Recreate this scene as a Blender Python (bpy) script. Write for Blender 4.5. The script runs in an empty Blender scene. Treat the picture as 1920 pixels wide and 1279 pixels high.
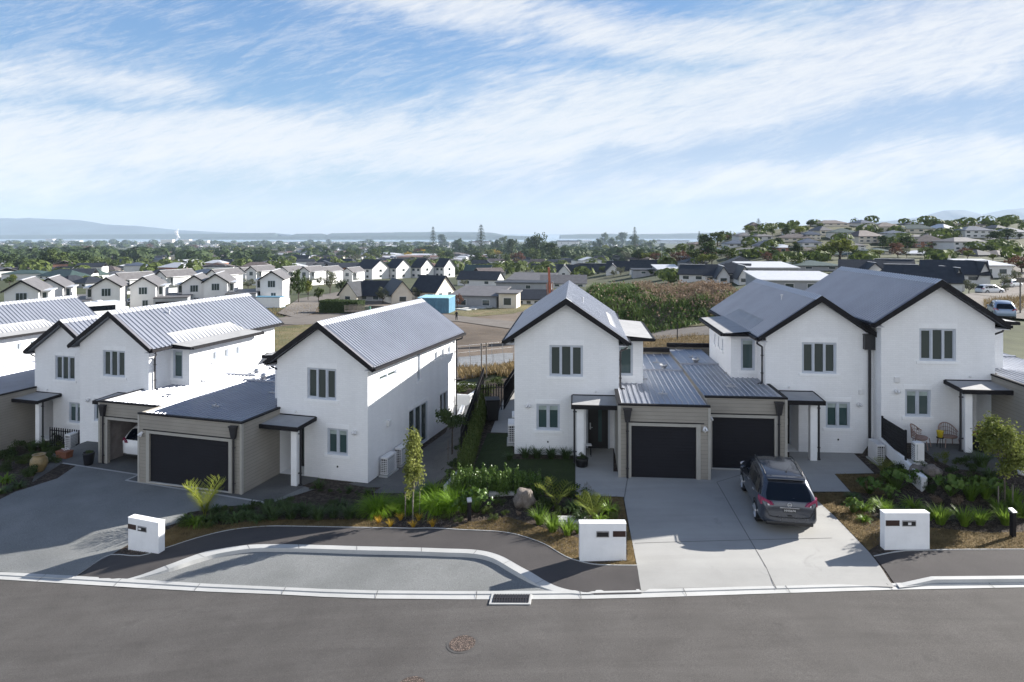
import bpy, bmesh, math, random
from math import sin, cos, tan, radians, pi, atan2, sqrt, hypot, exp
from mathutils import Vector, Matrix, noise
from mathutils.geometry import delaunay_2d_cdt
random.seed(11)
C = bpy.context.scene.collection
S = bpy.context.scene
CAMZ, F, U0, V0 = 9.85, 1280.0, 960.0, 437.0
SUN_AZ, SUN_EL = radians(65), radians(25.3)

# ------------------------------------------------------------------ materials
def newmat(name):
    m = bpy.data.materials.new(name); m.use_nodes = True
    nt = m.node_tree; nt.nodes.clear()
    out = nt.nodes.new('ShaderNodeOutputMaterial'); b = nt.nodes.new('ShaderNodeBsdfPrincipled')
    nt.links.new(b.outputs[0], out.inputs[0])
    return m, nt, b
def nd(nt, t, **k):
    n = nt.nodes.new(t)
    for a, v in k.items():
        if a.startswith('i_'):
            key = a[2:]
            n.inputs[int(key) if key.isdigit() else key.replace('_', ' ')].default_value = v
        else: setattr(n, a, v)
    return n
def rgb(c): return (c[0], c[1], c[2], 1)
def mat(name, col, rough=.8, metal=0, var=.12, scale=3, bump=0, bscale=40, col2=None, spec=.5, fine=0, fscale=60, coords='Object', coat=0):
    """procedural material: base colour broken up by two noises, optional bump"""
    m, nt, b = newmat(name); L = nt.links
    tc = nd(nt, 'ShaderNodeTexCoord')
    n1 = nd(nt, 'ShaderNodeTexNoise', i_Scale=scale, i_Detail=5.0, i_Roughness=.6); L.new(tc.outputs[coords], n1.inputs['Vector'])
    mx = nd(nt, 'ShaderNodeMix', data_type='RGBA')
    c2 = col2 or tuple(max(0, x*(1-2*var)) for x in col); c1 = tuple(x*(1+var) for x in col) if not col2 else col
    rp = nd(nt, 'ShaderNodeMapRange', i_1=.35, i_2=.65); L.new(n1.outputs[0], rp.inputs[0]); L.new(rp.outputs[0], mx.inputs[0])
    mx.inputs[6].default_value = rgb(c2); mx.inputs[7].default_value = rgb(c1)
    last = mx.outputs[2]
    if fine:
        n2 = nd(nt, 'ShaderNodeTexNoise', i_Scale=fscale, i_Detail=3.0); L.new(tc.outputs[coords], n2.inputs['Vector'])
        r2 = nd(nt, 'ShaderNodeMapRange', i_1=.3, i_2=.7, i_3=1-fine, i_4=1+fine); L.new(n2.outputs[0], r2.inputs[0])
        vm = nd(nt, 'ShaderNodeVectorMath', operation='SCALE'); L.new(last, vm.inputs[0]); L.new(r2.outputs[0], vm.inputs['Scale'])
        last = vm.outputs[0]
    L.new(last, b.inputs['Base Color'])
    b.inputs['Roughness'].default_value = rough; b.inputs['Metallic'].default_value = metal
    b.inputs['Specular IOR Level'].default_value = spec
    if coat: b.inputs['Coat Weight'].default_value = coat; b.inputs['Coat Roughness'].default_value = .05
    if bump:
        n3 = nd(nt, 'ShaderNodeTexNoise', i_Scale=bscale, i_Detail=4.0); L.new(tc.outputs[coords], n3.inputs['Vector'])
        bp = nd(nt, 'ShaderNodeBump', i_Strength=bump, i_Distance=.02); L.new(n3.outputs[0], bp.inputs['Height']); L.new(bp.outputs[0], b.inputs['Normal'])
    return m
def leafmat(name, col, col2, trans=.25, rough=.7, scale=1.5):
    m, nt, b = newmat(name); L = nt.links
    tc = nd(nt, 'ShaderNodeTexCoord'); oi = nd(nt, 'ShaderNodeObjectInfo'); ge = nd(nt, 'ShaderNodeNewGeometry')
    n1 = nd(nt, 'ShaderNodeTexNoise', i_Scale=scale, i_Detail=3.0); L.new(tc.outputs['Object'], n1.inputs['Vector'])
    ad = nd(nt, 'ShaderNodeMath', operation='MULTIPLY_ADD', i_1=.9, i_2=0.0); L.new(n1.outputs[0], ad.inputs[0])
    a2 = nd(nt, 'ShaderNodeMath', operation='MULTIPLY_ADD', i_1=.35); L.new(ge.outputs['Random Per Island'], a2.inputs[0]); L.new(ad.outputs[0], a2.inputs[2])
    a3 = nd(nt, 'ShaderNodeMath', operation='MULTIPLY_ADD', i_1=.4); L.new(oi.outputs['Random'], a3.inputs[0]); L.new(a2.outputs[0], a3.inputs[2])
    rp = nd(nt, 'ShaderNodeMapRange', i_1=.4, i_2=1.1); L.new(a3.outputs[0], rp.inputs[0])
    mx = nd(nt, 'ShaderNodeMix', data_type='RGBA'); L.new(rp.outputs[0], mx.inputs[0])
    mx.inputs[6].default_value = rgb(col); mx.inputs[7].default_value = rgb(col2)
    L.new(mx.outputs[2], b.inputs['Base Color']); b.inputs['Roughness'].default_value = rough
    b.inputs['Specular IOR Level'].default_value = .18
    tr = nd(nt, 'ShaderNodeBsdfTranslucent'); L.new(mx.outputs[2], tr.inputs[0])
    ms = nd(nt, 'ShaderNodeMixShader', i_0=trans); L.new(b.outputs[0], ms.inputs[1]); L.new(tr.outputs[0], ms.inputs[2])
    out = [n for n in nt.nodes if n.type == 'OUTPUT_MATERIAL'][0]; L.new(ms.outputs[0], out.inputs[0])
    return m
def brickmat(name, col, mortar, bump=.35, var=.02, bw=.24, bh=.086):
    m, nt, b = newmat(name); L = nt.links
    tc = nd(nt, 'ShaderNodeTexCoord'); sx = nd(nt, 'ShaderNodeSeparateXYZ'); L.new(tc.outputs['Object'], sx.inputs[0])
    ad = nd(nt, 'ShaderNodeMath', operation='ADD'); L.new(sx.outputs[0], ad.inputs[0]); L.new(sx.outputs[1], ad.inputs[1])
    cx = nd(nt, 'ShaderNodeCombineXYZ'); L.new(ad.outputs[0], cx.inputs[0]); L.new(sx.outputs[2], cx.inputs[1])
    bt = nd(nt, 'ShaderNodeTexBrick', i_Scale=1.0); L.new(cx.outputs[0], bt.inputs['Vector'])
    bt.inputs['Brick Width'].default_value = bw; bt.inputs['Row Height'].default_value = bh; bt.inputs['Mortar Size'].default_value = .009
    bt.inputs['Mortar Smooth'].default_value = .6
    bt.inputs['Color1'].default_value = rgb(col); bt.inputs['Color2'].default_value = rgb(tuple(x*(1-var*2) for x in col)); bt.inputs['Mortar'].default_value = rgb(mortar)
    sv = nd(nt, 'ShaderNodeVectorMath', operation='MULTIPLY'); L.new(tc.outputs['Object'], sv.inputs[0]); sv.inputs[1].default_value = (2.2, 2.2, .35)
    n1 = nd(nt, 'ShaderNodeTexNoise', i_Scale=.9, i_Detail=7.0, i_Roughness=.68); L.new(sv.outputs[0], n1.inputs['Vector'])
    r1 = nd(nt, 'ShaderNodeMapRange', i_1=.3, i_2=.7, i_3=.955, i_4=1.02); L.new(n1.outputs[0], r1.inputs[0])
    vm = nd(nt, 'ShaderNodeVectorMath', operation='SCALE'); L.new(bt.outputs[0], vm.inputs[0]); L.new(r1.outputs[0], vm.inputs['Scale'])
    L.new(vm.outputs[0], b.inputs['Base Color']); b.inputs['Roughness'].default_value = .85
    n2 = nd(nt, 'ShaderNodeTexNoise', i_Scale=30.0, i_Detail=4.0); L.new(tc.outputs['Object'], n2.inputs['Vector'])
    m2 = nd(nt, 'ShaderNodeMath', operation='MULTIPLY_ADD', i_1=-1.0); L.new(bt.outputs['Fac'], m2.inputs[0]); L.new(n2.outputs[0], m2.inputs[2])
    bp = nd(nt, 'ShaderNodeBump', i_Strength=bump, i_Distance=.012); L.new(m2.outputs[0], bp.inputs['Height']); L.new(bp.outputs[0], b.inputs['Normal'])
    return m
def boardmat(name, col, pitch=.18, line=.45, rough=.75, axis=2, bump=.6, lw=.1, spec=.4):
    """horizontal lap boards: fract(z/pitch) drives a groove and a lap-shaped bump"""
    m, nt, b = newmat(name); L = nt.links
    tc = nd(nt, 'ShaderNodeTexCoord'); sx = nd(nt, 'ShaderNodeSeparateXYZ'); L.new(tc.outputs['Object'], sx.inputs[0])
    dv = nd(nt, 'ShaderNodeMath', operation='DIVIDE', i_1=pitch); L.new(sx.outputs[axis], dv.inputs[0])
    fr = nd(nt, 'ShaderNodeMath', operation='FRACT'); L.new(dv.outputs[0], fr.inputs[0])
    rp = nd(nt, 'ShaderNodeMapRange', i_1=0.0, i_2=lw, i_3=line, i_4=1.0); L.new(fr.outputs[0], rp.inputs[0])
    n1 = nd(nt, 'ShaderNodeTexNoise', i_Scale=1.3, i_Detail=5.0); L.new(tc.outputs['Object'], n1.inputs['Vector'])
    r1 = nd(nt, 'ShaderNodeMapRange', i_1=.3, i_2=.7, i_3=.92, i_4=1.05); L.new(n1.outputs[0], r1.inputs[0])
    mu = nd(nt, 'ShaderNodeMath', operation='MULTIPLY'); L.new(rp.outputs[0], mu.inputs[0]); L.new(r1.outputs[0], mu.inputs[1])
    vm = nd(nt, 'ShaderNodeVectorMath', operation='SCALE'); vm.inputs[0].default_value = col; L.new(mu.outputs[0], vm.inputs['Scale'])
    L.new(vm.outputs[0], b.inputs['Base Color']); b.inputs['Roughness'].default_value = rough; b.inputs['Specular IOR Level'].default_value = spec
    bp = nd(nt, 'ShaderNodeBump', i_Strength=bump, i_Distance=.02, invert=True); L.new(fr.outputs[0], bp.inputs['Height']); L.new(bp.outputs[0], b.inputs['Normal'])
    return m
def multimat(name, cols, scale=2.0, rough=.9, fine=.25, fscale=50, bump=.3, bscale=60, detail=8, spec=.3, dist=.02, big=None, streak=0, stain=0):
    """ground material: colour ramp over layered noise, fine grain, bump"""
    m, nt, b = newmat(name); L = nt.links
    tc = nd(nt, 'ShaderNodeTexCoord')
    n1 = nd(nt, 'ShaderNodeTexNoise', i_Scale=scale, i_Detail=float(detail), i_Roughness=.62); L.new(tc.outputs['Object'], n1.inputs['Vector'])
    src = n1.outputs[0]
    if big:
        n0 = nd(nt, 'ShaderNodeTexNoise', i_Scale=big, i_Detail=3.0); L.new(tc.outputs['Object'], n0.inputs['Vector'])
        av = nd(nt, 'ShaderNodeMix', data_type='FLOAT'); av.inputs[0].default_value = .55; L.new(n1.outputs[0], av.inputs[2]); L.new(n0.outputs[0], av.inputs[3]); src = av.outputs[0]
    cr = nd(nt, 'ShaderNodeValToRGB'); L.new(src, cr.inputs[0]); el = cr.color_ramp.elements
    k = len(cols)
    el[0].position = .3; el[0].color = rgb(cols[0]); el[1].position = .7; el[1].color = rgb(cols[-1])
    for i in range(1, k-1):
        e = el.new(.3+.4*i/(k-1)); e.color = rgb(cols[i])
    n2 = nd(nt, 'ShaderNodeTexNoise', i_Scale=fscale, i_Detail=4.0, i_Roughness=.7); L.new(tc.outputs['Object'], n2.inputs['Vector'])
    r2 = nd(nt, 'ShaderNodeMapRange', i_1=.3, i_2=.7, i_3=1-fine, i_4=1+fine); L.new(n2.outputs[0], r2.inputs[0])
    vm = nd(nt, 'ShaderNodeVectorMath', operation='SCALE'); L.new(cr.outputs[0], vm.inputs[0]); L.new(r2.outputs[0], vm.inputs['Scale'])
    last = vm.outputs[0]
    for amt, sc3, lo, hi in ((streak, (.12, 1.5, 1), .35, .65), (stain, (.8, .8, .8), .60, .70)):
        if not amt: continue
        sv = nd(nt, 'ShaderNodeVectorMath', operation='MULTIPLY'); L.new(tc.outputs['Object'], sv.inputs[0]); sv.inputs[1].default_value = sc3
        n4 = nd(nt, 'ShaderNodeTexNoise', i_Scale=1.0, i_Detail=7.0, i_Roughness=.62); n4.inputs['Distortion'].default_value = .8; L.new(sv.outputs[0], n4.inputs['Vector'])
        r4 = nd(nt, 'ShaderNodeMapRange', i_1=lo, i_2=hi, i_3=1+amt*.35 if amt is streak else 1.0, i_4=1-amt); L.new(n4.outputs[0], r4.inputs[0])
        v4 = nd(nt, 'ShaderNodeVectorMath', operation='SCALE'); L.new(last, v4.inputs[0]); L.new(r4.outputs[0], v4.inputs['Scale']); last = v4.outputs[0]
    L.new(last, b.inputs['Base Color']); b.inputs['Roughness'].default_value = rough; b.inputs['Specular IOR Level'].default_value = spec
    n3 = nd(nt, 'ShaderNodeTexNoise', i_Scale=bscale, i_Detail=4.0); L.new(tc.outputs['Object'], n3.inputs['Vector'])
    bp = nd(nt, 'ShaderNodeBump', i_Strength=bump, i_Distance=dist); L.new(n3.outputs[0], bp.inputs['Height']); L.new(bp.outputs[0], b.inputs['Normal'])
    return m

M = {}
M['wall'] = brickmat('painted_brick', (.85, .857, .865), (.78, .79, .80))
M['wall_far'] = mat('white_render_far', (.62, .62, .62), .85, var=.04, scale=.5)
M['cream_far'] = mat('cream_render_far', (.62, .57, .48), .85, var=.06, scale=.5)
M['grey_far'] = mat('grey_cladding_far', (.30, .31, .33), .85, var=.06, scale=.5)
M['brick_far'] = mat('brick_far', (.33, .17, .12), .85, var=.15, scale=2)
M['plaster'] = mat('white_plaster', (.84, .85, .86), .8, var=.03, scale=2, bump=.1, bscale=80)
M['sillw'] = mat('sill_plaster', (.86, .87, .88), .8, var=.02)
M['clad'] = boardmat('weatherboard_taupe', (.285, .266, .232), .15)
M['cladtrim'] = mat('taupe_trim', (.36, .35, .32), .7, var=.03)
M['claddark'] = boardmat('weatherboard_grey', (.16, .16, .165), .15)
M['gdoor'] = boardmat('garage_door_charcoal', (.012, .0125, .017), .125, .35, .65, bump=.7, lw=.12, spec=.2)
M['dark'] = mat('charcoal_fascia', (.014, .0135, .016), .6, var=.1, spec=.2)
M['downpipe'] = mat('charcoal_downpipe', (.02, .02, .024), .4, var=.08)
M['roof'] = mat('coated_steel_roof', (.36, .38, .43), .5, metal=.65, var=.04, scale=.7, spec=.6)
M['roofcap'] = mat('roof_flashing', (.55, .56, .58), .5, metal=.2, var=.03, scale=1)
M['vergecap'] = mat('verge_flashing', (.17, .17, .19), .5, metal=.1, var=.05)
M['membrane'] = mat('roof_membrane', (.34, .34, .34), .75, var=.06, scale=1.5)
M['tilefar'] = mat('charcoal_roof_far', (.026, .029, .036), .55, var=.15, scale=1, spec=.3)
M['tilegrey'] = mat('grey_roof_far', (.125, .12, .122), .6, var=.1, scale=1, spec=.4)
M['tilebrown'] = mat('brown_roof_far', (.11, .09, .085), .75, var=.2, scale=1)
M['tilered'] = mat('red_roof_far', (.15, .085, .07), .75, var=.2, scale=1)
M['tilegreen'] = mat('green_roof_far', (.04, .068, .062), .6, var=.15, scale=1)
M['tileblue'] = mat('blue_roof_far', (.065, .08, .11), .5, var=.15, scale=1)
M['rooflight'] = mat('pale_metal_roof', (.62, .62, .63), .38, metal=.3, var=.04, scale=1)
M['soffit'] = mat('soffit_white', (.62, .62, .63), .8, var=.03)
M['frame'] = mat('window_aluminium', (.50, .54, .60), .45, metal=.0, var=.04)
M['framew'] = mat('window_white', (.7, .7, .7), .5, var=.03)
M['steel'] = mat('galvanised_steel', (.45, .46, .48), .35, metal=.8, var=.08)
M['black'] = mat('black_plastic', (.012, .012, .013), .5, var=.1)
M['rubber'] = mat('tyre_rubber', (.012, .012, .012), .85, var=.15)
M['inside'] = mat('garage_interior', (.30, .27, .26), .9, var=.1)
M['asphalt'] = multimat('road_asphalt', [(.072, .066, .061), (.096, .089, .083), (.120, .112, .105)], .8, .92, .4, 45, .45, 110, big=.10, streak=.13, stain=.16)
M['path'] = multimat('footpath_asphalt', [(.056, .051, .050), (.068, .062, .060), (.078, .071, .069)], .5, .92, .25, 110, .35, 160, stain=.12)
M['aggregate'] = multimat('exposed_aggregate', [(.15, .155, .15), (.20, .205, .20), (.25, .255, .248)], .6, .9, .42, 42, .45, 70, big=.15)
M['patio'] = multimat('dark_aggregate', [(.10, .10, .097), (.14, .14, .132)], 1.2, .9, .3, 45, .3, 70)
M['concrete'] = multimat('driveway_concrete', [(.26, .255, .24), (.33, .325, .308), (.385, .38, .36)], .45, .85, .08, 60, .08, 60, big=.2, streak=.06, stain=.15)
M['kerb'] = multimat('kerb_concrete', [(.40, .40, .385), (.48, .48, .465)], 1.0, .85, .1, 60, .1, 60)
M['soil'] = multimat('bark_mulch', [(.022, .016, .011), (.050, .037, .027), (.12, .10, .082)], 6, .95, .6, 30, 1.0, 28, dist=.05)
M['drygrass'] = multimat('dry_verge_grass', [(.07, .055, .022), (.15, .10, .038), (.24, .17, .075)], 2.2, .95, .45, 38, 1.0, 50, dist=.04)
M['lawn'] = multimat('lawn_grass', [(.022, .034, .010), (.035, .05, .014)], 2, .95, .4, 60, .6, 80)
M['earth'] = multimat('bare_earth', [(.065, .05, .037), (.12, .094, .072), (.185, .15, .118)], .25, .95, .18, 9, .5, 14, dist=.08, big=.06)
M['track'] = multimat('gravel_track', [(.115, .10, .088), (.16, .144, .128)], .3, .95, .15, 10, .3, 20)
M['bluegravel'] = multimat('blue_gravel', [(.13, .14, .15), (.21, .22, .23)], 1.2, .95, .3, 6, .6, 8, dist=.08)
M['fieldgrass'] = multimat('rough_field_grass', [(.06, .065, .025), (.12, .11, .05), (.19, .145, .085)], .25, .95, .35, 7, .8, 9, dist=.1)
M['terrain'] = multimat('hill_grass', [(.03, .04, .016), (.05, .058, .024), (.085, .08, .04)], .01, .95, .3, .2, .3, .5, dist=.3)
M['stone'] = multimat('boulder_stone', [(.13, .11, .095), (.24, .21, .185)], 3, .9, .3, 20, .6, 18)
M['timber'] = mat('weathered_timber', (.17, .15, .13), .9, var=.2, scale=6)
M['terracotta'] = mat('terracotta', (.20, .075, .04), .8, var=.12)
M['glazed'] = mat('ochre_glazed_pot', (.26, .19, .085), .45, var=.15, scale=5)
M['yellow'] = mat('yellow_pot', (.55, .42, .03), .5, var=.05)
M['rattan'] = mat('rattan_cane', (.30, .20, .165), .7, var=.15, scale=20)
M['plaque'] = mat('brown_plaque', (.035, .016, .013), .4, var=.1)
M['orange'] = mat('excavator_orange', (.36, .11, .06), .6, var=.12, scale=4)
M['contblue'] = mat('container_blue', (.085, .21, .31), .55, var=.08, scale=1)
M['bark'] = mat('tree_bark', (.085, .07, .055), .95, var=.25, scale=8, bump=.5, bscale=20)
M['barkpale'] = mat('pale_tree_bark', (.22, .20, .17), .9, var=.2, scale=8)
M['steam'] = None
L_ = leafmat
M['leaf'] = L_('leaf_mid_green', (.045, .070, .018), (.10, .13, .035))
M['leafdark'] = L_('leaf_dark_green', (.028, .048, .016), (.068, .098, .032))
M['leafolive'] = L_('leaf_olive', (.07, .08, .045), (.13, .14, .085))
M['leafyellow'] = L_('leaf_autumn_yellow', (.22, .17, .02), (.42, .30, .03))
M['leaflime'] = L_('leaf_lime', (.09, .12, .02), (.17, .19, .035))
M['leafred'] = L_('leaf_russet', (.085, .04, .03), (.15, .075, .045))
M['leafbirch'] = L_('leaf_birch', (.10, .13, .03), (.24, .26, .07), .35)
M['leafgloss'] = L_('leaf_glossy', (.05, .10, .02), (.13, .20, .045), .25, .3)
M['grass'] = L_('tussock_green', (.10, .20, .012), (.26, .42, .035), .45, .5)
M['flax'] = L_('flax_green', (.09, .16, .02), (.20, .30, .045), .4, .45)
M['flaxdark'] = L_('flax_dark', (.035, .06, .02), (.085, .13, .045), .2, .5)
M['golden'] = L_('golden_sedge', (.42, .24, .03), (.68, .48, .06), .45, .6)
M['palm'] = L_('palm_frond', (.12, .17, .025), (.32, .34, .07), .45, .4)
M['dryleaf'] = L_('dry_weed', (.15, .105, .07), (.32, .245, .18), .2, .8, 1.0)
M['weed'] = L_('weed_green', (.055, .10, .03), (.12, .17, .05), .2, .7, .6)
M['drystalk'] = L_('dry_grass_blades', (.10, .078, .035), (.24, .175, .085), .2, .8)
M['flower'] = mat('crimson_flowers', (.16, .02, .03), .7, var=.2, scale=20)
M['skin'] = mat('skin', (.45, .27, .19), .6, var=.05)
M['cloth'] = mat('dark_clothing', (.015, .016, .02), .9, var=.1)

def glassmat(name, col=(.016, .024, .026), rough=.03, spec=.8):
    m, nt, b = newmat(name); L = nt.links
    tc = nd(nt, 'ShaderNodeTexCoord')
    n1 = nd(nt, 'ShaderNodeTexNoise', i_Scale=.8, i_Detail=2.0); L.new(tc.outputs['Object'], n1.inputs['Vector'])
    bp = nd(nt, 'ShaderNodeBump', i_Strength=.12, i_Distance=.01); L.new(n1.outputs[0], bp.inputs['Height']); L.new(bp.outputs[0], b.inputs['Normal'])
    b.inputs['Base Color'].default_value = rgb(col); b.inputs['Roughness'].default_value = rough; b.inputs['Specular IOR Level'].default_value = spec
    return m
M['glass'] = glassmat('window_glass', (.045, .062, .058), .04, .9)
M['glassgreen'] = glassmat('window_glass_blind', (.05, .085, .085), .08, .7)
M['glassfar'] = mat('window_glass_far', (.035, .05, .055), .12, var=.2, scale=.5, spec=.9)
M['carglass'] = glassmat('car_glass', (.003, .005, .009), .04, .35)

# ------------------------------------------------------------------ mesh builder
class MB:
    def __init__(s): s.v = []; s.f = []; s.mi = []; s.cur = 0; s.sm = []
    def add(s, vs, fs, smooth=False):
        o = len(s.v); s.v += [tuple(v) for v in vs]
        for f in fs: s.f.append([i+o for i in f]); s.mi.append(s.cur); s.sm.append(smooth)
        return s
    def box(s, x0, x1, y0, y1, z0, z1):
        if x0 > x1: x0, x1 = x1, x0
        if y0 > y1: y0, y1 = y1, y0
        if z0 > z1: z0, z1 = z1, z0
        vs = [(x, y, z) for z in (z0, z1) for y in (y0, y1) for x in (x0, x1)]
        return s.add(vs, [(0,2,3,1),(4,5,7,6),(0,1,5,4),(2,6,7,3),(0,4,6,2),(1,3,7,5)])
    def bbox(s, x0, x1, y0, y1, z0, z1, b=.02):
        """box with chamfered edges"""
        bm = bmesh.new(); r = bmesh.ops.create_cube(bm, size=1)
        for v in bm.verts: v.co = Vector(((x0+x1)/2+v.co.x*(x1-x0), (y0+y1)/2+v.co.y*(y1-y0), (z0+z1)/2+v.co.z*(z1-z0)))
        bmesh.ops.bevel(bm, geom=list(bm.edges), offset=b, segments=2, affect='EDGES', profile=.6)
        bm.verts.index_update(); s.add([v.co[:] for v in bm.verts], [[v.index for v in f.verts] for f in bm.faces]); bm.free(); return s
    def quad(s, a, b, c, d): return s.add([a, b, c, d], [(0, 1, 2, 3)])
    def poly(s, pts): return s.add(pts, [tuple(range(len(pts)))])
    def prism(s, base, top):
        n = len(base); fs = [tuple(range(n-1, -1, -1)), tuple(range(n, 2*n))] + [(i, (i+1) % n, n+(i+1) % n, n+i) for i in range(n)]
        return s.add(list(base)+list(top), fs)
    def extr(s, pts2, axis, a, b):
        """polygon in the plane normal to axis, extruded a..b"""
        def P(p, t):
            return {'x': (t, p[0], p[1]), 'y': (p[0], t, p[1]), 'z': (p[0], p[1], t)}[axis]
        return s.prism([P(p, a) for p in pts2], [P(p, b) for p in pts2])
    def cyl(s, p, q, r0, r1=None, n=10, cap=True, smooth=True):
        r1 = r0 if r1 is None else r1; p = Vector(p); q = Vector(q); d = (q-p)
        if d.length < 1e-6: return s
        d.normalize(); a = d.orthogonal().normalized(); b = d.cross(a)
        vs = []
        for c, r in ((p, r0), (q, r1)):
            for i in range(n):
                t = 2*pi*i/n; vs.append(c+a*cos(t)*r+b*sin(t)*r)
        s.add(vs, [(i, (i+1) % n, n+(i+1) % n, n+i) for i in range(n)], smooth)
        if cap: s.add(vs[:n], [tuple(range(n-1, -1, -1))]); s.add(vs[n:], [tuple(range(n))])
        return s
    def tube(s, pts, r, n=8):
        for i in range(len(pts)-1):
            ra = r[i] if isinstance(r, (list, tuple)) else r; rb = r[i+1] if isinstance(r, (list, tuple)) else r
            s.cyl(pts[i], pts[i+1], ra, rb, n)
        return s
    def lathe(s, prof, c=(0, 0, 0), n=24, smooth=True):
        vs = []
        for r, z in prof:
            for i in range(n): vs.append((c[0]+r*cos(2*pi*i/n), c[1]+r*sin(2*pi*i/n), c[2]+z))
        fs = [(k*n+i, k*n+(i+1) % n, (k+1)*n+(i+1) % n, (k+1)*n+i) for k in range(len(prof)-1) for i in range(n)]
        s.add(vs, fs, smooth); s.add(vs[:n], [tuple(range(n-1, -1, -1))]); s.add(vs[-n:], [tuple(range(n))]); return s
    def ball(s, c, r, n=10, jit=0, seed=0):
        bm = bmesh.new(); bmesh.ops.create_icosphere(bm, subdivisions=2 if n < 14 else 3, radius=1)
        r = r if isinstance(r, (list, tuple)) else (r, r, r)
        for v in bm.verts:
            k = 1+jit*noise.noise(v.co*1.7+Vector((seed, 0, 0))); v.co = Vector((c[0]+v.co.x*r[0]*k, c[1]+v.co.y*r[1]*k, c[2]+v.co.z*r[2]*k))
        bm.verts.index_update(); s.add([v.co[:] for v in bm.verts], [[v.index for v in f.verts] for f in bm.faces], True); bm.free(); return s
    def mirror(s, W):
        s.v = [(W-x, y, z) for x, y, z in s.v]; s.f = [f[::-1] for f in s.f]; return s
    def tf(s, mtx): s.v = [tuple(mtx @ Vector(v)) for v in s.v]; return s
    def build(s, name, m, parent=None, mir=None, loc=None, rz=0):
        if mir is not None: s.mirror(mir)
        me = bpy.data.meshes.new(name); me.from_pydata(s.v, [], s.f)
        ms = m if isinstance(m, (list, tuple)) else [m]
        for x in ms: me.materials.append(x)
        if len(ms) > 1: me.polygons.foreach_set('material_index', s.mi)
        if any(s.sm): me.polygons.foreach_set('use_smooth', s.sm)
        me.update()
        o = bpy.data.objects.new(name, me); C.objects.link(o)
        if parent: o.parent = parent
        if loc: o.location = loc
        if rz: o.rotation_euler.z = rz
        return o
def tag(o, label=None, cat=None, group=None, kind=None):
    if label: o['label'] = label
    if cat: o['category'] = cat
    if group: o['group'] = group
    if kind: o['kind'] = kind
    return o
def empty(name, loc=(0, 0, 0), rz=0, label=None, cat=None, group=None):
    o = bpy.data.objects.new(name, None); o.empty_display_size = .2; C.objects.link(o); o.location = loc; o.rotation_euler.z = rz
    return tag(o, label, cat, group)
KIDS = {}
def kids(o):
    if o.name not in KIDS: KIDS[o.name] = list(o.children)
    return KIDS[o.name]
def dup(o, loc=None, rz=None, sc=None, label=None, group=None, parent=None):
    c = o.copy(); C.objects.link(c)
    if parent: c.parent = parent
    for k in kids(o): dup(k, parent=c)
    if loc is not None: c.location = loc
    if rz is not None: c.rotation_euler.z = rz
    if sc is not None: c.scale = sc if isinstance(sc, (tuple, list)) else (sc, sc, sc)
    if label: c['label'] = label
    if group: c['group'] = group
    return c
def lerp(a, b, t): return a+(b-a)*t
def sstep(a, b, x):
    t = min(1, max(0, (x-a)/(b-a))); return t*t*(3-2*t)
def table(tb, x):
    if x <= tb[0][0]: return tb[0][1]
    for (a, p), (b, q) in zip(tb, tb[1:]):
        if x <= b: return p+(q-p)*(x-a)/(b-a)
    return tb[-1][1]

# ------------------------------------------------------------------ land height
GH = [(-60,-3.4),(-36,-2.4),(-24.2,-2.15),(-22.8,-1.25),(-12,-1.1),(-6,-1.05),(-3.4,-1.02),(-1.9,-.15),(0,0),(14,.08),(15.6,.1),(15.95,.85),(40,.95)]
GS = [(-60,-3.4),(-30,-2.2),(-17,-1.52),(-12,-1.17),(-7,-.72),(-3,-.38),(0,-.17),(2,-.075),(4.5,-.015),(8,.01),(60,.2)]
FAR = [(40,-1.0),(50,-1.6),(60,-2.4),(80,-3.5),(110,-4.7),(140,-5.8),(200,-8),(300,-11),(440,-15.5),(900,-27),(2000,-44),(4200,-56),(5600,-61.2),(6000,-66),(40000,-70)]
HILL = [(46,0),(55,2.5),(68,4.5),(100,4.3),(125,4.3),(150,6),(170,8.2),(220,10),(270,16),(310,22),(345,27),(400,29),(470,24),(700,12),(1200,4),(2500,0)]
def site(x, y):
    return lerp(table(GS, x), table(GH, x), sstep(22.5, 28, y))
def H(x, y):
    if y < 14:
        return table(GS, x)-.12+ (14*sstep(30, 190, -y) if y < 0 else 0)
    if y < 47: return site(x, y)
    z = table(FAR, y)
    a = x/y
    z += table(HILL, y)*sstep(.06, .46, a) if y < 2500 else 0
    if y < 60: z = lerp(site(x, min(y, 47)), z, sstep(47, 60, y))
    return z
def G(u, v, dz=0):
    """where the line of sight through photo pixel (u, v) meets the ground"""
    y = 30.0; tv = (v-V0)/F
    lo, hi = 8.0, 9000.0
    f = lambda yy: (CAMZ-tv*yy)-(H((u-U0)/F*yy, yy)+dz)
    yy = 8.0
    step = 1.02
    best = (1e9, 345)
    while yy < (9000 if tv > 0 else 1500):
        n = yy*step; c = f(n)
        if n > 150 and c < best[0] and n < 900: best = (c, n)
        if c <= 0:
            a, b = yy, n
            for _ in range(24):
                m_ = (a+b)/2
                if f(m_) > 0: a = m_
                else: b = m_
            y = (a+b)/2; return ((u-U0)/F*y, y, CAMZ-tv*y)
        yy = n
    y = best[1] if (u > 1000 and v < 452) else 9000; return ((u-U0)/F*y, y, H((u-U0)/F*y, y))
def P(u, v, y): return ((u-U0)/F*y, y, CAMZ-(v-V0)/F*y)
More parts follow.
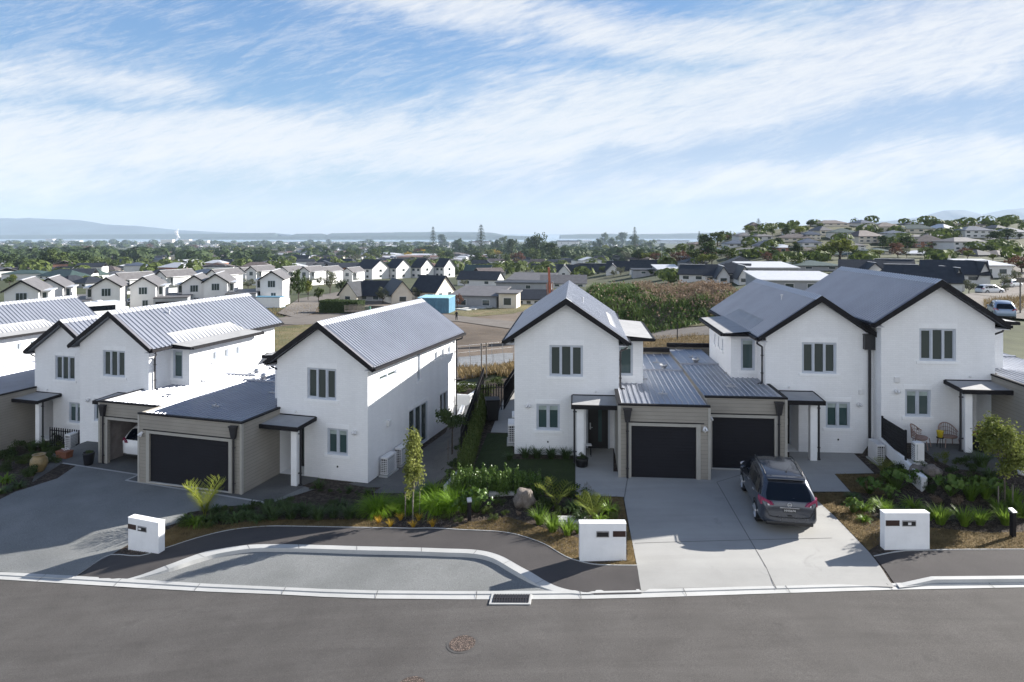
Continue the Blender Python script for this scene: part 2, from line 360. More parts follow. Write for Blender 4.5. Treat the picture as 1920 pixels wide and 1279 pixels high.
def sheet(name, poly, m, off=.004, step=1.0, hf=None, label=None, kind='structure', thick=0):
    """polygon (world xy) draped on the land"""
    hf = hf or site
    bm = bmesh.new(); vv, _, ff = delaunay_2d_cdt([Vector(p[:2]) for p in poly], [], [list(range(len(poly)))], 1, 1e-5)[:3]
    bv = [bm.verts.new((v.x, v.y, 0)) for v in vv]
    for t in ff:
        try: bm.faces.new([bv[i] for i in t])
        except ValueError: pass
    xs = [p[0] for p in poly]; ys = [p[1] for p in poly]
    for ax, lo, hi in ((0, min(xs), max(xs)), (1, min(ys), max(ys))):
        k = math.floor(lo/step)+1
        while k*step < hi:
            co = [0, 0, 0]; co[ax] = k*step; no = [0, 0, 0]; no[ax] = 1
            bmesh.ops.bisect_plane(bm, geom=bm.verts[:]+bm.edges[:]+bm.faces[:], plane_co=co, plane_no=no); k += 1
    for v in bm.verts: v.co.z = hf(v.co.x, v.co.y)+off
    bmesh.ops.recalc_face_normals(bm, faces=bm.faces)
    if bm.faces and sum(f.normal.z for f in bm.faces) < 0: bmesh.ops.reverse_faces(bm, faces=bm.faces)
    for f in bm.faces: f.smooth = True
    me = bpy.data.meshes.new(name); bm.to_mesh(me); bm.free(); me.materials.append(m)
    o = bpy.data.objects.new(name, me); C.objects.link(o); tag(o, label, None, None, kind); return o
def gp(*uv): return [G(*p)[:2] for p in uv]
# ================================================================== GROUND NEAR THE CAMERA
def smooth(pts, n=6):
    out = []
    for i in range(len(pts)-1):
        p0 = pts[max(i-1, 0)]; p1 = pts[i]; p2 = pts[i+1]; p3 = pts[min(i+2, len(pts)-1)]
        for k in range(n):
            t = k/n
            out.append(tuple(.5*((2*b)+(-a+c)*t+(2*a-5*b+4*c-d)*t*t+(-a+3*b-3*c+d)*t**3) for a, b, c, d in zip(p0, p1, p2, p3)))
    out.append(pts[-1]); return out
def strip(name, rows, m, thick=0, kind='structure', label=None):
    """rows: list of polylines (same count) of xyz -> quad strips"""
    n = len(rows[0]); vs = [p for r in rows for p in r]; fs = []
    for k in range(len(rows)-1):
        for i in range(n-1): fs.append((k*n+i, k*n+i+1, (k+1)*n+i+1, (k+1)*n+i))
    mb = MB(); mb.add(vs, fs)
    o = mb.build(name, m)
    bm = bmesh.new(); bm.from_mesh(o.data); bmesh.ops.recalc_face_normals(bm, faces=bm.faces)
    if sum(f.normal.z for f in bm.faces) < 0: bmesh.ops.reverse_faces(bm, faces=bm.faces)
    bm.to_mesh(o.data); bm.free(); tag(o, label, None, None, kind); return o
Tpx = [(-100,1068),(0,1073),(130,1080.5),(260,1088),(390,1096),(520,1102),(610,1106),(700,1108.6),(850,1110),(1000,1109.5),(1110,1108.3),(1220,1106),(1400,1101.5),(1560,1097.5),(1680,1095),(1920,1091),(2050,1088.5)]
Bpx = [(-100,1080),(0,1087),(130,1095),(260,1103),(390,1110),(520,1115),(610,1120),(700,1123),(850,1124.5),(1000,1124.5),(1110,1123.5),(1220,1121),(1400,1115),(1560,1110),(1680,1106.5),(1920,1102),(2050,1099.5)]
def gl(px, dz): return [G(u, v, dz)[:2] for u, v in px]
T = gl(Tpx, -.11); B_ = gl(Bpx, -.12)
def ext(L, lx, rx):
    (a, b), (c, d) = L[0], L[1]; s0 = (d-b)/(c-a); (e, f), (g, h) = L[-1], L[-2]; s1 = (f-h)/(e-g)
    return [(lx, b+(lx-a)*s0*1.25)]+L+[(rx, f+(rx-e)*s1)]
T = ext(T, -62, 45); B_ = ext(B_, -62, 45)
def yT(x): return table(T, x)
def roadz(x): return table(GS, x)-.12
# road, gutter
road = sheet('road', [(p[0], p[1]) for p in B_]+[(45, -40), (-62, -40)], M['asphalt'], 0, 2.0, lambda x, y: roadz(x)+.0)
mid = [(t[0], t[1]-(t[1]-b[1])*.34) for t, b in zip(T, B_)]
strip('gutter', [[(x, y, roadz(x)+.012) for x, y in B_], [(x, y, roadz(x)+.004) for x, y in [(m_[0], m_[1]-.02) for m_ in mid]]], M['kerb'])
strip('kerb', [[(m_[0], m_[1]-.012, roadz(m_[0])+.002) for m_ in mid], [(m_[0], m_[1], roadz(m_[0])+.028) for m_ in mid], [(x, y+.01, roadz(x)+.03) for x, y in T], [(x, y+.012, roadz(x)-.1) for x, y in T]], M['kerb'])
# bay kerb
Opx = [(219.6,1084.5),(310,1061),(352,1046),(394,1033),(464,1022.5),(520,1021),(600,1022.5),(669,1024.7),(750,1026.5),(829,1028.9),(894,1031.7),(936,1041.6),(978,1064),(1020,1085),(1060,1098),(1113,1107.4)]
Ipx = [(230,1086),(316,1067.5),(362,1053),(405,1041),(468,1031),(522,1030),(602,1031.5),(669,1033.7),(750,1035.5),(828,1038),(888,1040.7),(925,1049.5),(963,1071),(1004,1092),(1044,1104.5),(1092,1109.5)]
O = smooth([G(u, v, 0)[:2] for u, v in Opx]); I = smooth([G(u, v, -.03)[:2] for u, v in Ipx])
def kz(x, y):      # kerb top flattens where it runs out into the street kerb
    return site(x, y)-.105*(1-sstep(.0, .9, y-yT(x)-.05))
strip('bay_kerb', [[(o[0], o[1], kz(*o)-.2) for o in O], [(o[0], o[1], kz(*o)+.012) for o in O], [(i[0], i[1], kz(*i)+.010) for i in I], [(i[0]+(i[0]-o[0])*.12, i[1]+(i[1]-o[1])*.12, site(*i)-.13) for i, o in zip(I, O)]], M['kerb'])
tl = [p for p in T if I[0][0]-.1 < p[0] < I[-1][0]+.1]
bayp = [(o[0], o[1]) for o in I]+[(x, y) for x, y in reversed(tl)]
bz = lambda x, y: table(GS, x)-.112
ed = [((o[0]*.6+i[0]*.4), max(yT(o[0]*.6+i[0]*.4)+.0, (o[1]*.6+i[1]*.4))) for o, i in zip(O, I)]
strip('parking_bay', [[(x, lerp(yT(x)-.01, y, k/8), bz(x, y)) for x, y in ed] for k in range(9)], M['aggregate'])
# everything behind the kerb
def hs(x, y): return site(x, y)-.11*(1-sstep(0, 1.0, y-yT(x)))
left = [p for p in T if p[0] < O[0][0]-.05]; right = [p for p in T if p[0] > O[-1][0]+.05]
base = left+[(o[0], o[1]) for o in O]+right+[(45, 46.4), (-62, 46.4)]
sheet('garden_bed', base, M['soil'], 0, .5, hs)
# footpath of dark asphalt
gpx = [(135,1078.5),(170,1060),(208,1041.5),(262,1043.5),(308,1029.5),(366,1010.6),(422,996.5),(470,990),(520,987.5),(610,989),(708,990.9),(780,992),(852,993.7),(900,996),(940,998.5),(978,1006),(1020,1021),(1045,1036),(1070,1049),(1109,1059),(1150,1061.5),(1195,1061.8)]
pl = smooth(gp(*gpx), 3)
path = pl+gp((1203, 1105.5))+[(p[0], p[1]+.01) for p in reversed([q for q in T if O[-1][0]+.2 < q[0] < G(1200, 1105)[0]])]+[(o[0], o[1]) for o in reversed(O)]+gp((180, 1082))
sheet('footpath', path, M['path'], .014, .5, hs)
rp = gp((1639,1044.5),(1668,1038.5),(1698,1034.5),(1794,1032),(1920,1031.5),(2060,1031),(2060,1079),(1920,1080.5),(1746,1082),(1679,1089))
sheet('footpath', rp, M['path'], .014, .5, hs)
kt = gp((1679,1089.5),(1746,1081.5),(1920,1080),(2060,1079)); kb = [(1.0*x, y-.17) for x, y in kt]
kk = [(x, y-.2) for x, y in kt]
strip('street_kerb', [[(x, y, hs(x, y)+.0) for x, y in kt], [(x, y, site(x, y)+.012-.1*(1-sstep(0, 1, i))) for i, (x, y) in enumerate(kt)], [(x, y, site(x, y)+.008-.1*(1-sstep(0, 1, i))) for i, (x, y) in enumerate(kb)], [(x, y, site(x, y)-.115) for x, y in kk]], M['kerb'])
st = [(x, y-.005) for x, y in kk]
sheet('gutter', st+[(p[0], p[1]) for p in reversed([q for q in T if st[0][0] < q[0] < st[-1][0]])], M['kerb'], .012, 1.0, lambda x, y: roadz(x)+.03)
# thin pale edging between path and planting
strip('path_edging', [[(x, y+.0, hs(x, y)+.0) for x, y in pl], [(x, y, hs(x, y)+.03) for x, y in pl], [(x+.0, y+.035, hs(x, y)+.03) for x, y in pl], [(x, y+.036, hs(x, y)) for x, y in pl]], M['kerb'])
rpe = smooth(rp[:6], 4)
strip('path_edging', [[(x, y+.0, hs(x, y)+.0) for x, y in rpe], [(x, y, hs(x, y)+.03) for x, y in rpe], [(x+.0, y+.035, hs(x, y)+.03) for x, y in rpe], [(x, y+.036, hs(x, y)) for x, y in rpe]], M['kerb'])
# driveways
dT = [(p[0], p[1]+.012) for p in T if G(1203, 1105)[0]+.05 < p[0] < G(1677, 1094)[0]-.05]
drv = [tuple(G(1203, 1105.5)[:2])]+dT+gp((1677,1094.5),(1628,1034.5),(1565,969),(1521,929),(1512.6,922.7),(1594,922.7),(1564.7,889.5),(1639,888),(1597,847),(1597,838),(1480,842),(1480,870),(1330,872),(1330,885),(1150,885),(1150,838),(1079,838),(1079,929),(1169.5,932.5),(1182,1000))
sheet('driveway', drv, M['concrete'], .018, .5, hs)
def jointline(px, w=.012):
    mb = MB()
    for a, b in px:
        a = G(*a); b = G(*b); n = int(max(2, hypot(b[0]-a[0], b[1]-a[1])/.5)); dx, dy = b[0]-a[0], b[1]-a[1]; l = hypot(dx, dy); nx, ny = -dy/l*w, dx/l*w
        for i in range(n):
            p = [lerp(a[0], b[0], i/n), lerp(a[1], b[1], i/n)]; q = [lerp(a[0], b[0], (i+1)/n), lerp(a[1], b[1], (i+1)/n)]
            zz = lambda r: hs(r[0], r[1])+.023
            mb.quad((p[0]-nx, p[1]-ny, zz(p)), (q[0]-nx, q[1]-ny, zz(q)), (q[0]+nx, q[1]+ny, zz(q)), (p[0]+nx, p[1]+ny, zz(p)))
    return mb
jointline([((1344,905),(1456,1098)),((1170,938),(1178,890)),((1190,1020),(1560,1010)),((1400,888),(1344,905)),((1486,922),(1512,922))]).build('driveway_joint', mat('joint_groove_dark', (.12, .115, .11), .9))  # driveway joints drawn as thin strips in a plain dark colour
bpy.data.objects['driveway_joint']['kind'] = 'structure'
lT = [(p[0], p[1]+.012) for p in T if -40 < p[0] < G(133, 1080)[0]]
ldr = lT+gp((135,1078.5),(170,1060),(208,1041.5),(239,1023),(252,1006),(338,979.6),(352,962),(430,950),(504,945),(600,915),(560,880),(420,850),(300,850),(180,850),(160,862),(107,898),(28,923),(0,937),(-60,960),(-200,1020))
sheet('driveway', ldr, M['aggregate'], .018, .5, hs)
# darker paved strips at the houses, white bands between
band = [((117,869.5),(260.5,891.5)),((260.5,891.5),(236,902)),((236,902),(504,944.5))]
sheet('patio', gp((117,869),(150,850),(186,842),(300,842),(450,870),(560,880),(600,893),(590,905),(504,944),(236,902),(260,891)), M['patio'], .024, .5, hs)
jb = jointline(band, .06)
jb.v = [(x, y, z+.012) for x, y, z in jb.v]; tag(jb.build('paving_band', M['kerb']), kind='structure')
sheet('patio', gp((700,925),(640,912),(740,880),(835,812),(870,735),(905,735),(890,800),(868,860),(790,925)), M['patio'], .010, .5, hs)
sheet('patio', gp((60,905),(110,800),(200,790),(185,850),(118,868)), M['patio'], .010, .5, hs)
sheet('front_bed', gp((566,912),(600,900),(690,915),(714,915),(683,936),(640,932)), M['soil'], .03, .5, hs)
# lawn and side path of the middle house
sheet('lawn', gp((914,814),(962,814),(962,862),(1078,862),(1078,912),(1000,912),(880,905),(890,875)), M['lawn'], .03, .5, hs)
sheet('side_path', gp((966,730),(948,740),(920,812),(966,814)), M['concrete'], .035, .5, hs)
sheet('terrace', [(-1.9, 43), (-5.2, 44), (-2.9, 39), (-1.7, 38)], M['concrete'], .012, .5, hs)
# dry grass verge strips
sheet('grass_verge', gp((300,1000),(345,980),(420,985),(500,975),(700,975),(735,990),(520,987),(422,996),(366,1010),(308,1029)), M['drygrass'], .012, .4, hs)
sheet('grass_verge', gp((845,993),(880,980),(950,970),(1000,985),(1085,1010),(1085,1055),(1045,1036),(1020,1021),(978,1006),(940,998)), M['drygrass'], .012, .4, hs)
sheet('grass_verge', gp((1176,1000),(1182,1000),(1193,1061),(1150,1061),(1109,1058.5),(1176,1052)), M['drygrass'], .013, .4, hs)
sheet('grass_verge', gp((1100,905),(1078,930),(1168,933),(1180,1000),(1150,990),(1140,950)), M['drygrass'], .012, .4, hs)
sheet('grass_verge', gp((1514,925),(1592,924),(1600,950),(1650,975),(1650,1020),(1629,1033),(1566,968)), M['drygrass'], .012, .4, hs)
sheet('grass_verge', gp((1566,890),(1650,890),(1660,930),(1596,922)), M['drygrass'], .012, .4, hs)
sheet('grass_verge', gp((1742,990),(1850,1000),(2060,995),(2060,1030),(1920,1031),(1794,1031.5),(1742,1033)), M['drygrass'], .012, .4, hs)
# raised terrace of the right-hand house
sheet('terrace', gp((1722,838),(1700,812),(1930,812),(1930,880),(1840,885),(1790,880),(1752,862)), M['patio'], .02, .5, hs)

# joints across kerb and gutter
g = MB()
for i in range(1, 22):
    x = -30+i*2.9; yt, yb = yT(x), table([(q[0], q[1]) for q in B_], x); g.quad((x-.008, yb, roadz(x)+.017), (x+.008, yb, roadz(x)+.017), (x+.008, yt, roadz(x)+.036), (x-.008, yt, roadz(x)+.036))
for i in range(6, len(O)-4, 9):
    o_, i_ = O[i], I[i]; g.quad((o_[0]-.008, o_[1], kz(*o_)+.016), (o_[0]+.008, o_[1], kz(*o_)+.016), (i_[0]+.008, i_[1], kz(*i_)+.014), (i_[0]-.008, i_[1], kz(*i_)+.014))
tag(g.build('kerb_joints', mat('kerb_joint_dark', (.10, .095, .09), .9)), kind='structure')
# ---- the land beyond, one sheet out to the water
def build_terrain():
    ys = [-300,-200,-140,-100,-70,-45,-30,-20,-10,0,8,14,18,22,24,26,28,30,32,34,36,38,40,42,44,46,48,50,54,58,62,66,70,75,80,85,90,95,100,106,112,118,125,132,140,150,160,170,180,190,200,215,230,245,260,275,290,305,320,335,350,370,390,410,430,450,480,520,560,620,700,800,900,1050,1250,1500,1800,2200,2700,3300,4000,4700,5300,5600,5800,6000]
    nx = 110; vs = []; fs = []
    for y in ys:
        w = max(75, abs(y)*1.15)
        for i in range(nx+1):
            x = -w+2*w*i/nx
            z = H(x, y)
            if y < 50: z -= .4*(1-sstep(44, 50, y))+(.3 if y < 46 else 0)
            if y > 60: z += noise.noise(Vector((x/90, y/90, 0)))*min(2.2, y/150)*.5
            vs.append((x, y, z))
    for j in range(len(ys)-1):
        for i in range(nx):
            a = j*(nx+1)+i; fs.append((a, a+1, a+nx+2, a+nx+1))
    mb = MB(); mb.add(vs, fs, True); o = mb.build('terrain', M['terrain']); tag(o, kind='structure')
build_terrain()
TZ = lambda x, y: H(x, y)+(noise.noise(Vector((x/90, y/90, 0)))*min(2.2, y/150)*.5 if y > 60 else 0)
def gz(x, y): return hs(x, y) if y < 46 and y > yT(x) else (roadz(x) if y <= yT(x) else TZ(x, y))
def onland(u, v): x, y, z = G(u, v); return (x, y, gz(x, y))
fl = lambda *uv: [G(*p)[:2] for p in uv]
sheet('vacant_lot', fl((500,712),(500,610),(560,585),(760,560),(860,545),(960,580),(1340,590),(1345,650),(1100,712),(1000,712),(880,712)), M['earth'], .10, 2.0, TZ)
sheet('field_grass', fl((500,672),(500,617),(640,604),(700,596),(705,606),(560,628),(515,672)), M['fieldgrass'], .14, 2.0, TZ)
sheet('field_grass', fl((830,590),(845,575),(1000,562),(1010,580),(960,592),(880,598)), M['fieldgrass'], .14, 2.0, TZ)
sheet('field_grass', fl((1195,598),(1340,596),(1345,612),(1210,614)), M['fieldgrass'], .16, 2.0, TZ)
sheet('field_grass', fl((1200,633),(1340,633),(1340,655),(1200,655)), M['drygrass'], .16, 2.0, TZ)
sheet('gravel_track', fl((500,610),(500,600),(680,588),(820,592),(980,608),(980,597),(1345,613),(1345,632),(1000,625),(860,606),(700,606),(560,612)), M['track'], .18, 2.0, TZ)
sheet('gravel_strip', fl((858,690),(858,672),(945,664),(962,664),(962,680),(925,690)), M['bluegravel'], .16, 2.0, TZ)
sheet('street', fl((560,600),(520,590),(560,562),(640,548),(660,552),(600,572),(590,590)), M['track'], .2, 2.0, TZ)
sheet('street', fl((1790,560),(1840,545),(1920,548),(2000,560),(2000,610),(1880,600)), M['track'], .2, 2.0, TZ)
sheet('street', fl((1815,553),(1870,540),(1905,500),(1935,500),(1925,545),(1880,562)), M['track'], .24, 2.0, TZ)

# ---- water, spits and mountains
sea = MB(); sea.quad((-30000, 5500, -60.6), (30000, 5500, -60.6), (30000, 42000, -60.6), (-30000, 42000, -60.6))
ms, nt, b = newmat('sea_water'); b.inputs['Base Color'].default_value = (.10, .17, .22, 1); b.inputs['Roughness'].default_value = .18
tc = nd(nt, 'ShaderNodeTexCoord'); n1 = nd(nt, 'ShaderNodeTexNoise', i_Scale=.02, i_Detail=6.0); nt.links.new(tc.outputs['Object'], n1.inputs['Vector'])
bp = nd(nt, 'ShaderNodeBump', i_Strength=.6, i_Distance=6.0); nt.links.new(n1.outputs[0], bp.inputs['Height']); nt.links.new(bp.outputs[0], b.inputs['Normal'])
tag(sea.build('sea', ms), kind='structure')
def range_(name, pts, y, base, m, dy=900, seed=0, rough=.05):
    """ridge of hills: silhouette (photo u, v) given real distance, height and depth"""
    mb = MB(); rows = []
    us = [p[0] for p in pts]; n = int((us[-1]-us[0])/8)
    cols = []
    for i in range(n+1):
        u = us[0]+(us[-1]-us[0])*i/n; v = table(pts, u)
        top = CAMZ-(v-V0)/F*y; x = (u-U0)/F*y; h = top-base
        h *= 1+rough*noise.noise(Vector((u*.05, seed, 0)))+rough*.6*noise.noise(Vector((u*.21, seed, 3)))
        cols.append([(x, y-dy, base), (x*(1+.0), y-dy*.66, base+h*(.30+.12*noise.noise(Vector((u*.03, 5, seed))))), (x, y-dy*.33, base+h*(.70+.12*noise.noise(Vector((u*.06, 9, seed))))), (x, y, base+h), (x, y+dy*.5, base+h*.6), (x, y+dy, base)])
    k = 6; vs = [p for c in cols for p in c]
    fs = [(i*k+j, (i+1)*k+j, (i+1)*k+j+1, i*k+j+1) for i in range(n) for j in range(k-1)]
    mb.add(vs, fs, True); return tag(mb.build(name, m), kind='structure')
mh = mat('mountain_bush', (.04, .065, .07), .95, var=.3, scale=.002)
mf = mat('pine_forest', (.022, .04, .024), .95, var=.3, scale=.02)
mfs = mat('sand_flat', (.30, .28, .23), .95, var=.1, scale=.01)
HZ = 10500
range_('mountains', [(-260,404),(0,409.5),(60,409),(150,413),(200,421),(260,424),(330,431),(420,436),(520,437.6)], HZ, -61, mh, 1500, 1, .02)
range_('mountains', [(1640,416),(1700,411),(1730,406),(1770,394.5),(1810,393.5),(1840,402),(1880,394),(1920,390),(2100,396),(2300,410)], HZ, -61, mh, 1500, 2, .02)
range_('foothills', [(1600,425),(1680,414),(1740,409),(1790,411),(1850,407),(1900,414),(1960,412),(2200,418)], 9000, -61, mh, 300, 3, .03)
range_('forest_spit', [(-300,441),(0,441),(250,439.2),(400,438.2),(519,436.8),(524,440.5)], 8200, -61, mf, 250, 4, .04)
range_('forest_spit', [(548,440.5),(552,438.6),(610,438),(612,440)], 8200, -61, mf, 200, 5, .04)
range_('forest_spit', [(614,440),(622,437.4),(760,435.4),(860,435),(925,436.2),(945,441)], 8600, -61, mf, 220, 6, .04)
range_('sand_spit', [(380,445),(420,444),(600,442.4),(760,441.5),(960,441.4),(1005,443.5)], 7400, -61.2, mf, 120, 7, .05)
range_('sand_spit', [(1050,440.5),(1090,439),(1140,438.5),(1200,439),(1260,438.3),(1300,437.2),(1340,436.5),(1420,436)], 8800, -61, mf, 200, 8, .05)

# ================================================================== CAMERA, SUN, SKY, AIR
cam = bpy.data.cameras.new('camera'); co = bpy.data.objects.new('camera', cam); C.objects.link(co)
co.location = (0, 0, CAMZ); co.rotation_euler = (pi/2, 0, 0)
cam.sensor_width = 36; cam.lens = 24; cam.shift_y = -(639.5-V0)/1920; cam.clip_start = .1; cam.clip_end = 90000
S.camera = co
sl = bpy.data.lights.new('sun', 'SUN'); so = bpy.data.objects.new('sun', sl); C.objects.link(so)
sl.energy = 4.9; sl.angle = radians(.5); sl.color = (1, .955, .89)
sd = Vector((sin(SUN_AZ)*cos(SUN_EL), cos(SUN_AZ)*cos(SUN_EL), sin(SUN_EL)))
so.rotation_euler = sd.to_track_quat('Z', 'Y').to_euler(); so.location = (30, 20, 40)
w = bpy.data.worlds.new('World'); S.world = w; w.use_nodes = True
nt = w.node_tree; L = nt.links; nt.nodes.clear()
wo = nd(nt, 'ShaderNodeOutputWorld'); bg = nd(nt, 'ShaderNodeBackground'); bg.inputs['Strength'].default_value = .065
sky = nd(nt, 'ShaderNodeTexSky', sky_type='NISHITA', sun_disc=False, sun_elevation=SUN_EL, sun_rotation=SUN_AZ, altitude=50, air_density=1.0, dust_density=1.0, ozone_density=1.6)
tc = nd(nt, 'ShaderNodeTexCoord'); sx = nd(nt, 'ShaderNodeSeparateXYZ'); L.new(tc.outputs['Generated'], sx.inputs[0])
def mth(op, a, b=None, c=None):
    n = nd(nt, 'ShaderNodeMath', operation=op)
    for i, v in enumerate((a, b, c)):
        if v is None: continue
        if isinstance(v, (int, float)): n.inputs[i].default_value = float(v)
        else: L.new(v, n.inputs[i])
    return n.outputs[0]
zc = mth('MAXIMUM', mth('ADD', sx.outputs[2], .10), .03)
px_ = mth('DIVIDE', sx.outputs[0], zc); py_ = mth('DIVIDE', sx.outputs[1], zc)
def cloudlayer(rot, sxx, syy, off, scale, warp, lo, hi, detail=9.0, rough=.6):
    cv = nd(nt, 'ShaderNodeCombineXYZ'); L.new(px_, cv.inputs[0]); L.new(py_, cv.inputs[1]); cv.inputs[2].default_value = off
    mp = nd(nt, 'ShaderNodeMapping'); mp.inputs['Rotation'].default_value = (0, 0, radians(rot)); L.new(cv.outputs[0], mp.inputs[0])
    wn = nd(nt, 'ShaderNodeTexNoise', i_Scale=.35, i_Detail=3.0); L.new(mp.outputs[0], wn.inputs['Vector'])
    sb = nd(nt, 'ShaderNodeVectorMath', operation='SUBTRACT'); L.new(wn.outputs['Color'], sb.inputs[0]); sb.inputs[1].default_value = (.5, .5, .5)
    sc = nd(nt, 'ShaderNodeVectorMath', operation='SCALE'); L.new(sb.outputs[0], sc.inputs[0]); sc.inputs['Scale'].default_value = warp
    ad = nd(nt, 'ShaderNodeVectorMath', operation='ADD'); L.new(mp.outputs[0], ad.inputs[0]); L.new(sc.outputs[0], ad.inputs[1])
    m2 = nd(nt, 'ShaderNodeVectorMath', operation='MULTIPLY'); L.new(ad.outputs[0], m2.inputs[0]); m2.inputs[1].default_value = (sxx, syy, 1)
    n = nd(nt, 'ShaderNodeTexNoise', i_Scale=scale, i_Detail=detail, i_Roughness=rough); L.new(m2.outputs[0], n.inputs['Vector'])
    r = nd(nt, 'ShaderNodeMapRange', interpolation_type='SMOOTHSTEP', i_1=lo, i_2=hi); L.new(n.outputs[0], r.inputs[0])
    return r.outputs[0]
#CLOUDS
# cirrus painted over the dome by direction: azimuth A = x/y and height E = z/y, warped by noise
yy_ = mth('MAXIMUM', mth('ABSOLUTE', sx.outputs[1]), .12)
Az = mth('DIVIDE', sx.outputs[0], yy_); El = mth('DIVIDE', sx.outputs[2], yy_)
def nz(scx, scy, off, scale, detail, rough, rot=0, chan=None, dist=0.0):
    cv = nd(nt, 'ShaderNodeCombineXYZ'); L.new(Az, cv.inputs[0]); L.new(El, cv.inputs[1]); cv.inputs[2].default_value = off
    mp = nd(nt, 'ShaderNodeMapping', vector_type='POINT'); mp.inputs['Rotation'].default_value = (0, 0, radians(rot)); L.new(cv.outputs[0], mp.inputs[0])
    m2 = nd(nt, 'ShaderNodeVectorMath', operation='MULTIPLY'); L.new(mp.outputs[0], m2.inputs[0]); m2.inputs[1].default_value = (scx, scy, 1)
    n = nd(nt, 'ShaderNodeTexNoise', i_Scale=scale, i_Detail=detail, i_Roughness=rough); n.inputs['Distortion'].default_value = dist; L.new(m2.outputs[0], n.inputs['Vector']); return n.outputs[0]
w1 = mth('SUBTRACT', nz(1, 2.2, 1.7, 2.2, 3.0, .5), .5); w2 = mth('SUBTRACT', nz(2, 5, 5.1, 3.0, 6.0, .65, -12), .5)
Ew = mth('ADD', El, mth('ADD', mth('MULTIPLY', w1, .16), mth('MULTIPLY', w2, .10)))
def sm(x, lo, hi, a=0.0, b=1.0):
    r = nd(nt, 'ShaderNodeMapRange', interpolation_type='SMOOTHSTEP', i_1=lo, i_2=hi, i_3=a, i_4=b); L.new(x, r.inputs[0]); return r.outputs[0]
def bandf(cen, hw, soft):        # 1 inside |E-cen| < hw, fading over soft
    d = mth('ABSOLUTE', mth('SUBTRACT', Ew, cen)); return sm(mth('SUBTRACT', d, hw), -soft, soft, 1.0, 0.0)
U1 = mth('MAXIMUM', mth('ADD', Az, .75), 0)
cenA = mth('ADD', .120, mth('MULTIPLY', mth('POWER', mth('MULTIPLY', U1, .68), 2.3), .165))
A_ = bandf(cenA, .058, .045)
Bc = mth('MULTIPLY', bandf(.215, .035, .05), sm(Az, -.52, -.36, 1.0, 0.0))
cenC = mth('SUBTRACT', .375, mth('MULTIPLY', sm(Az, -.45, .25), .085))
C_ = mth('MULTIPLY', bandf(cenC, .042, .045), sm(Az, -.50, -.15))
C2 = mth('MULTIPLY', bandf(.30, .08, .08), sm(Az, .10, .50, 0.0, .8))
D_ = mth('MULTIPLY', bandf(mth('ADD', .050, mth('MULTIPLY', Az, .07)), .026, .03), sm(Az, -.02, .30))
F_ = mth('MULTIPLY', bandf(mth('SUBTRACT', .28, mth('MULTIPLY', Az, .09)), .004, .02), mth('MULTIPLY', sm(Az, -.2, -.35), .5))
cov = mth('MAXIMUM', mth('MAXIMUM', mth('MAXIMUM', A_, Bc), mth('MAXIMUM', C_, C2)), mth('MAXIMUM', mth('MULTIPLY', D_, .95), F_))
hiU = sm(El, .42, .6); cov = mth('MAXIMUM', cov, mth('MULTIPLY', hiU, mth('MULTIPLY', nz(1, 1.5, 9, 1.5, 4.0, .5), .35)))
fib = nz(1.0, 6.0, 2.2, 7.0, 14.0, .74, -20, dist=1.2); fib2 = nz(1.0, 8.0, 8.2, 15.0, 12.0, .74, -12, dist=.7); puff = nz(1.4, 3.0, 4.4, 5.5, 14.0, .72, -10)
tex = mth('ADD', mth('MULTIPLY', fib, .42), mth('ADD', mth('MULTIPLY', fib2, .33), mth('MULTIPLY', puff, .25)))
d0 = mth('ADD', mth('MULTIPLY', cov, .62), mth('ADD', mth('MULTIPLY', mth('SUBTRACT', tex, .5), 2.1), .05))
cl = sm(d0, .05, .85, 0.0, .90)
thin = mth('MULTIPLY', sm(tex, .46, .60), mth('SUBTRACT', .30, mth('MULTIPLY', hiU, .22)))
cl = mth('MAXIMUM', cl, thin)
#ENDCLOUDS
hf_ = nd(nt, 'ShaderNodeMapRange', i_1=0.0, i_2=.16, i_3=.55, i_4=.0); L.new(sx.outputs[2], hf_.inputs[0])
cl = mth('MINIMUM', mth('ADD', cl, mth('MULTIPLY', hf_.outputs[0], .35)), .96)
up = nd(nt, 'ShaderNodeMapRange', i_1=-.02, i_2=.01); L.new(sx.outputs[2], up.inputs[0])
cl = mth('MULTIPLY', cl, up.outputs[0])
cap = nd(nt, 'ShaderNodeVectorMath', operation='MINIMUM'); L.new(sky.outputs[0], cap.inputs[0]); cap.inputs[1].default_value = (4.4, 4.6, 5.2)
gr = nd(nt, 'ShaderNodeValToRGB'); L.new(mth('MULTIPLY', mth('MAXIMUM', sx.outputs[2], 0), 2.0), gr.inputs[0]); ge_ = gr.color_ramp.elements
ge_[0].position = 0; ge_[0].color = (3.7/6, 4.3/6, 4.9/6, 1); ge_[1].position = 1; ge_[1].color = (.28/6, .85/6, 2.3/6, 1)
for p_, c_ in ((.12, (2.7, 3.8, 5.0)), (.30, (1.5, 2.85, 4.7)), (.62, (.70, 1.95, 4.2))):
    e_ = ge_.new(p_); e_.color = (c_[0]/6, c_[1]/6, c_[2]/6, 1)
g6 = nd(nt, 'ShaderNodeVectorMath', operation='SCALE'); L.new(gr.outputs[0], g6.inputs[0]); g6.inputs['Scale'].default_value = 5.3
sk = nd(nt, 'ShaderNodeMix', data_type='RGBA'); sk.inputs[0].default_value = .3; L.new(g6.outputs[0], sk.inputs[6]); L.new(cap.outputs[0], sk.inputs[7])
mx = nd(nt, 'ShaderNodeMix', data_type='RGBA'); L.new(cl, mx.inputs[0]); L.new(sk.outputs[2], mx.inputs[6])
bk = sm(mth('MULTIPLY', sx.outputs[1], -1.0), -.05, .5)      # unseen bright cloud bank, added behind the camera to lift the shaded front walls
lowz = sm(sx.outputs[2], .72, .40)
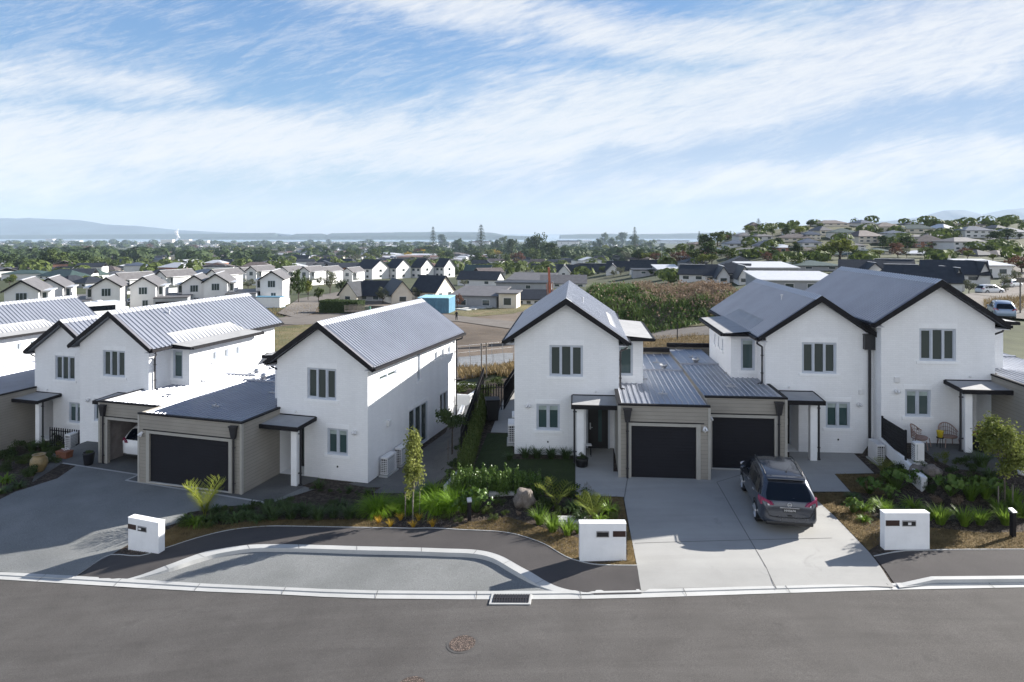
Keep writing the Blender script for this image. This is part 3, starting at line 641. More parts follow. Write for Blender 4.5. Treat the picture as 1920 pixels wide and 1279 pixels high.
cl2 = mth('MAXIMUM', cl, mth('MULTIPLY', mth('MULTIPLY', bk, lowz), mth('MULTIPLY', up.outputs[0], sm(nz(1.2, 2.0, 12, 1.6, 5.0, .5), .25, .5, .55, .95))))
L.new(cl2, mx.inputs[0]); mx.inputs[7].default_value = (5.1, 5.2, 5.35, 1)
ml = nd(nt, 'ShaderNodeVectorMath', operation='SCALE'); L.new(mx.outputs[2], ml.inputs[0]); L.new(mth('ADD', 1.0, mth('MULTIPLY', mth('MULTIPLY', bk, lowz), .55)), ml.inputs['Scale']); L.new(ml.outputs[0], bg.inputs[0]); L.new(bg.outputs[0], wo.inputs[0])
# the air: one closed box round everything but the sky
hz = MB(); hz.box(-14500, 14500, -600, 12600, -75, 420); hm = bpy.data.materials.new('haze_air'); hm.use_nodes = True
n_ = hm.node_tree; n_.nodes.clear(); oo = n_.nodes.new('ShaderNodeOutputMaterial'); pv = n_.nodes.new('ShaderNodeVolumePrincipled')
pv.inputs['Color'].default_value = (.62, .79, 1, 1); pv.inputs['Density'].default_value = .000064; pv.inputs['Anisotropy'].default_value = 0
n_.links.new(pv.outputs[0], oo.inputs['Volume']); hm.cycles.homogeneous_volume = True
ho = hz.build('haze', hm); tag(ho, kind='stuff'); ho.display_type = 'WIRE'
S.view_settings.view_transform = 'Standard'; S.view_settings.look = 'None'; S.view_settings.exposure = 1.46; S.view_settings.gamma = 1
S.render.engine = 'CYCLES'
# ================================================================== THE TOWNHOUSES
W_, L_H, PITCH, RZ, EO = 4.6, 10.4, .687, 6.98, .41
def plane_wall(mb, org, ud, nd_, x0, x1, z0, z1, holes, rev=.11):
    """wall panel with rectangular openings; ud = direction along, nd_ = inward normal; reveals go inward"""
    org = Vector(org); ud = Vector(ud); nn = Vector(nd_)
    P3 = lambda u, z, d=0: org+ud*u+Vector((0, 0, z))+nn*d
    us = sorted({x0, x1, *[h[0] for h in holes], *[h[1] for h in holes]}); zs = sorted({z0, z1, *[h[2] for h in holes], *[h[3] for h in holes]})
    us = [u for u in us if x0 <= u <= x1]; zs = [z for z in zs if z0 <= z <= z1]
    flip = ud.cross(Vector((0, 0, 1))).dot(nn) > 0
    def q(a, b, c, d): mb.quad(*( (d, c, b, a) if flip else (a, b, c, d)))
    for i in range(len(us)-1):
        for j in range(len(zs)-1):
            cu, cz = (us[i]+us[i+1])/2, (zs[j]+zs[j+1])/2
            if any(h[0] < cu < h[1] and h[2] < cz < h[3] for h in holes): continue
            q(P3(us[i], zs[j]), P3(us[i], zs[j+1]), P3(us[i+1], zs[j+1]), P3(us[i+1], zs[j]))
    for h in holes:
        a, b, c, d = h[:4]; r = h[4] if len(h) > 4 else rev
        q(P3(a, c), P3(a, c, r), P3(a, d, r), P3(a, d)); q(P3(b, c, r), P3(b, c), P3(b, d), P3(b, d, r))
        q(P3(a, d), P3(a, d, r), P3(b, d, r), P3(b, d)); q(P3(a, c, r), P3(a, c), P3(b, c), P3(b, c, r))
def window(parent, org, ud, nn, a, b, c, d, panes, mir, glass='glass', sill=True, head=True, depth=.07, door=False):
    """aluminium joinery in an opening: frame bars, panes, sill"""
    org = Vector(org); ud = Vector(ud); nn = Vector(nn)
    def bar(mb, u0, u1, z0, z1, d0, d1):
        ps = [org+ud*u+nn*t for u in (u0, u1) for t in (d0, d1)]
        xs = [p.x for p in ps]; ys = [p.y for p in ps]; mb.box(min(xs), max(xs), min(ys), max(ys), z0, z1)
    fr = MB(); t = .065
    bar(fr, a, b, c, c+t, depth-.035, depth+.05); bar(fr, a, b, d-t, d, depth-.035, depth+.05)
    bar(fr, a, a+t, c+t, d-t, depth-.035, depth+.05); bar(fr, b-t, b, c+t, d-t, depth-.035, depth+.05)
    k = panes; wv = (b-a-2*t)/k
    for i in range(1, k): bar(fr, a+t+wv*i-.04, a+t+wv*i+.04, c+t, d-t, depth-.03, depth+.05)
    f2 = .035
    for i in range(k):
        if i != k//2 or k < 3:
            p, q = a+t+wv*i+(.04 if i else 0), a+t+wv*(i+1)-(.04 if i < k-1 else 0)
            bar(fr, p, p+f2, c+t, d-t, depth-.012, depth+.03); bar(fr, q-f2, q, c+t, d-t, depth-.012, depth+.03)
            bar(fr, p+f2, q-f2, c+t, c+t+f2, depth-.012, depth+.03); bar(fr, p+f2, q-f2, d-t-f2, d-t, depth-.012, depth+.03)
    fo = fr.build('sliding_door' if door else 'window', M['frame'], parent, mir)
    g = MB()
    for i in range(k):
        p, q = a+t+wv*i+.01, a+t+wv*(i+1)-.01
        bar(g, p, q, c+t*.8, d-t*.8, depth+.03, depth+.036)
    g.build('pane', M[glass], fo, mir)
    if glass == 'glassgreen' and d-c > 1.0:
        bl = MB(); bar(bl, a+t+.02, b-t-.02, d-t-.22, d-t-.03, depth+.022, depth+.028); bl.build('roller_blind', M['blind'], fo, mir)
    if sill:
        s = MB(); bar(s, a-.12, b+.12, c-.13, c-.002, -.045, .02); s.build('sill', M['sillw'], fo, mir)
    if head:
        s = MB(); bar(s, a-.05, b+.05, d+.003, d+.20, -.012, .02); s.build('lintel', M['sillw'], fo, mir)
    return fo
def ribs(mb, pa, pb, qa, qb, n, h=.03, w=.055, up=(0, 0, 1)):
    """trapezoid roofing sheet between edge pa->pb (top) and qa->qb (bottom), n ribs running top to bottom"""
    pa, pb, qa, qb, up = map(Vector, (pa, pb, qa, qb, up))
    prof = []
    L = (pb-pa).length; wf = w/L; tf = wf*.35
    for i in range(n+1):
        c = (i)/n
        for dx, hh in ((-wf/2-tf, 0), (-wf/2, h), (wf/2, h), (wf/2+tf, 0)):
            f = c+dx
            if 0 <= f <= 1: prof.append((f, hh))
    prof = [(0, 0)]+[p for p in prof if 0 < p[0] < 1]+[(1, 0)]
    top = [pa+(pb-pa)*f+up*hh for f, hh in prof]; bot = [qa+(qb-qa)*f+up*hh for f, hh in prof]
    k = len(prof); fs = [(i, i+1, k+i+1, k+i) for i in range(k-1)]
    n0 = (top[1]-top[0]).cross(bot[0]-top[0])
    if n0.z < 0: fs = [f[::-1] for f in fs]
    mb.add(top+bot, fs)
def lampbits(mb, u, d, z):
    mb.cyl((u, d, z), (u, d-.06, z), .055, n=10); mb.cyl((u-.04, d-.06, z), (u-.07, d-.16, z-.09), .035, .045, n=8); mb.cyl((u+.04, d-.06, z), (u+.07, d-.16, z-.09), .035, .045, n=8); mb.ball((u, d-.08, z-.13), .045)
def townhouse(label, x, y, z0, th, left=False, G_=3.4, gopen=False, doorw=None, gm=None, label2=None, gdepth=12.2, spots=True, ribn=46, gbx=.15):
    """canonical form: garage on the house's left; left=True mirrors it"""
    h = empty('townhouse', (x, y, z0), -th, label, 'house', 'white gabled townhouses along the street')
    mir = W_ if left else None
    W, L = W_, L_H
    # --- walls
    mb = MB(); mb.cur = 0
    ez = 5.16
    fh = [(1.56, 3.04, 3.5, 4.88), (2.58, 3.62, 1.1, 2.26), (.14, 1.42, .0, 2.45, 1.1)]
    plane_wall(mb, (0, 0, 0), (1, 0, 0), (0, 1, 0), 0, W, -.6, ez, fh)
    rh = [(1.05, 2.8, 4.17, 4.48), (5.15, 5.5, 3.4, 4.95), (7.3, 7.68, 4.05, 4.5), (8.25, 8.63, 4.05, 4.5), (9.2, 9.58, 4.05, 4.5), (4.15, 6.45, .02, 2.12), (8.06, 9.2, .7, 2.05)]
    plane_wall(mb, (W, 0, 0), (0, 1, 0), (-1, 0, 0), 0, L, -.6, ez, rh)
    plane_wall(mb, (0, 0, 0), (0, 1, 0), (1, 0, 0), 0, L, -.6, ez, [])
    plane_wall(mb, (0, L, 0), (1, 0, 0), (0, -1, 0), 0, W, -.6, ez, [(1.4, 3.2, 3.5, 4.8), (1.0, 3.6, .02, 2.1)])
    for dd, fl_ in ((0, 0), (L, 1)):
        pts = [(0, dd, ez), (W/2, dd, RZ-.24), (W, dd, ez)]
        # fill up to the underside of the roof
        e0 = RZ-PITCH*W/2-.24
        pts = [(0, dd, ez), (W, dd, ez), (W, dd, max(ez, e0)), (W/2, dd, RZ-.24), (0, dd, max(ez, e0))]
        mb.poly(pts if not fl_ else pts[::-1])
    # recess lining
    mb.quad((.14, 1.101, 0), (.14, 1.101, 2.45), (1.42, 1.101, 2.45), (1.42, 1.101, 0))
    mb.box(.14, 1.42, .0, 1.1, 2.451, 2.5)
    # dormer box
    dz0, dz1, dx = 2.6, 4.92, -1.2
    plane_wall(mb, (dx, 1.5, 0), (1, 0, 0), (0, 1, 0), 0, -dx, dz0, dz1, [(.46, 1.1, 3.28, 4.78)])
    plane_wall(mb, (dx, 1.5, 0), (0, 1, 0), (1, 0, 0), 0, 5.3, dz0, dz1, [(k, k+.3, 3.92, 4.47) for k in (1.75, 2.7, 3.65)])
    plane_wall(mb, (dx, 6.8, 0), (1, 0, 0), (0, -1, 0), 0, -dx, dz0, dz1, [])
    mb.box(W/2-.012, W/2+.012, -.006, .02, 5.25, 5.95)
    mb.build('wall', M['wall'], h, mir)
    # --- roof
    r = MB(); d0, d1 = -.35, L+.35
    def zr(u): return RZ-PITCH*abs(u-W/2)
    for s in (0, 1):
        ue = -EO if s == 0 else W+EO
        a = (W/2, d0+.16, RZ-.012); b_ = (W/2, d1-.05, RZ-.012); c = (ue, d0+.16, zr(ue)-.012); e = (ue, d1-.05, zr(ue)-.012)
        ribs(r, a, b_, c, e, ribn, .06, .045)
        # underside
        un = [(W/2, d0, RZ-.2), (W/2, d1, RZ-.2), (ue, d1, zr(ue)-.16), (ue, d0, zr(ue)-.16)]
        if s == 0: un = un[::-1]
        r.poly(un)
    ro = r.build('roof', M['roof'], h, mir)
    k = MB()
    for s in (-1, 1):
        for (lo, hi, dd0, dd1, m_) in ((0, .26, d0, d1, 'c'),):
            u1 = W/2+s*hi
            pts = [(W/2, RZ+.03), (u1, zr(u1)+.03), (u1, zr(u1)+.015), (W/2, RZ+.005)]
            if s < 0: pts = pts[::-1]
            k.extr(pts, 'y', d0-.01, d1)
    k.build('ridge_cap', M['roofcap'], ro, mir)
    for s in (-1, 1):
        k = MB(); ue = W/2+s*(W/2+EO)
        for dd, dd2 in ((d0-.005, d0+.17),):
            o_ = .022
            k.add([(W/2+s*.2, dd, zr(W/2+s*.2)+o_), (ue, dd, zr(ue)+o_), (ue, dd2, zr(ue)+o_), (W/2+s*.2, dd2, zr(W/2+s*.2)+o_)], [(0, 1, 2, 3) if s > 0 else (3, 2, 1, 0)])
        k.build('verge_flashing', M['vergecap'], ro, mir)
    for dd in (d0, d1-.03):
        k = MB(); ul, ur = -EO, W+EO
        t = [(ul, zr(ul)+.018), (W/2, RZ+.018), (W/2, RZ-.27), (ul, zr(ul)-.20)]; k.extr(t, 'y', dd-.03, dd+.03)
        t = [(W/2, RZ+.018), (ur, zr(ur)+.018), (ur, zr(ur)-.20), (W/2, RZ-.27)]; k.extr(t, 'y', dd-.03, dd+.03)
        bm_ = k.build('barge_board', M['dark'], ro, mir); q_ = bmesh.new(); q_.from_mesh(bm_.data); bmesh.ops.remove_doubles(q_, verts=q_.verts, dist=.001); q_.to_mesh(bm_.data); q_.free()
    for s in (-1, 1):
        k = MB(); ue = W/2+s*(W/2+EO); zz = zr(ue)
        k.box(ue-.0, ue+s*.13, d0+.04, d1-.04, zz-.15, zz-.03); k.box(ue-s*.03, ue, d0+.04, d1-.04, zz-.19, zz-.03)
        k.build('gutter', M['dark'], ro, mir)
    k = MB(); k.box(-EO+.03, -.001, d0+.03, d1-.04, 4.90, 4.93); k.build('soffit', M['soffit'], ro, mir)
    k = MB(); k.box(W+.001, W+EO-.03, d0+.03, d1-.04, 4.93, 4.97); k.build('soffit', M['soffit'], ro, mir)
    k = MB(); uu = W/2-.75; dd = 3.0
    k.cyl((uu, dd, zr(uu)-.05), (uu, dd, zr(uu)+.22), .035, n=8); k.cyl((uu, dd, zr(uu)+.22), (uu, dd, zr(uu)+.27), .06, n=8); k.build('vent_pipe', M['roofcap'], ro, mir)
    # --- dormer roof (flat, runs up under the slope)
    k = MB(); a0, a1 = dx-.42, .42
    prof = [(a0, 5.04), (a0, 4.92), (-.02, 4.92), (-.02, 5.1), (.45, 5.44), (.45, 5.70), (.02, 5.43), (-.45, 5.16)]
    k.cur = 0
    k.add([(a0, 1.12, 5.06), (a0, 7.1, 5.06), (-.35, 7.1, 5.17), (-.35, 1.12, 5.17)], [(3, 2, 1, 0)])
    k.add([(-.35, 1.5, 5.17), (-.35, 7.1, 5.17), (.30, 6.4, 5.66), (.30, 1.5, 5.66)], [(3, 2, 1, 0)])
    k.add([(-.35, 1.5, 5.17), (.30, 1.5, 5.66), (.30, 1.5, 5.5), (-.35, 1.5, 5.05)], [(0, 1, 2, 3)])
    k.add([(-.35, 7.1, 5.17), (.30, 6.4, 5.66), (.30, 6.4, 5.5), (-.35, 7.1, 5.0)], [(3, 2, 1, 0)])
    k.build('flat_roof', M['membrane'], h, mir)
    k = MB(); k.box(a0-.03, -.3, 1.09, 1.13, 4.93, 5.075); k.box(a0-.03, a0+.01, 1.131, 7.12, 4.93, 5.075); k.box(a0-.03, -.3, 7.09, 7.13, 4.93, 5.075)
    k.box(a0-.12, a0-.031, 1.2, 7.05, 4.92, 5.02)
    k.box(a0+.012, 0, 1.14, 7.08, 4.925, 4.95)
    k.build('fascia', M['dark'], h, mir)
    # --- joinery
    window(h, (0, 0, 0), (1, 0, 0), (0, 1, 0), *fh[0], 3, mir)
    window(h, (0, 0, 0), (1, 0, 0), (0, 1, 0), *fh[1], 2, mir, 'glassgreen')
    window(h, (dx, 1.5, 0), (1, 0, 0), (0, 1, 0), .46, 1.1, 3.28, 4.78, 1, mir, 'glassgreen', head=False)
    for q in (1.75, 2.7, 3.65): window(h, (dx, 1.5, 0), (0, 1, 0), (1, 0, 0), q, q+.3, 3.92, 4.47, 1, mir, head=False)
    if not left:
        for i, q in enumerate(rh):
            window(h, (W, 0, 0), (0, 1, 0), (-1, 0, 0), *q, (2, 1, 1, 1, 1, 3, 2)[i], mir, sill=i != 5 and i != 0, head=i in (5, 6), door=i == 5)
        window(h, (0, L, 0), (1, 0, 0), (0, -1, 0), 1.4, 3.2, 3.5, 4.8, 2, mir); window(h, (0, L, 0), (1, 0, 0), (0, -1, 0), 1.0, 3.6, .02, 2.1, 3, mir, sill=False, door=True)
    else:
        for q in [(W-.12, W-.1)+r_[:4] for r_ in rh]+[(1.4, 3.2, L-.12, L-.1, 3.5, 4.8), (1.0, 3.6, L-.12, L-.1, .02, 2.1)]:
            g = MB(); g.box(*q)
            g.build('pane', M['glass'], h, mir)
    # --- entry: door, canopy, post
    k = MB(); k.box(.42, 1.32, 1.02, 1.09, .03, 2.18); do = k.build('front_door', M['black'], h, mir)
    k = MB(); k.box(.70, .86, 1.005, 1.015, .35, 2.02); k.build('pane', M['glassgreen'], do, mir)
    k = MB(); k.cyl((1.22, 1.01, 1.0), (1.22, .96, 1.0), .02, n=8); k.box(1.12, 1.24, .945, .965, .985, 1.015); k.box(1.19, 1.25, .995, 1.009, .9, 1.2); k.build('handle', M['steel'], do, mir)
    k = MB(); k.box(.34, .41, 1.0, 1.09, .03, 2.27); k.box(1.33, 1.40, 1.0, 1.09, .03, 2.27); k.box(.411, 1.329, 1.0, 1.09, 2.19, 2.27); k.box(.34, 1.40, .96, 1.09, 0, .028); k.build('door_frame', M['frame'], do, mir)
    k = MB(); k.cur = 0
    ca, cb, cf = .16, 2.02, -1.42
    k.add([(ca, -.0, 2.68), (cb, -.0, 2.68), (cb, cf, 2.60), (ca, cf, 2.60)], [(3, 2, 1, 0)]); cn = k.build('canopy', M['membrane'], h, mir)
    for q in (0,): pass
    k = MB(); k.box(ca-.02, cb+.05, cf-.08, cf+.0, 2.44, 2.615)
    k.prism([(cb, cf, 2.46), (cb+.05, cf, 2.46), (cb+.05, cf, 2.615), (cb, cf, 2.615)], [(cb, 0, 2.54), (cb+.05, 0, 2.54), (cb+.05, 0, 2.70), (cb, 0, 2.70)])
    k.box(ca, cb, -.03, 0, 2.62, 2.72)
    k.build('fascia', M['dark'], cn, mir)
    k = MB(); k.box(ca, cb-.01, cf+.01, -.01, 2.47, 2.5); k.build('soffit', M['soffit'], cn, mir)
    k = MB(); k.box(1.54, 1.82, -1.18, -.90, -.05, 2.465); k.build('post', M['plaster'], h, mir)
    k = MB(); k.cyl((1.93, -1.05, .05), (1.93, -1.05, 2.46), .045, n=10); k.box(1.86, 1.98, -1.12, -.98, 0, .05)
    for zz in (.5, 2.2): k.box(1.83, 1.99, -1.08, -1.02, zz, zz+.04)
    k.build('downpipe', M['downpipe'], h, mir)
    # front corner and rear downpipes
    k = MB(); k.tube([(-.36, .02, 4.9), (-.36, .1, 4.78), (-.09, .30, 4.6), (-.09, .30, 2.96), (-.28, .30, 2.92)], .042, 8)
    for zz in (4.2, 3.4): k.box(-.15, -.03, .26, .34, zz, zz+.03)
    k.build('downpipe', M['downpipe'], h, mir)
    if not left:
        k = MB(); k.tube([(W+.42, L-.05, 4.95), (W+.42, L-.05, 4.8), (W+.08, L-.12, 4.7), (W+.08, L-.12, -.2)], .042, 8)
        for zz in (4.0, 2.4, .9): k.box(W, W+.14, L-.16, L-.08, zz, zz+.03)
        k.build('downpipe', M['downpipe'], h, mir)
    k = MB(); lampbits(k, 3.98, 0, 2.22); k.build('wall_lamp', M['framew'], h, mir)
    k = MB(); k.ball((1.0, -.03, 2.86), .05); k.build('sensor', M['framew'], h, mir)
    k = MB(); k.box(3.08, 3.14, -.03, 0, .55, .62); k.build('tap_box', M['black'], h, mir)
    if not left:
        k = MB(); k.bbox(W+.001, W+.14, 1.75, 1.97, 2.0, 2.28, .02); k.build('vent_cowl', M['framew'], h, mir)
    # --- garage block: d from -2.6, flat ribbed roof
    ga, gb, gf, gz1 = -G_, gbx, -2.6, 2.97
    dw = doorw or 2.5
    dm = gm if gm is not None else ((gb-ga)-dw)/2
    A, B = ga+dm, ga+dm+dw      # door opening
    g = MB()
    plane_wall(g, (0, gf, 0), (1, 0, 0), (0, 1, 0), ga, gb, -.3, gz1, [(A, B, -.0, 2.12, .14)])
    plane_wall(g, (gb, gf, 0), (0, 1, 0), (-1, 0, 0), 0, 2.59, -.3, gz1, [])
    plane_wall(g, (ga, gf, 0), (0, 1, 0), (1, 0, 0), 0, gdepth, -.3, gz1, [])
    plane_wall(g, (0, gf+gdepth, 0), (1, 0, 0), (0, -1, 0), ga, gb, -.3, gz1+.1, [])
    go = g.build('garage_wall', M['clad'], h, mir)
    g = MB(); cw = .09
    g.box(ga-.012, ga+cw, gf-.022, gf-.001, -.1, gz1-.06); g.box(gb-cw, gb+.012, gf-.022, gf-.001, -.1, gz1-.06); g.box(gb+.001, gb+.02, gf-.001, gf+cw, -.1, gz1-.06)
    g.box(A-.17, A-.001, gf-.026, gf-.001, -.05, 2.25); g.box(B+.001, B+.17, gf-.026, gf-.001, -.05, 2.25); g.box(A, B, gf-.026, gf-.001, 2.13, 2.25)
    g.build('trim', M['cladtrim'], go, mir)
    g = MB(); g.box(A-.3, B+.24, gf-.05, gf-.027, 2.265, 2.30); g.build('drip_flashing', M['dark'], go, mir)
    if not gopen:
        g = MB(); g.box(A+.005, B-.005, gf+.06, gf+.12, .01, 2.115); gd = g.build('garage_door', M['gdoor'], h, mir)
    else:
        g = MB(); g.box(A-.3, A-.26, gf+.2, gf+6, 0, 2.4); g.box(B+.26, B+.3, gf+.2, gf+6, 0, 2.4); g.box(A-.3, B+.3, gf+6, gf+6.05, 0, 2.4); g.box(A-.3, B+.3, gf+.15, gf+6, 2.4, 2.44)
        g.quad((A-.3, gf+.0, .012), (B+.3, gf+.0, .012), (B+.3, gf+6, .012), (A-.3, gf+6, .012)); g.build('garage_lining', M['inside'], h, mir)
        g = MB(); g.cyl((A, gf+.3, 2.32), (B, gf+.3, 2.32), .12, n=12); g.build('rolled_door', M['gdoor'], h, mir)
    g = MB(); g.box(A, B, gf-.02, gf+.14, -.02, .012); g.build('door_sill', M['kerb'], go, mir)
    # roof sheet, parapets
    g = MB(); rz_ = 2.86
    n1 = max(6, int((gb-ga)/.235))
    ribs(g, (ga+.02, 4.4, rz_+.10), (gb-.14, 4.4, rz_+.10), (ga+.02, gf+.12, rz_), (gb-.14, gf+.12, rz_), n1, .04, .05)
    ribs(g, (ga+.02, 4.4, rz_+.13), (dx, 4.4, rz_+.13), (ga+.02, gf+gdepth-.15, rz_+.05), (dx, gf+gdepth-.15, rz_+.05), max(4, int((dx-ga)/.4)), .04, .05)
    g.box(ga+.02, -.02, 4.33, 4.45, rz_+.05, rz_+.19)
    gr = g.build('garage_roof', M['roof'], h, mir)
    g = MB()
    g.box(ga, gb+.03, gf-.035, gf+.11, gz1-.045, gz1+.03); g.box(gb-.115, gb+.03, gf+.111, -.002, gz1-.045, gz1+.031)
    if spots == 'edge': pass
    g.build('parapet_cap', M['dark'], gr, mir)
    g = MB(); g.box(ga-.0, gb, gf+gdepth-.12, gf+gdepth+.03, gz1+.05, gz1+.28); g.build('parapet_cap', M['dark'], gr, mir)
    g = MB(); g.box(ga+.02, gb-.12, gf+.111, gf+.13, rz_-.01, gz1-.03); g.box(gb-.14, gb-.116, gf+.13, -.01, rz_-.01, gz1+.0)
    g.build('flashing', M['roofcap'], gr, mir)
    for (uu, dd) in ((ga+(gb-ga)*.45, -.6), (ga+(gb-ga)*.6, 2.4), (ga+(gb-ga)*.3, 6.5)):
        g = MB(); g.box(uu-.2, uu+.2, dd-.04, dd+.04, rz_+.09, rz_+.15); g.cyl((uu, dd, rz_+.1), (uu, dd, rz_+.24), .03, n=8)
        g.build('roof_anchor', M['steel'], gr, mir)
    g = MB(); g.lathe([(.11, 0), (.11, .1), (.19, .14), (.2, .22), (.13, .3), (.02, .33)], (ga+.9, 4.9, rz_+.1), 14); g.build('roof_ventilator', M['steel'], gr, mir)
    # rain head
    hx = gb-.34
    g = MB(); g.prism([(hx-.09, gf-.15, 2.3), (hx+.09, gf-.15, 2.3), (hx+.09, gf-.03, 2.3), (hx-.09, gf-.03, 2.3)], [(hx-.16, gf-.2, 2.78), (hx+.16, gf-.2, 2.78), (hx+.16, gf-.028, 2.78), (hx-.16, gf-.028, 2.78)])
    g.box(hx-.18, hx+.18, gf-.22, gf-.027, 2.781, 2.84); g.cyl((hx, gf-.09, .03), (hx, gf-.09, 2.32), .042, n=10)
    for zz in (.4, 1.9): g.box(hx-.06, hx+.06, gf-.1, gf-.028, zz, zz+.03)
    g.build('rain_head', M['downpipe'], h, mir)
    g = MB(); lampbits(g, ga+.22, gf, 2.12); g.build('wall_lamp', M['framew'], h, mir)
    return h
M['blind'] = mat('pale_blind', (.35, .42, .40), .7)
TH1, TH2 = radians(16.8), radians(5.5)
def off(x, y, th, u, d): return (x+u*cos(th)+d*sin(th), y-u*sin(th)+d*cos(th))
# middle pair
hB = townhouse('white gabled townhouse right of centre with a lawn at its side and grey front path', .109, 30.45, 0, TH2, True, 3.45, doorw=2.55, gm=.55)
hC1 = townhouse('white gabled townhouse beside the parked grey car, black garage door right of the middle', 11.38, 30.6, .1, TH2, False, 3.15, doorw=2.5, gm=.3)
hC2 = townhouse('white gabled townhouse at the right edge with cane seats on its raised terrace', 15.88, 29.36, .89, TH2, True, 3.45, doorw=2.55, gm=.55)
# left pair
hA = townhouse('white gabled townhouse left of centre with two heat pumps on its sunlit side wall', -10.68, 31.05, -1.05, TH1, False, 5.27, doorw=4.15, gm=.62, ribn=52)
hD2 = townhouse('white gabled townhouse whose garage stands open with a white car inside', -18.72-W_*cos(TH1), 35.2+W_*sin(TH1), -1.2, TH1, True, 3.7, gopen=True, doorw=2.75, gm=.83, ribn=38, gbx=.42)
# far left pair
hD1 = townhouse('white gabled townhouse set back behind the picket rail and dark planting at left', -27.9, 39.91, -2.1, TH1, False, 5.4, doorw=4.1, gm=.6, ribn=38)
x0, y0 = off(-27.9, 39.91, TH1, -13.6, 1.6)
hD0 = townhouse('white townhouse cut off by the left edge of the photo, only roof and side showing', x0, y0, -2.15, TH1, True, 3.45, doorw=2.5, gm=.45, ribn=38)
x0, y0 = off(x0, y0, TH1, -4.7, 3)
# the box of cladding between the two left-hand garages, taller rear parapets
def rear_box(h, u0, u1, d0, d1, mir=None):
    g = MB(); g.box(u0, u1, d0, d1, 2.3, 3.42); o = g.build('roof_upstand', M['claddark'], h, mir)
    g = MB(); g.box(u0-.04, u1+.04, d0-.04, d1+.04, 3.421, 3.47); g.build('parapet_cap', M['dark'], o, mir)
    g = MB(); g.box(u0+.08, u1-.08, d0+.08, d1-.08, 3.471, 3.48); g.build('roof_membrane', mat('tan_membrane', (.42, .37, .30), .8, var=.05), o, mir)
rear_box(hA, -3.9, -1.25, 5.6, 11.5)
# a white rain head where the two right-hand roofs meet
g = MB(); g.box(4.16, 4.62, -.24, -.001, 4.62, 5.26); g.box(4.14, 4.64, -.26, -.001, 5.261, 5.30); g.cyl((4.4, -.12, .12), (4.4, -.12, 4.65), .06, n=12); g.tube([(4.4, -.12, 5.28), (4.42, -.05, 5.42)], .05); g.build('rain_head', M['downpipe'], hC1)
g = MB(); g.cyl((4.4, -.12, -.1), (4.4, -.12, .2), .075, n=12); g.build('pipe_boot', M['framew'], hC1)
g = MB(); g.bbox(3.98, 4.16, -.06, 0, 2.62, 2.82, .01); g.build('meter_box', M['framew'], hC1)
g = MB(); g.bbox(3.85, 4.07, -.06, 0, 2.55, 2.78, .01); g.build('meter_box', M['framew'], hC2, W_)
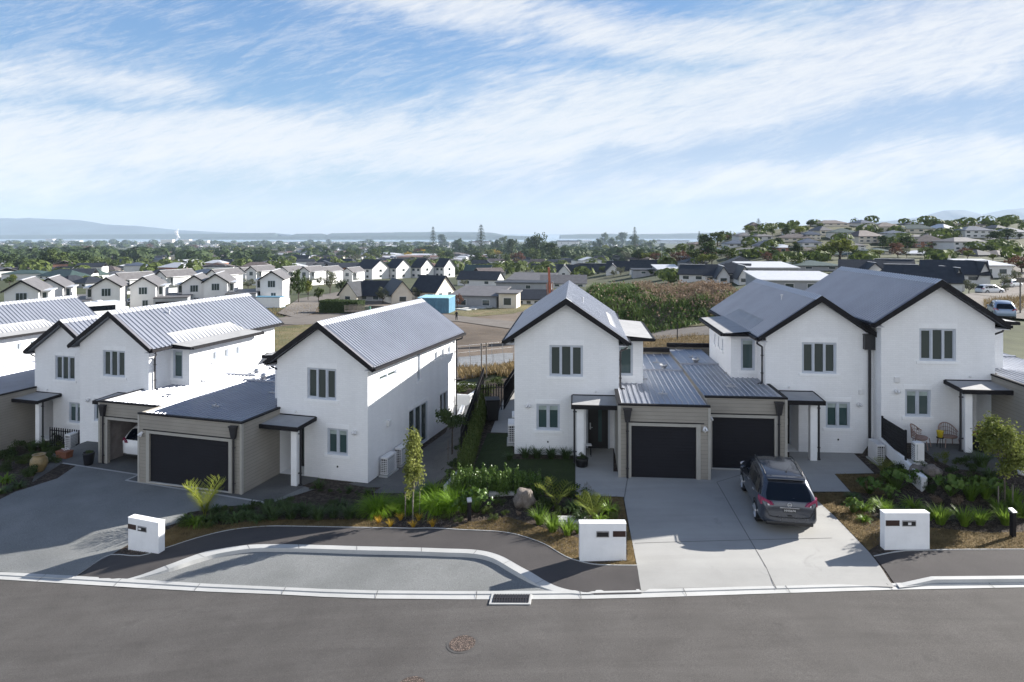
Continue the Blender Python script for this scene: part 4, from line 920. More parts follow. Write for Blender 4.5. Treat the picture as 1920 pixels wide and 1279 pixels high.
# ================================================================== CARS
def car(name, label, x, y, z, rz, paint, L=4.64, Wd=1.82, Ht=1.68, group=None, simple=False, plate=None, cat='car', ute=False):
    """local: +y is the front; body lofted from stations"""
    c = empty(name, (x, y, z), rz, label, cat, group)
    hw = Wd/2; k = Ht/1.70; s = L/4.64
    # (y, belt height, roof height, half width at sill, at belt, at roof, sill z)
    st = [(-2.32,.62,.66,.62,.66,.60,.42),(-2.27,.90,.98,.80,.83,.78,.34),(-2.12,1.02,1.16,.87,.885,.80,.30),(-1.86,1.06,1.50,.895,.90,.66,.28),(-1.55,1.06,1.64,.905,.905,.66,.27),(-.9,1.05,1.69,.91,.905,.68,.26),(-.1,1.03,1.70,.91,.90,.68,.26),(.45,1.01,1.64,.91,.895,.66,.26),(.92,.99,1.38,.91,.885,.66,.26),(1.32,.98,1.06,.905,.87,.72,.27),(1.85,.92,.98,.89,.84,.60,.28),(2.15,.80,.86,.82,.77,.52,.30),(2.30,.62,.68,.66,.62,.45,.36)]
    wr = .35
    rings = []
    for (yy, bz, rz_, ws, wb, wr_, sz) in st:
        yy *= s; f = hw/.91
        ring = [(0, sz-.02), (ws*.75*f, sz-.02), (ws*.97*f, sz+.05), (ws*f, (sz*.6+bz*.4)*k), (ws*.995*f, (sz*.25+bz*.75)*k), (wb*.97*f, bz*k), (wb*f*.60+wr_*f*.40, (bz*.5+rz_*.5)*k+.01), (wr_*f*1.0, (bz*.06+rz_*.94)*k), (wr_*f*.80, rz_*k+.02), (0, rz_*k+.045)]
        rings.append((yy, ring))
    n = 10; vs = []; fs = []
    for yy, r in rings:
        for (a, b) in r: vs.append((a, yy, b))
        for (a, b) in reversed(r[1:-1]): vs.append((-a, yy, b))
    m = 2*n-2
    for i in range(len(rings)-1):
        for j in range(m): fs.append((i*m+j, i*m+(j+1) % m, (i+1)*m+(j+1) % m, (i+1)*m+j))
    fs.append(tuple(range(m))); fs.append(tuple(range(len(rings)*m-1, (len(rings)-1)*m-1, -1)))
    mb = MB(); mb.add(vs, fs, True); bo = mb.build('body', paint, c)
    q = bmesh.new(); q.from_mesh(bo.data); bmesh.ops.recalc_face_normals(q, faces=q.faces)
    if not simple: bmesh.ops.subdivide_edges(q, edges=q.edges, cuts=1, use_grid_fill=True, smooth=.8)
    q.to_mesh(bo.data); q.free()
    for p in bo.data.polygons: p.use_smooth = True
    from mathutils.bvhtree import BVHTree
    q = bmesh.new(); q.from_mesh(bo.data); bv = BVHTree.FromBMesh(q); q.free()
    def snap(v, dr, o_=.012):
        dr = Vector(dr); hit = bv.ray_cast(Vector(v)-dr*3, dr)
        return tuple(hit[0]-dr*o_) if hit[0] is not None else tuple(v)
    f = hw/.91
    def atz(yy, zz):       # half width of the body at (y, z)
        yy = max(rings[0][0], min(rings[-1][0], yy))
        for (ya, ra), (yb, rb) in zip(rings, rings[1:]):
            if ya <= yy <= yb:
                t = (yy-ya)/(yb-ya); r = [(lerp(p[0], q[0], t), lerp(p[1], q[1], t)) for p, q in zip(ra, rb)]
                for p, q_ in zip(r[1:], r[2:]):
                    if p[1] <= zz <= q_[1]: return lerp(p[0], q_[0], (zz-p[1])/(q_[1]-p[1]+1e-9))
                return r[5][0]
        return .8
    # side glass
    for sd in (-1, 1):
        for (y0, y1, cut) in ((-1.72, -1.22, 1), (-1.14, -.20, 0), (-.12, .98, 2)):
            g = MB(); P0 = []
            def zt(yy): return (table([(-1.8*s, 1.28), (-1.5*s, 1.53), (-.5, 1.585), (.3, 1.55), (.72*s, 1.40), (1.1*s, 1.13)], yy))*k
            ys = [lerp(y0*s, y1*s, i/6) for i in range(7)]
            row0 = [(sd*(atz(yy, 1.09*k)+.012), yy, 1.09*k) for yy in ys]; row1 = [(sd*(atz(yy, max(1.10*k, zt(yy)))+.012), yy, max(1.10*k, zt(yy))) for yy in ys]
            rm = [(sd*(atz(p[1], (p[2]+q_[2])/2)+.016), p[1], (p[2]+q_[2])/2) for p, q_ in zip(row0, row1)]
            vv = row0+rm+row1; ff = [(i, i+1, 7+i+1, 7+i) for i in range(6)]+[(7+i, 8+i, 15+i, 14+i) for i in range(6)]
            if sd < 0: ff = [x_[::-1] for x_ in ff]
            vv = [snap(v_, (-sd, 0, 0)) for v_ in vv]
            g.add(vv, ff, True); g.build('side_window', M['carglass'], c)
    # rear and front glass
    def ends(rows, nm, mt):
        g = MB(); vv = []; ff = []; kx = 9
        for (yy, zz, w_) in rows:
            for i in range(kx):
                t = -1+2*i/(kx-1); vv.append((t*w_*f, yy*s+(.06*t*t if yy < 0 else -.10*t*t), zz*k))
        for j in range(len(rows)-1):
            for i in range(kx-1): ff.append((j*kx+i, j*kx+i+1, (j+1)*kx+i+1, (j+1)*kx+i))
        if rows[0][0] > 0: ff = [x_[::-1] for x_ in ff]
        vv = [snap(v_, (0, -1 if rows[0][0] > 0 else 1, 0), .014) for v_ in vv]
        g.add(vv, ff, True); return g.build(nm, mt, c)
    ends([(-2.225, 1.06, .70), (-2.10, 1.24, .69), (-1.93, 1.44, .62), (-1.84, 1.52, .58)], 'rear_window', M['carglass'])
    ends([(1.36, 1.05, .70), (1.13, 1.22, .68), (.86, 1.42, .62), (.60, 1.585, .57)], 'windscreen', M['carglass'])
    # wheels
    for (wx, wy, sd) in ((-hw+.10, -1.38*s, -1), (hw-.10, -1.38*s, 1), (-hw+.10, 1.37*s, -1), (hw-.10, 1.37*s, 1)):
        g = MB(); xo = wx+sd*.115
        g.cyl((wx-sd*.12, wy, wr), (wx-sd*.11, wy, wr), wr-.03, wr, 28); g.cyl((wx-sd*.11, wy, wr), (wx+sd*.09, wy, wr), wr, wr, 28, False); g.cyl((wx+sd*.09, wy, wr), (xo, wy, wr), wr, wr-.04, 28)
        wo_ = g.build('wheel', M['rubber'], c)
        g = MB(); g.cyl((xo-sd*.0, wy, wr), (xo+sd*.006, wy, wr), .235, .23, 24)
        g.cyl((xo, wy, wr), (xo+sd*.02, wy, wr), .05, .045, 12)
        for a in range(5):
            t = 2*pi*a/5+.3; p = (xo+sd*.012, wy+cos(t)*.05, wr+sin(t)*.05); q_ = (xo+sd*.012, wy+cos(t)*.22, wr+sin(t)*.22); g.cyl(p, q_, .03, .035, 6)
        g.build('rim', M['alloy'], wo_)
        g = MB(); pts = []; n_ = 14
        ar = MB()
        vv = []
        for i in range(n_+1):
            t = pi*i/n_-.12+.24*i/n_-.0
            for rr, dx in ((wr+.035, .004), (wr+.075, .016), (wr+.075, -.03)):
                yy, zz = wy+cos(t)*rr, wr+sin(t)*rr
                vv.append((sd*(max(atz(yy, max(zz, .3)), hw-.09)+dx), yy, zz))
        ff = []
        for i in range(n_):
            for j in range(2): ff.append((i*3+j, i*3+j+1, i*3+j+4, i*3+j+3))
        ar.add(vv, ff, True); ar.build('wheel_arch', M['black'], c)
        g = MB(); g.cyl((sd*(hw-.33), wy, wr+.0), (sd*(hw+.004), wy, wr+.0), wr+.045, wr+.045, 24); g.v = [(a_, b_, max(c_, .2)) for a_, b_, c_ in g.v]; g.build('wheel_well', M['black'], c)
    # lamps
    for sd in (-1, 1):
        g = MB(); zz0 = .98*k
        pts = [(.50, -2.33, .93), (.58, -2.31, 1.02), (.84, -2.20, 1.12), (.925, -1.97, 1.13), (.935, -1.97, .99), (.885, -2.20, .90)]
        vv = [(sd*p[0]*f, p[1]*s-.015, p[2]*k) for p in pts]; vv += [(sd*(p[0]-.06)*f, p[1]*s+.08, p[2]*k) for p in pts]
        fs_ = [(0, 1, 2, 5), (2, 3, 4, 5)]+[(i, (i+1) % 6, 6+(i+1) % 6, 6+i) for i in range(6)]
        g.add(vv, fs_); tl_ = g.build('tail_lamp', M['taillamp'], c)
        g = MB(); vv = [(sd*.62*f, -2.325*s, .905*k), (sd*.86*f, -2.20*s, .905*k), (sd*.88*f, -2.185*s, .965*k), (sd*.63*f, -2.315*s, .955*k)]
        g.add(vv, [(0, 1, 2, 3)] if sd > 0 else [(3, 2, 1, 0)]); g.build('reflector', M['lampclear'], tl_)
        g = MB(); g.ball((sd*.70*f, 2.14*s, .80*k), (.17, .12, .08)); g.build('headlight', M['lampclear'], c)
        g = MB(); g.ball((sd*(hw+.07), .78*s, 1.10*k), (.10, .07, .07)); g.build('wing_mirror', paint, c)
        g = MB()
        for yh in (-.95, .05): g.box(sd*(atz(yh, .95)+.004), sd*(atz(yh, .95)+.03), yh-.09, yh+.09, .93*k, .96*k)
        g.build('door_handle', M['alloy'], c)
        g = MB(); g.tube([(sd*.60*f, -1.5*s, 1.665*k), (sd*.615*f, -1.3*s, 1.735*k), (sd*.625*f, .2*s, 1.745*k), (sd*.61*f, .42*s, 1.70*k)], .018, 6); g.build('roof_rail', M['black'], c)
        if not simple:
            g = MB()
            for yd in (-.16*s, ):
                g.quad((sd*(atz(yd, .4)+.004), yd-.006, .4), (sd*(atz(yd, .4)+.004), yd+.006, .4), (sd*(atz(yd, 1.0)+.006), yd+.006, 1.0*k), (sd*(atz(yd, 1.0)+.006), yd-.006, 1.0*k))
            g.build('door_gap', M['black'], c)
    g = MB(); g.bbox(-.74*f, .74*f, -2.335*s, -2.15*s, .27, .40, .05); g.build('rear_bumper', M['black'], c)
    g = MB(); g.bbox(-.70*f, .70*f, 2.08*s, 2.32*s, .27, .46, .05); g.build('front_bumper', M['black'], c)
    if plate is not None:
        g = MB(); g.box(-.30, .30, -2.352*s, -2.30*s, .855*k, .875*k); g.build('tailgate_trim', M['alloy'], c)
        g = MB(); g.box(-.19, .19, -2.35*s, -2.32*s, .715*k, .84*k); pl_ = g.build('number_plate', M['black'], c)
        g = MB(); g.box(-.182, .182, -2.353*s, -2.35*s, .723*k, .832*k); g.build('plate_face', M['plateface'], pl_)
        cu = bpy.data.curves.new('plate_text', 'FONT'); cu.body = plate; cu.size = .105; cu.align_x = 'CENTER'; cu.align_y = 'CENTER'; cu.extrude = .001
        to = bpy.data.objects.new('plate_lettering', cu); C.objects.link(to)
        dg = bpy.context.evaluated_depsgraph_get(); me = bpy.data.meshes.new_from_object(to.evaluated_get(dg)); bpy.data.objects.remove(to)
        o = bpy.data.objects.new('plate_lettering', me); me.materials.append(M['framew']); C.objects.link(o); o.parent = pl_; o.location = (0, -2.356*s, .778*k); o.rotation_euler = (pi/2, 0, 0)
        g = MB(); R = .062
        for i in range(20):
            a, b = 2*pi*i/20, 2*pi*(i+1)/20; zc_ = .955*k; yy = -2.315*s
            g.cyl((cos(a)*R, yy, zc_+sin(a)*R), (cos(b)*R, yy, zc_+sin(b)*R), .010, n=6)
        g.box(-.075, .075, yy-.012, yy+.005, zc_-.012, zc_+.012); g.build('badge', M['alloy'], c)
        g = MB(); g.box(-.07, .07, -2.345*s, -2.3*s, .585*k, .62*k); g.build('tailgate_latch', M['black'], c)
        g = MB(); g.tube([(.42, -2.17, 1.13), (.12, -2.19, 1.12)], .012, 6); g.build('rear_wiper', M['black'], c)
        g = MB(); g.cyl((.1, -1.35, 1.72), (.14, -1.62, 1.96), .005, .003, 5); g.cyl((.1, -1.35, 1.70), (.1, -1.35, 1.73), .03, .02, 8); g.build('aerial', M['black'], c)
        g = MB(); vv = []
        for i in range(9):
            t = -1+2*i/8; vv += [(t*.60, -1.74+.05*t*t, 1.70-.02*t*t), (t*.60, -1.93+.06*t*t, 1.645-.03*t*t), (t*.59, -1.91+.06*t*t, 1.61-.03*t*t), (t*.60, -1.74+.05*t*t, 1.62-.03*t*t)]
        ff = []
        for i in range(8):
            for j in range(4): ff.append((i*4+j, i*4+(j+1) % 4, (i+1)*4+(j+1) % 4, (i+1)*4+j))
        g.add(vv, ff, True); g.build('spoiler', paint, c)
        # seams of the tailgate
        g = MB(); g.tube([(-.70, -2.30, .98), (-.73, -2.315, .74), (-.62, -2.335, .56), (-.3, -2.345, .53), (.3, -2.345, .53), (.62, -2.335, .56), (.73, -2.315, .74), (.70, -2.30, .98)], .008, 5); g.build('tailgate_seam', M['black'], c)
    return c
M['alloy'] = mat('alloy_silver', (.55, .56, .58), .3, metal=.8, var=.05)
M['paintgrey'] = mat('metallic_grey_paint', (.066, .074, .092), .25, metal=.6, var=.02, coat=.6)
M['paintwhite'] = mat('white_car_paint', (.72, .73, .74), .3, var=.02, coat=.5)
M['paintblue'] = mat('pale_blue_car_paint', (.24, .31, .42), .3, metal=.3, var=.02, coat=.5)
M['paintsilver'] = mat('silver_car_paint', (.42, .44, .46), .3, metal=.6, var=.02, coat=.5)
M['paintdark'] = mat('dark_car_paint', (.02, .022, .03), .25, metal=.3, var=.02, coat=.5)
M['taillamp'] = mat('red_lens', (.26, .03, .08), .10, var=.05, coat=.8)
M['lampclear'] = mat('clear_lens', (.65, .62, .64), .15, var=.05, coat=.5)
M['plateface'] = mat('plate_black', (.01, .01, .012), .4, var=.02)
# the SUV on the driveway: rear bumper towards the street, nosing to the garage
r0 = G(1470, 988); 
car('parked_car', 'dark grey SUV parked on the concrete driveway before the garages', 9.43, 24.5, site(9, 25)+.02, radians(-9.8), M['paintgrey'], plate='HHS674')
hx, hy = off(-18.72-W_*cos(TH1), 35.2+W_*sin(TH1), TH1, W_+1.35, 0)
car('parked_car', 'white car standing inside the open garage at left', *off(-18.72, 35.2, TH1, 1.33, .15), -1.17, -TH1, M['paintwhite'], simple=True, plate=None)

# ================================================================== STREET THINGS
def letterbox(label, x, y, rz, slot, plaq, frame_right=True):
    z = site(x, y)
    e = empty('letterbox_wall', (x, y, z), rz, label, 'letterbox', 'white letterbox walls along the street')
    g = MB(); g.bbox(0, 1.4, 0, .27, -.2, 1.13, .012); g.build('body', M['plaster'], e)
    g = MB(); g.bbox(-.008, 1.408, -.008, .278, 1.131, 1.15, .004); g.build('coping', M['sillw'], e)
    a, b = slot; g = MB(); g.box(a*1.4-.02, b*1.4+.02, -.012, .0, .735, .775+.145); g.build('letter_slot', M['steel'], e)
    g = MB(); g.box(a*1.4, b*1.4, -.016, -.012, .755, .885); fl_ = g.build('slot_flap', M['black'], e)
    a, b = plaq; g = MB(); g.box(a*1.4+.008, b*1.4-.004, -.014, 0, .75, .92); g.build('number_plaque', M['plaque'], e)
    return e
x, y, z = G(1087, 1053); letterbox('white letterbox wall between the parking bay and the concrete driveway', x, y, 0, (.37, .62), (.71, .995))
x, y, z = G(240, 1031); lb = letterbox('white letterbox wall at the mouth of the left gravel driveway', x, y, radians(-20), (.34, .6), (.0, .27))
g = MB(); g.box(.50, .62, -.02, -.017, .79, .86); g.build('white_sticker', M['framew'], lb)
x, y, z = G(1657, 1030); lb = letterbox('white letterbox wall right of the concrete driveway', x, y-.05, 0, (.40, .68), (.02, .33))
g = MB(); g.box(.72, .82, -.02, -.017, .78, .86); g.build('white_sticker', M['framew'], lb)
def bollard(label, u, v, h=.7):
    x, y, z = G(u, v); e = empty('bollard_light', (x, y, gz(x, y)), .2, label, 'bollard', 'garden bollard lights')
    g = MB(); g.bbox(-.065, .065, -.065, .065, -.1, h, .008); g.build('post', M['dark'], e)
    g = MB(); g.prism([(-.08, -.09, h), (.08, -.09, h), (.08, .09, h), (-.08, .09, h)], [(-.08, -.09, h+.03), (.08, -.09, h+.03), (.08, .09, h+.11), (-.08, .09, h+.11)]); g.build('lamp_head', M['steel'], e)
bollard('short dark bollard light in the bark garden beside the footpath bend', 880, 978)
bollard('short dark bollard light at the right edge of the photo', 1899, 1007, .8)
def disc(name, label, cat, u, v, r, m, grp=None):
    x, y, _ = G(u, v); z = roadz(x)
    e = empty(name, (x, y, z+.003), 0, label, cat, grp); e.rotation_euler.y = -atan2(roadz(x+.5)-roadz(x-.5), 1.0)
    g = MB(); n = 40
    ring = [(cos(2*pi*i/n)*(r+.07), sin(2*pi*i/n)*(r+.07), .004) for i in range(n)]; g.poly(ring); g.build('frame', M['asphalt'] if 0 else m[1], e)
    g = MB(); g.poly([(cos(2*pi*i/n)*r, sin(2*pi*i/n)*r, .010) for i in range(n)]); g.build('cover', m[0], e)
    return e
mm, nt, b = newmat('rusty_manhole_iron'); tc = nd(nt, 'ShaderNodeTexCoord'); vo = nd(nt, 'ShaderNodeTexVoronoi', i_Scale=26.0); nt.links.new(tc.outputs['Object'], vo.inputs['Vector'])
cr = nd(nt, 'ShaderNodeValToRGB'); nt.links.new(vo.outputs['Distance'], cr.inputs[0]); cr.color_ramp.elements[0].color = (.22, .16, .125, 1); cr.color_ramp.elements[1].color = (.05, .035, .028, 1); cr.color_ramp.elements[0].position = .25; cr.color_ramp.elements[1].position = .5
nt.links.new(cr.outputs[0], b.inputs['Base Color']); b.inputs['Roughness'].default_value = .8
bp = nd(nt, 'ShaderNodeBump', i_Strength=.7, i_Distance=.01, invert=True); nt.links.new(vo.outputs['Distance'], bp.inputs['Height']); nt.links.new(bp.outputs[0], b.inputs['Normal'])
ring_m = mat('worn_asphalt_ring', (.085, .08, .075), .9, var=.1)
disc('manhole_cover', 'round rusty manhole cover whole on the road below the drain grate', 'manhole cover', 867, 1198, .33, (mm, ring_m), 'manhole covers')
disc('manhole_cover', 'manhole cover cut off by the bottom edge of the photo', 'manhole cover', 771, 1277, .33, (mm, ring_m), 'manhole covers')
x, y, z = G(960, 1119, -.12); z = roadz(x); yk = table([(q[0], q[1]) for q in mid], x)
dr = empty('storm_drain', (x, yk, z), 0, 'dark storm drain grate set in the pale gutter', 'drain')
dr.rotation_euler.y = -atan2(roadz(x+.6)-roadz(x-.6), 1.2); dr.rotation_euler.z = atan2(yT(x+.6)-yT(x-.6), 1.2)
g = MB(); g.box(-.57, .57, -.54, -.02, -.05, .022); g.build('surround', M['kerb'], dr)
g = MB(); g.box(-.5, .5, -.48, -.05, .0, .026); g.build('pit', M['black'], dr)
g = MB()
for i in range(14): xx = -.48+i*.074; g.box(xx, xx+.03, -.47, -.06, .027, .04)
g.box(-.5, .5, -.285, -.255, .027, .041)
g.build('grate', mat('cast_iron', (.02, .018, .022), .7), dr)
# heat pumps
def heatpump(label, x, y, z, rz, w=.95, h=.85, grp='outdoor heat pump units'):
    e = empty('heat_pump', (x, y, z), rz, label, 'heat pump', grp)
    g = MB(); g.bbox(-w/2, w/2, -.17, .17, .08, h, .02); g.build('casing', M['framew'], e)
    g = MB(); g.box(-w/2+.05, w/2-.25, -.178, -.171, .14, h-.06); fr_ = g.build('fan_grille', mat('grille_grey', (.38, .40, .42), .6, var=.05), e)
    g = MB()
    for i in range(9): zz = .17+i*(h-.28)/9; g.box(-w/2+.06, w/2-.26, -.186, -.179, zz, zz+.018)
    g.build('fins', M['framew'], fr_)
    g = MB(); g.box(-w/2-.006, -w/2-.001, -.14, .14, .14, h-.08); sg = g.build('side_grille', M['black'], e)
    g = MB()
    for i in range(7): zz = .17+i*(h-.28)/7; g.box(-w/2-.014, -w/2-.007, -.14, .14, zz, zz+.03)
    for i in range(3): yy = -.10+i*.09; g.box(-w/2-.014, -w/2-.007, yy, yy+.02, .14, h-.08)
    g.build('fins', M['framew'], sg)
    g = MB(); g.box(-w/2-.08, w/2+.08, -.22, .22, -.05, .05); g.build('plinth', M['kerb'], e)
for i, (dd, lb) in enumerate(((1.35, 'white heat pump unit nearest the front corner of the sunlit side wall'), (2.75, 'white heat pump unit behind the first, half hidden by the young birch'))):
    x, y = off(-6.28, 29.72, TH1, .32, dd); heatpump(lb, x, y, -1.02, pi/2-TH1)
x, y = off(-27.9, 39.91, TH1, 4.5, -1.3); heatpump('white heat pump unit beside the picket rail near the dark chair', x, y, -2.05, -TH1+pi/2+.1, .9, 1.0)
x, y = off(.109, 30.45, TH2, -.28, 1.6); heatpump('white heat pump unit tucked against the left wall beside the lawn', x, y, .05, pi/2, 1.0, .95)
x, y = off(.109, 30.45, TH2, -.25, 3.2); heatpump('white heat pump unit on the side path behind another one by the lawn', x, y, .05, pi/2, 1.0, .9)
x, y = off(15.88, 29.36, TH2, -.30, -.25); heatpump('white heat pump unit in the corner below the black slatted screen', x, y, .1, pi/2-TH2, .9, .85)
x, y = off(15.88, 29.36, TH2, .34, -2.45); heatpump('white heat pump unit on the terrace behind the black screen', x, y, .82, -TH2, .34, .8)
# white retaining wall and screen right of the driveway
a = off(15.88, 29.36, TH2, .02, -.0); 
rw = empty('retaining_wall', (a[0], a[1], 0), -TH2, 'low white plastered wall stepping down beside the raised terrace', 'wall')
g = MB(); g.prism([(-.09, -3.6, 0), (.12, -3.6, 0), (.12, -.01, 0), (-.09, -.01, 0)], [(-.09, -3.6, .62), (.12, -3.6, .62), (.12, -.01, 1.08), (-.09, -.01, 1.08)]); g.build('body', M['plaster'], rw)
sc_ = empty('slatted_screen', (a[0], a[1], 0), -TH2, 'black horizontal slat screen standing on the white retaining wall', 'screen')
g = MB(); g.box(-.03, .03, -2.2, -2.12, .80, 2.0); g.build('post', M['dark'], sc_)
g = MB(); g.box(-.03, .03, -.1, -.02, 1.0, 2.0); g.build('post', M['dark'], sc_)
g = MB()
for i in range(9): zz = .93+i*.115; g.box(-.02, .02, -2.119, -.101, zz, zz+.095)
g.build('slats', M['dark'], sc_)
# picket rail at the far left house
x, y = off(-27.9, 39.91, TH1, 2.6, -1.2)
pf = empty('picket_fence', (x, y, -2.1), -TH1, 'black picket rail in front of the set-back white house', 'fence')
g = MB()
for i in range(15): g.box(i*.16, i*.16+.06, 0, .03, .1, 1.15)
g.box(0, 2.3, .031, .06, .95, 1.0); g.box(0, 2.3, .031, .06, .25, .3); g.build('pickets', M['dark'], pf)
# black paling fence and hedge between the middle houses
def fence(name, label, p, q, h, m, n, slat=True, zf=None, cat='fence', w=.05, grp=None):
    zf = zf or gz; e = empty(name, (p[0], p[1], zf(*p)), 0, label, cat, grp)
    g = MB(); L = hypot(q[0]-p[0], q[1]-p[1]); dx, dy = (q[0]-p[0])/L, (q[1]-p[1])/L
    for i in range(n+1):
        t = i/n; x_, y_ = (q[0]-p[0])*t, (q[1]-p[1])*t; z_ = zf(p[0]+x_, p[1]+y_)-zf(*p)
        g.box(x_-w/2, x_+w/2, y_-w/2, y_+w/2, z_, z_+h)
    g.build('pickets' if slat else 'posts', m, e)
    g = MB(); seg = 6
    for zz in ((.25, h-.2) if slat else (h-.08, h*.5)):
        for i in range(seg):
            t0, t1 = i/seg, (i+1)/seg
            A_ = [(q[0]-p[0])*t0, (q[1]-p[1])*t0]; B2 = [(q[0]-p[0])*t1, (q[1]-p[1])*t1]
            za = zf(p[0]+A_[0], p[1]+A_[1])-zf(*p)+zz; zb = zf(p[0]+B2[0], p[1]+B2[1])-zf(*p)+zz
            g.tube([(A_[0]+dy*.04, A_[1]-dx*.04, za), (B2[0]+dy*.04, B2[1]-dx*.04, zb)], .022 if slat else .012, 5)
    g.build('rails', m, e); return e
def pk(u, v): return G(u, v)[:2]
a = (-2.55, 41.5); 
fence('paling_fence', 'black paling fence closing the gap behind the wheelie bin', (-1.75, 38.2), (-.45, 38.1), 1.5, M['dark'], 9)
fence('paling_fence', 'black paling fence running back along the pale side path', (-.45, 38.1), (.55, 45.0), 1.5, M['dark'], 34)
fence('boundary_fence', 'dark boundary fence along the top of the narrow hedge', (-2.35, 31.5), (-1.85, 44.5), 1.25, M['dark'], 60)
# wheelie bin
x, y = -1.05, 36.2; wb = empty('wheelie_bin', (x, y, gz(x, y)), .15, 'black wheelie bin at the end of the narrow hedge', 'bin')
g = MB(); g.prism([(-.27, -.3, .05), (.27, -.3, .05), (.27, .3, .05), (-.27, .3, .05)], [(-.36, -.4, 1.1), (.36, -.4, 1.1), (.36, .4, 1.1), (-.36, .4, 1.1)]); g.build('body', M['black'], wb)
g = MB(); g.bbox(-.38, .38, -.43, .43, 1.101, 1.17, .02); g.build('lid', M['dark'], wb)
for s_ in (-1, 1): g = MB(); g.cyl((s_*.27, .3, .12), (s_*.33, .3, .12), .12, n=14); g.build('wheel', M['rubber'], wb)
# planters behind the left-centre house
x, y = -3.3, 43.2; pb = empty('planter_box', (x, y, -1.0), -TH1, 'long white plastered planter behind the sunlit house', 'planter')
g = MB(); g.box(-1.2, 1.2, -1.5, -1.35, 0, 1.0); g.box(-1.2, 1.2, 1.35, 1.5, 0, 1.0); g.box(-1.2, -1.05, -1.349, 1.349, 0, 1.0); g.box(1.05, 1.2, -1.349, 1.349, 0, 1.0); g.build('walls', M['plaster'], pb)
g = MB(); g.box(-1.04, 1.04, -1.34, 1.34, .1, .9); g.build('soil', M['soil'], pb)
x, y = -3.0, 39.2; pb = empty('garden_step_wall', (x, y, -1.0), -TH1+.25, 'low white retaining wall beside the steps', 'wall')
g = MB(); g.box(-.1, .1, -1.7, 1.7, 0, .55); g.build('body', M['plaster'], pb)
# pots
def potlathe(name, label, u, v, prof, m, cat='pot', dz=0, xyz=None):
    x, y, z = xyz or onland(u, v); e = empty(name, (x, y, z+dz), 0, label, cat); g = MB(); g.lathe(prof, n=28); g.build('body', m, e); return e, (x, y, z)
potlathe('glazed_urn', 'large ochre glazed urn standing in the left planting', 73, 884, [(a_*.78, b_*.78) for a_, b_ in [(.22, 0), (.40, .25), (.47, .5), (.44, .75), (.30, .92), (.30, .95), (.36, 1.0), (.36, 1.03), (.27, 1.03), (.27, .95), (.0, .8)]], M['glazed'], 'urn')
e, p0 = potlathe('plant_pot', 'tall dark pot with a small shrub beside the open garage', 0, 0, [(.16, 0), (.19, .02), (.26, .55), (.28, .56), (.28, .62), (.24, .62), (.23, .52), (0, .5)], M['downpipe'], xyz=(*off(-18.72, 35.2, TH1, -.65, -2.95), -1.22))
POT1 = (e, .55)
tp = empty('terracotta_planter', onland(121, 858), -TH1, 'terracotta trough with small flowers on the left paving', 'planter')
tp.scale = (.62, .62, .62)
g = MB(); g.prism([(-.5, -.28, 0), (.5, -.28, 0), (.5, .28, 0), (-.5, .28, 0)], [(-.55, -.32, .5), (.55, -.32, .5), (.55, .32, .5), (-.55, .32, .5)]); g.box(-.57, .57, -.34, .34, .501, .56); g.build('body', M['terracotta'], tp)
e, p0 = potlathe('plant_pot', 'low black pot with a dark shrub at the foot of the white porch post', 0, 0, [(.2, 0), (.24, .03), (.27, .3), (.29, .36), (.24, .36), (.22, .3), (0, .3)], M['black'], xyz=(*off(.109, 30.45, TH2, 2.98, -1.42), .02)); POT2 = (e, .3)
e, p0 = potlathe('plant_pot', 'tall black pot with crimson flowers by the porch post at right', 0, 0, [(.2, 0), (.24, .03), (.33, .7), (.35, .74), (.30, .74), (.28, .65), (0, .62)], M['black'], xyz=(*off(15.88, 29.36, TH2, 3.45, -1.0), .9)); POT3 = (e, .65)
e, p0 = potlathe('yellow_pot', 'small yellow pot on the stand between the two cane seats', 0, 0, [(.08, .45), (.10, .46), (.13, .70), (.14, .72), (.11, .72), (.10, .62), (0, .6)], M['yellow'], xyz=(*off(15.88, 29.36, TH2, 2.02, -.75), .9))
ps = empty('plant_stand', (*off(15.88, 29.36, TH2, 2.02, -.75), .92), 0, 'thin metal stand under the yellow pot', 'stand')
g = MB(); g.cyl((0, 0, .40), (0, 0, .43), .14, n=16)
for i in range(3): t = i*2*pi/3; g.cyl((cos(t)*.12, sin(t)*.12, 0), (cos(t)*.1, sin(t)*.1, .40), .012, n=6)
g.build('frame', M['dark'], ps)
# cane seats on the terrace
def cane(label, u, d, rz, w):
    x, y = off(15.88, 29.36, TH2, u, d); e = empty('cane_chair', (x, y, .92), rz, label, 'chair', 'cane seats on the terrace')
    g = MB(); g.cyl((0, 0, .36), (0, 0, .42), w*.46, w*.5, 20); g.v = [(a*1.0, b*.62/w*w, c) for a, b, c in g.v]; g.build('seat', M['rattan'], e)
    g = MB(); n = 15
    pts = []
    for i in range(n+1):
        t = pi*(1.02)*i/n-.03; pts.append((cos(t)*w*.55, .05+sin(t)*w*.42, .60+.30*sin(t)**1.3 if sin(t) > 0 else .60))
    g.tube(pts, .022, 6); low = [(p[0]*.92, p[1]*.92, .40) for p in pts]; g.tube(low, .018, 6)
    for i in range(1, n, 1): g.cyl(low[i], pts[i], .010, n=5)
    for h_ in (.33, .66):
        g.tube([tuple(lerp(a, b, h_) for a, b in zip(p, q)) for p, q in zip(low, pts)], .009, 5)
    g.build('backrest', M['rattan'], e)
    for (a, b) in ((-1, -1), (1, -1), (-1, 1), (1, 1)):
        g = MB(); g.cyl((a*w*.38, b*.24, .36), (a*w*.45, b*.30, 0), .018, n=6); g.build('leg', M['rattan'], e)
cane('curved cane armchair turned towards the wall end on the terrace', 1.25, -.8, radians(50), .8)
cane('upright cane bench seat with an arched back beside the porch post', 2.5, -.5, radians(-4), .68)
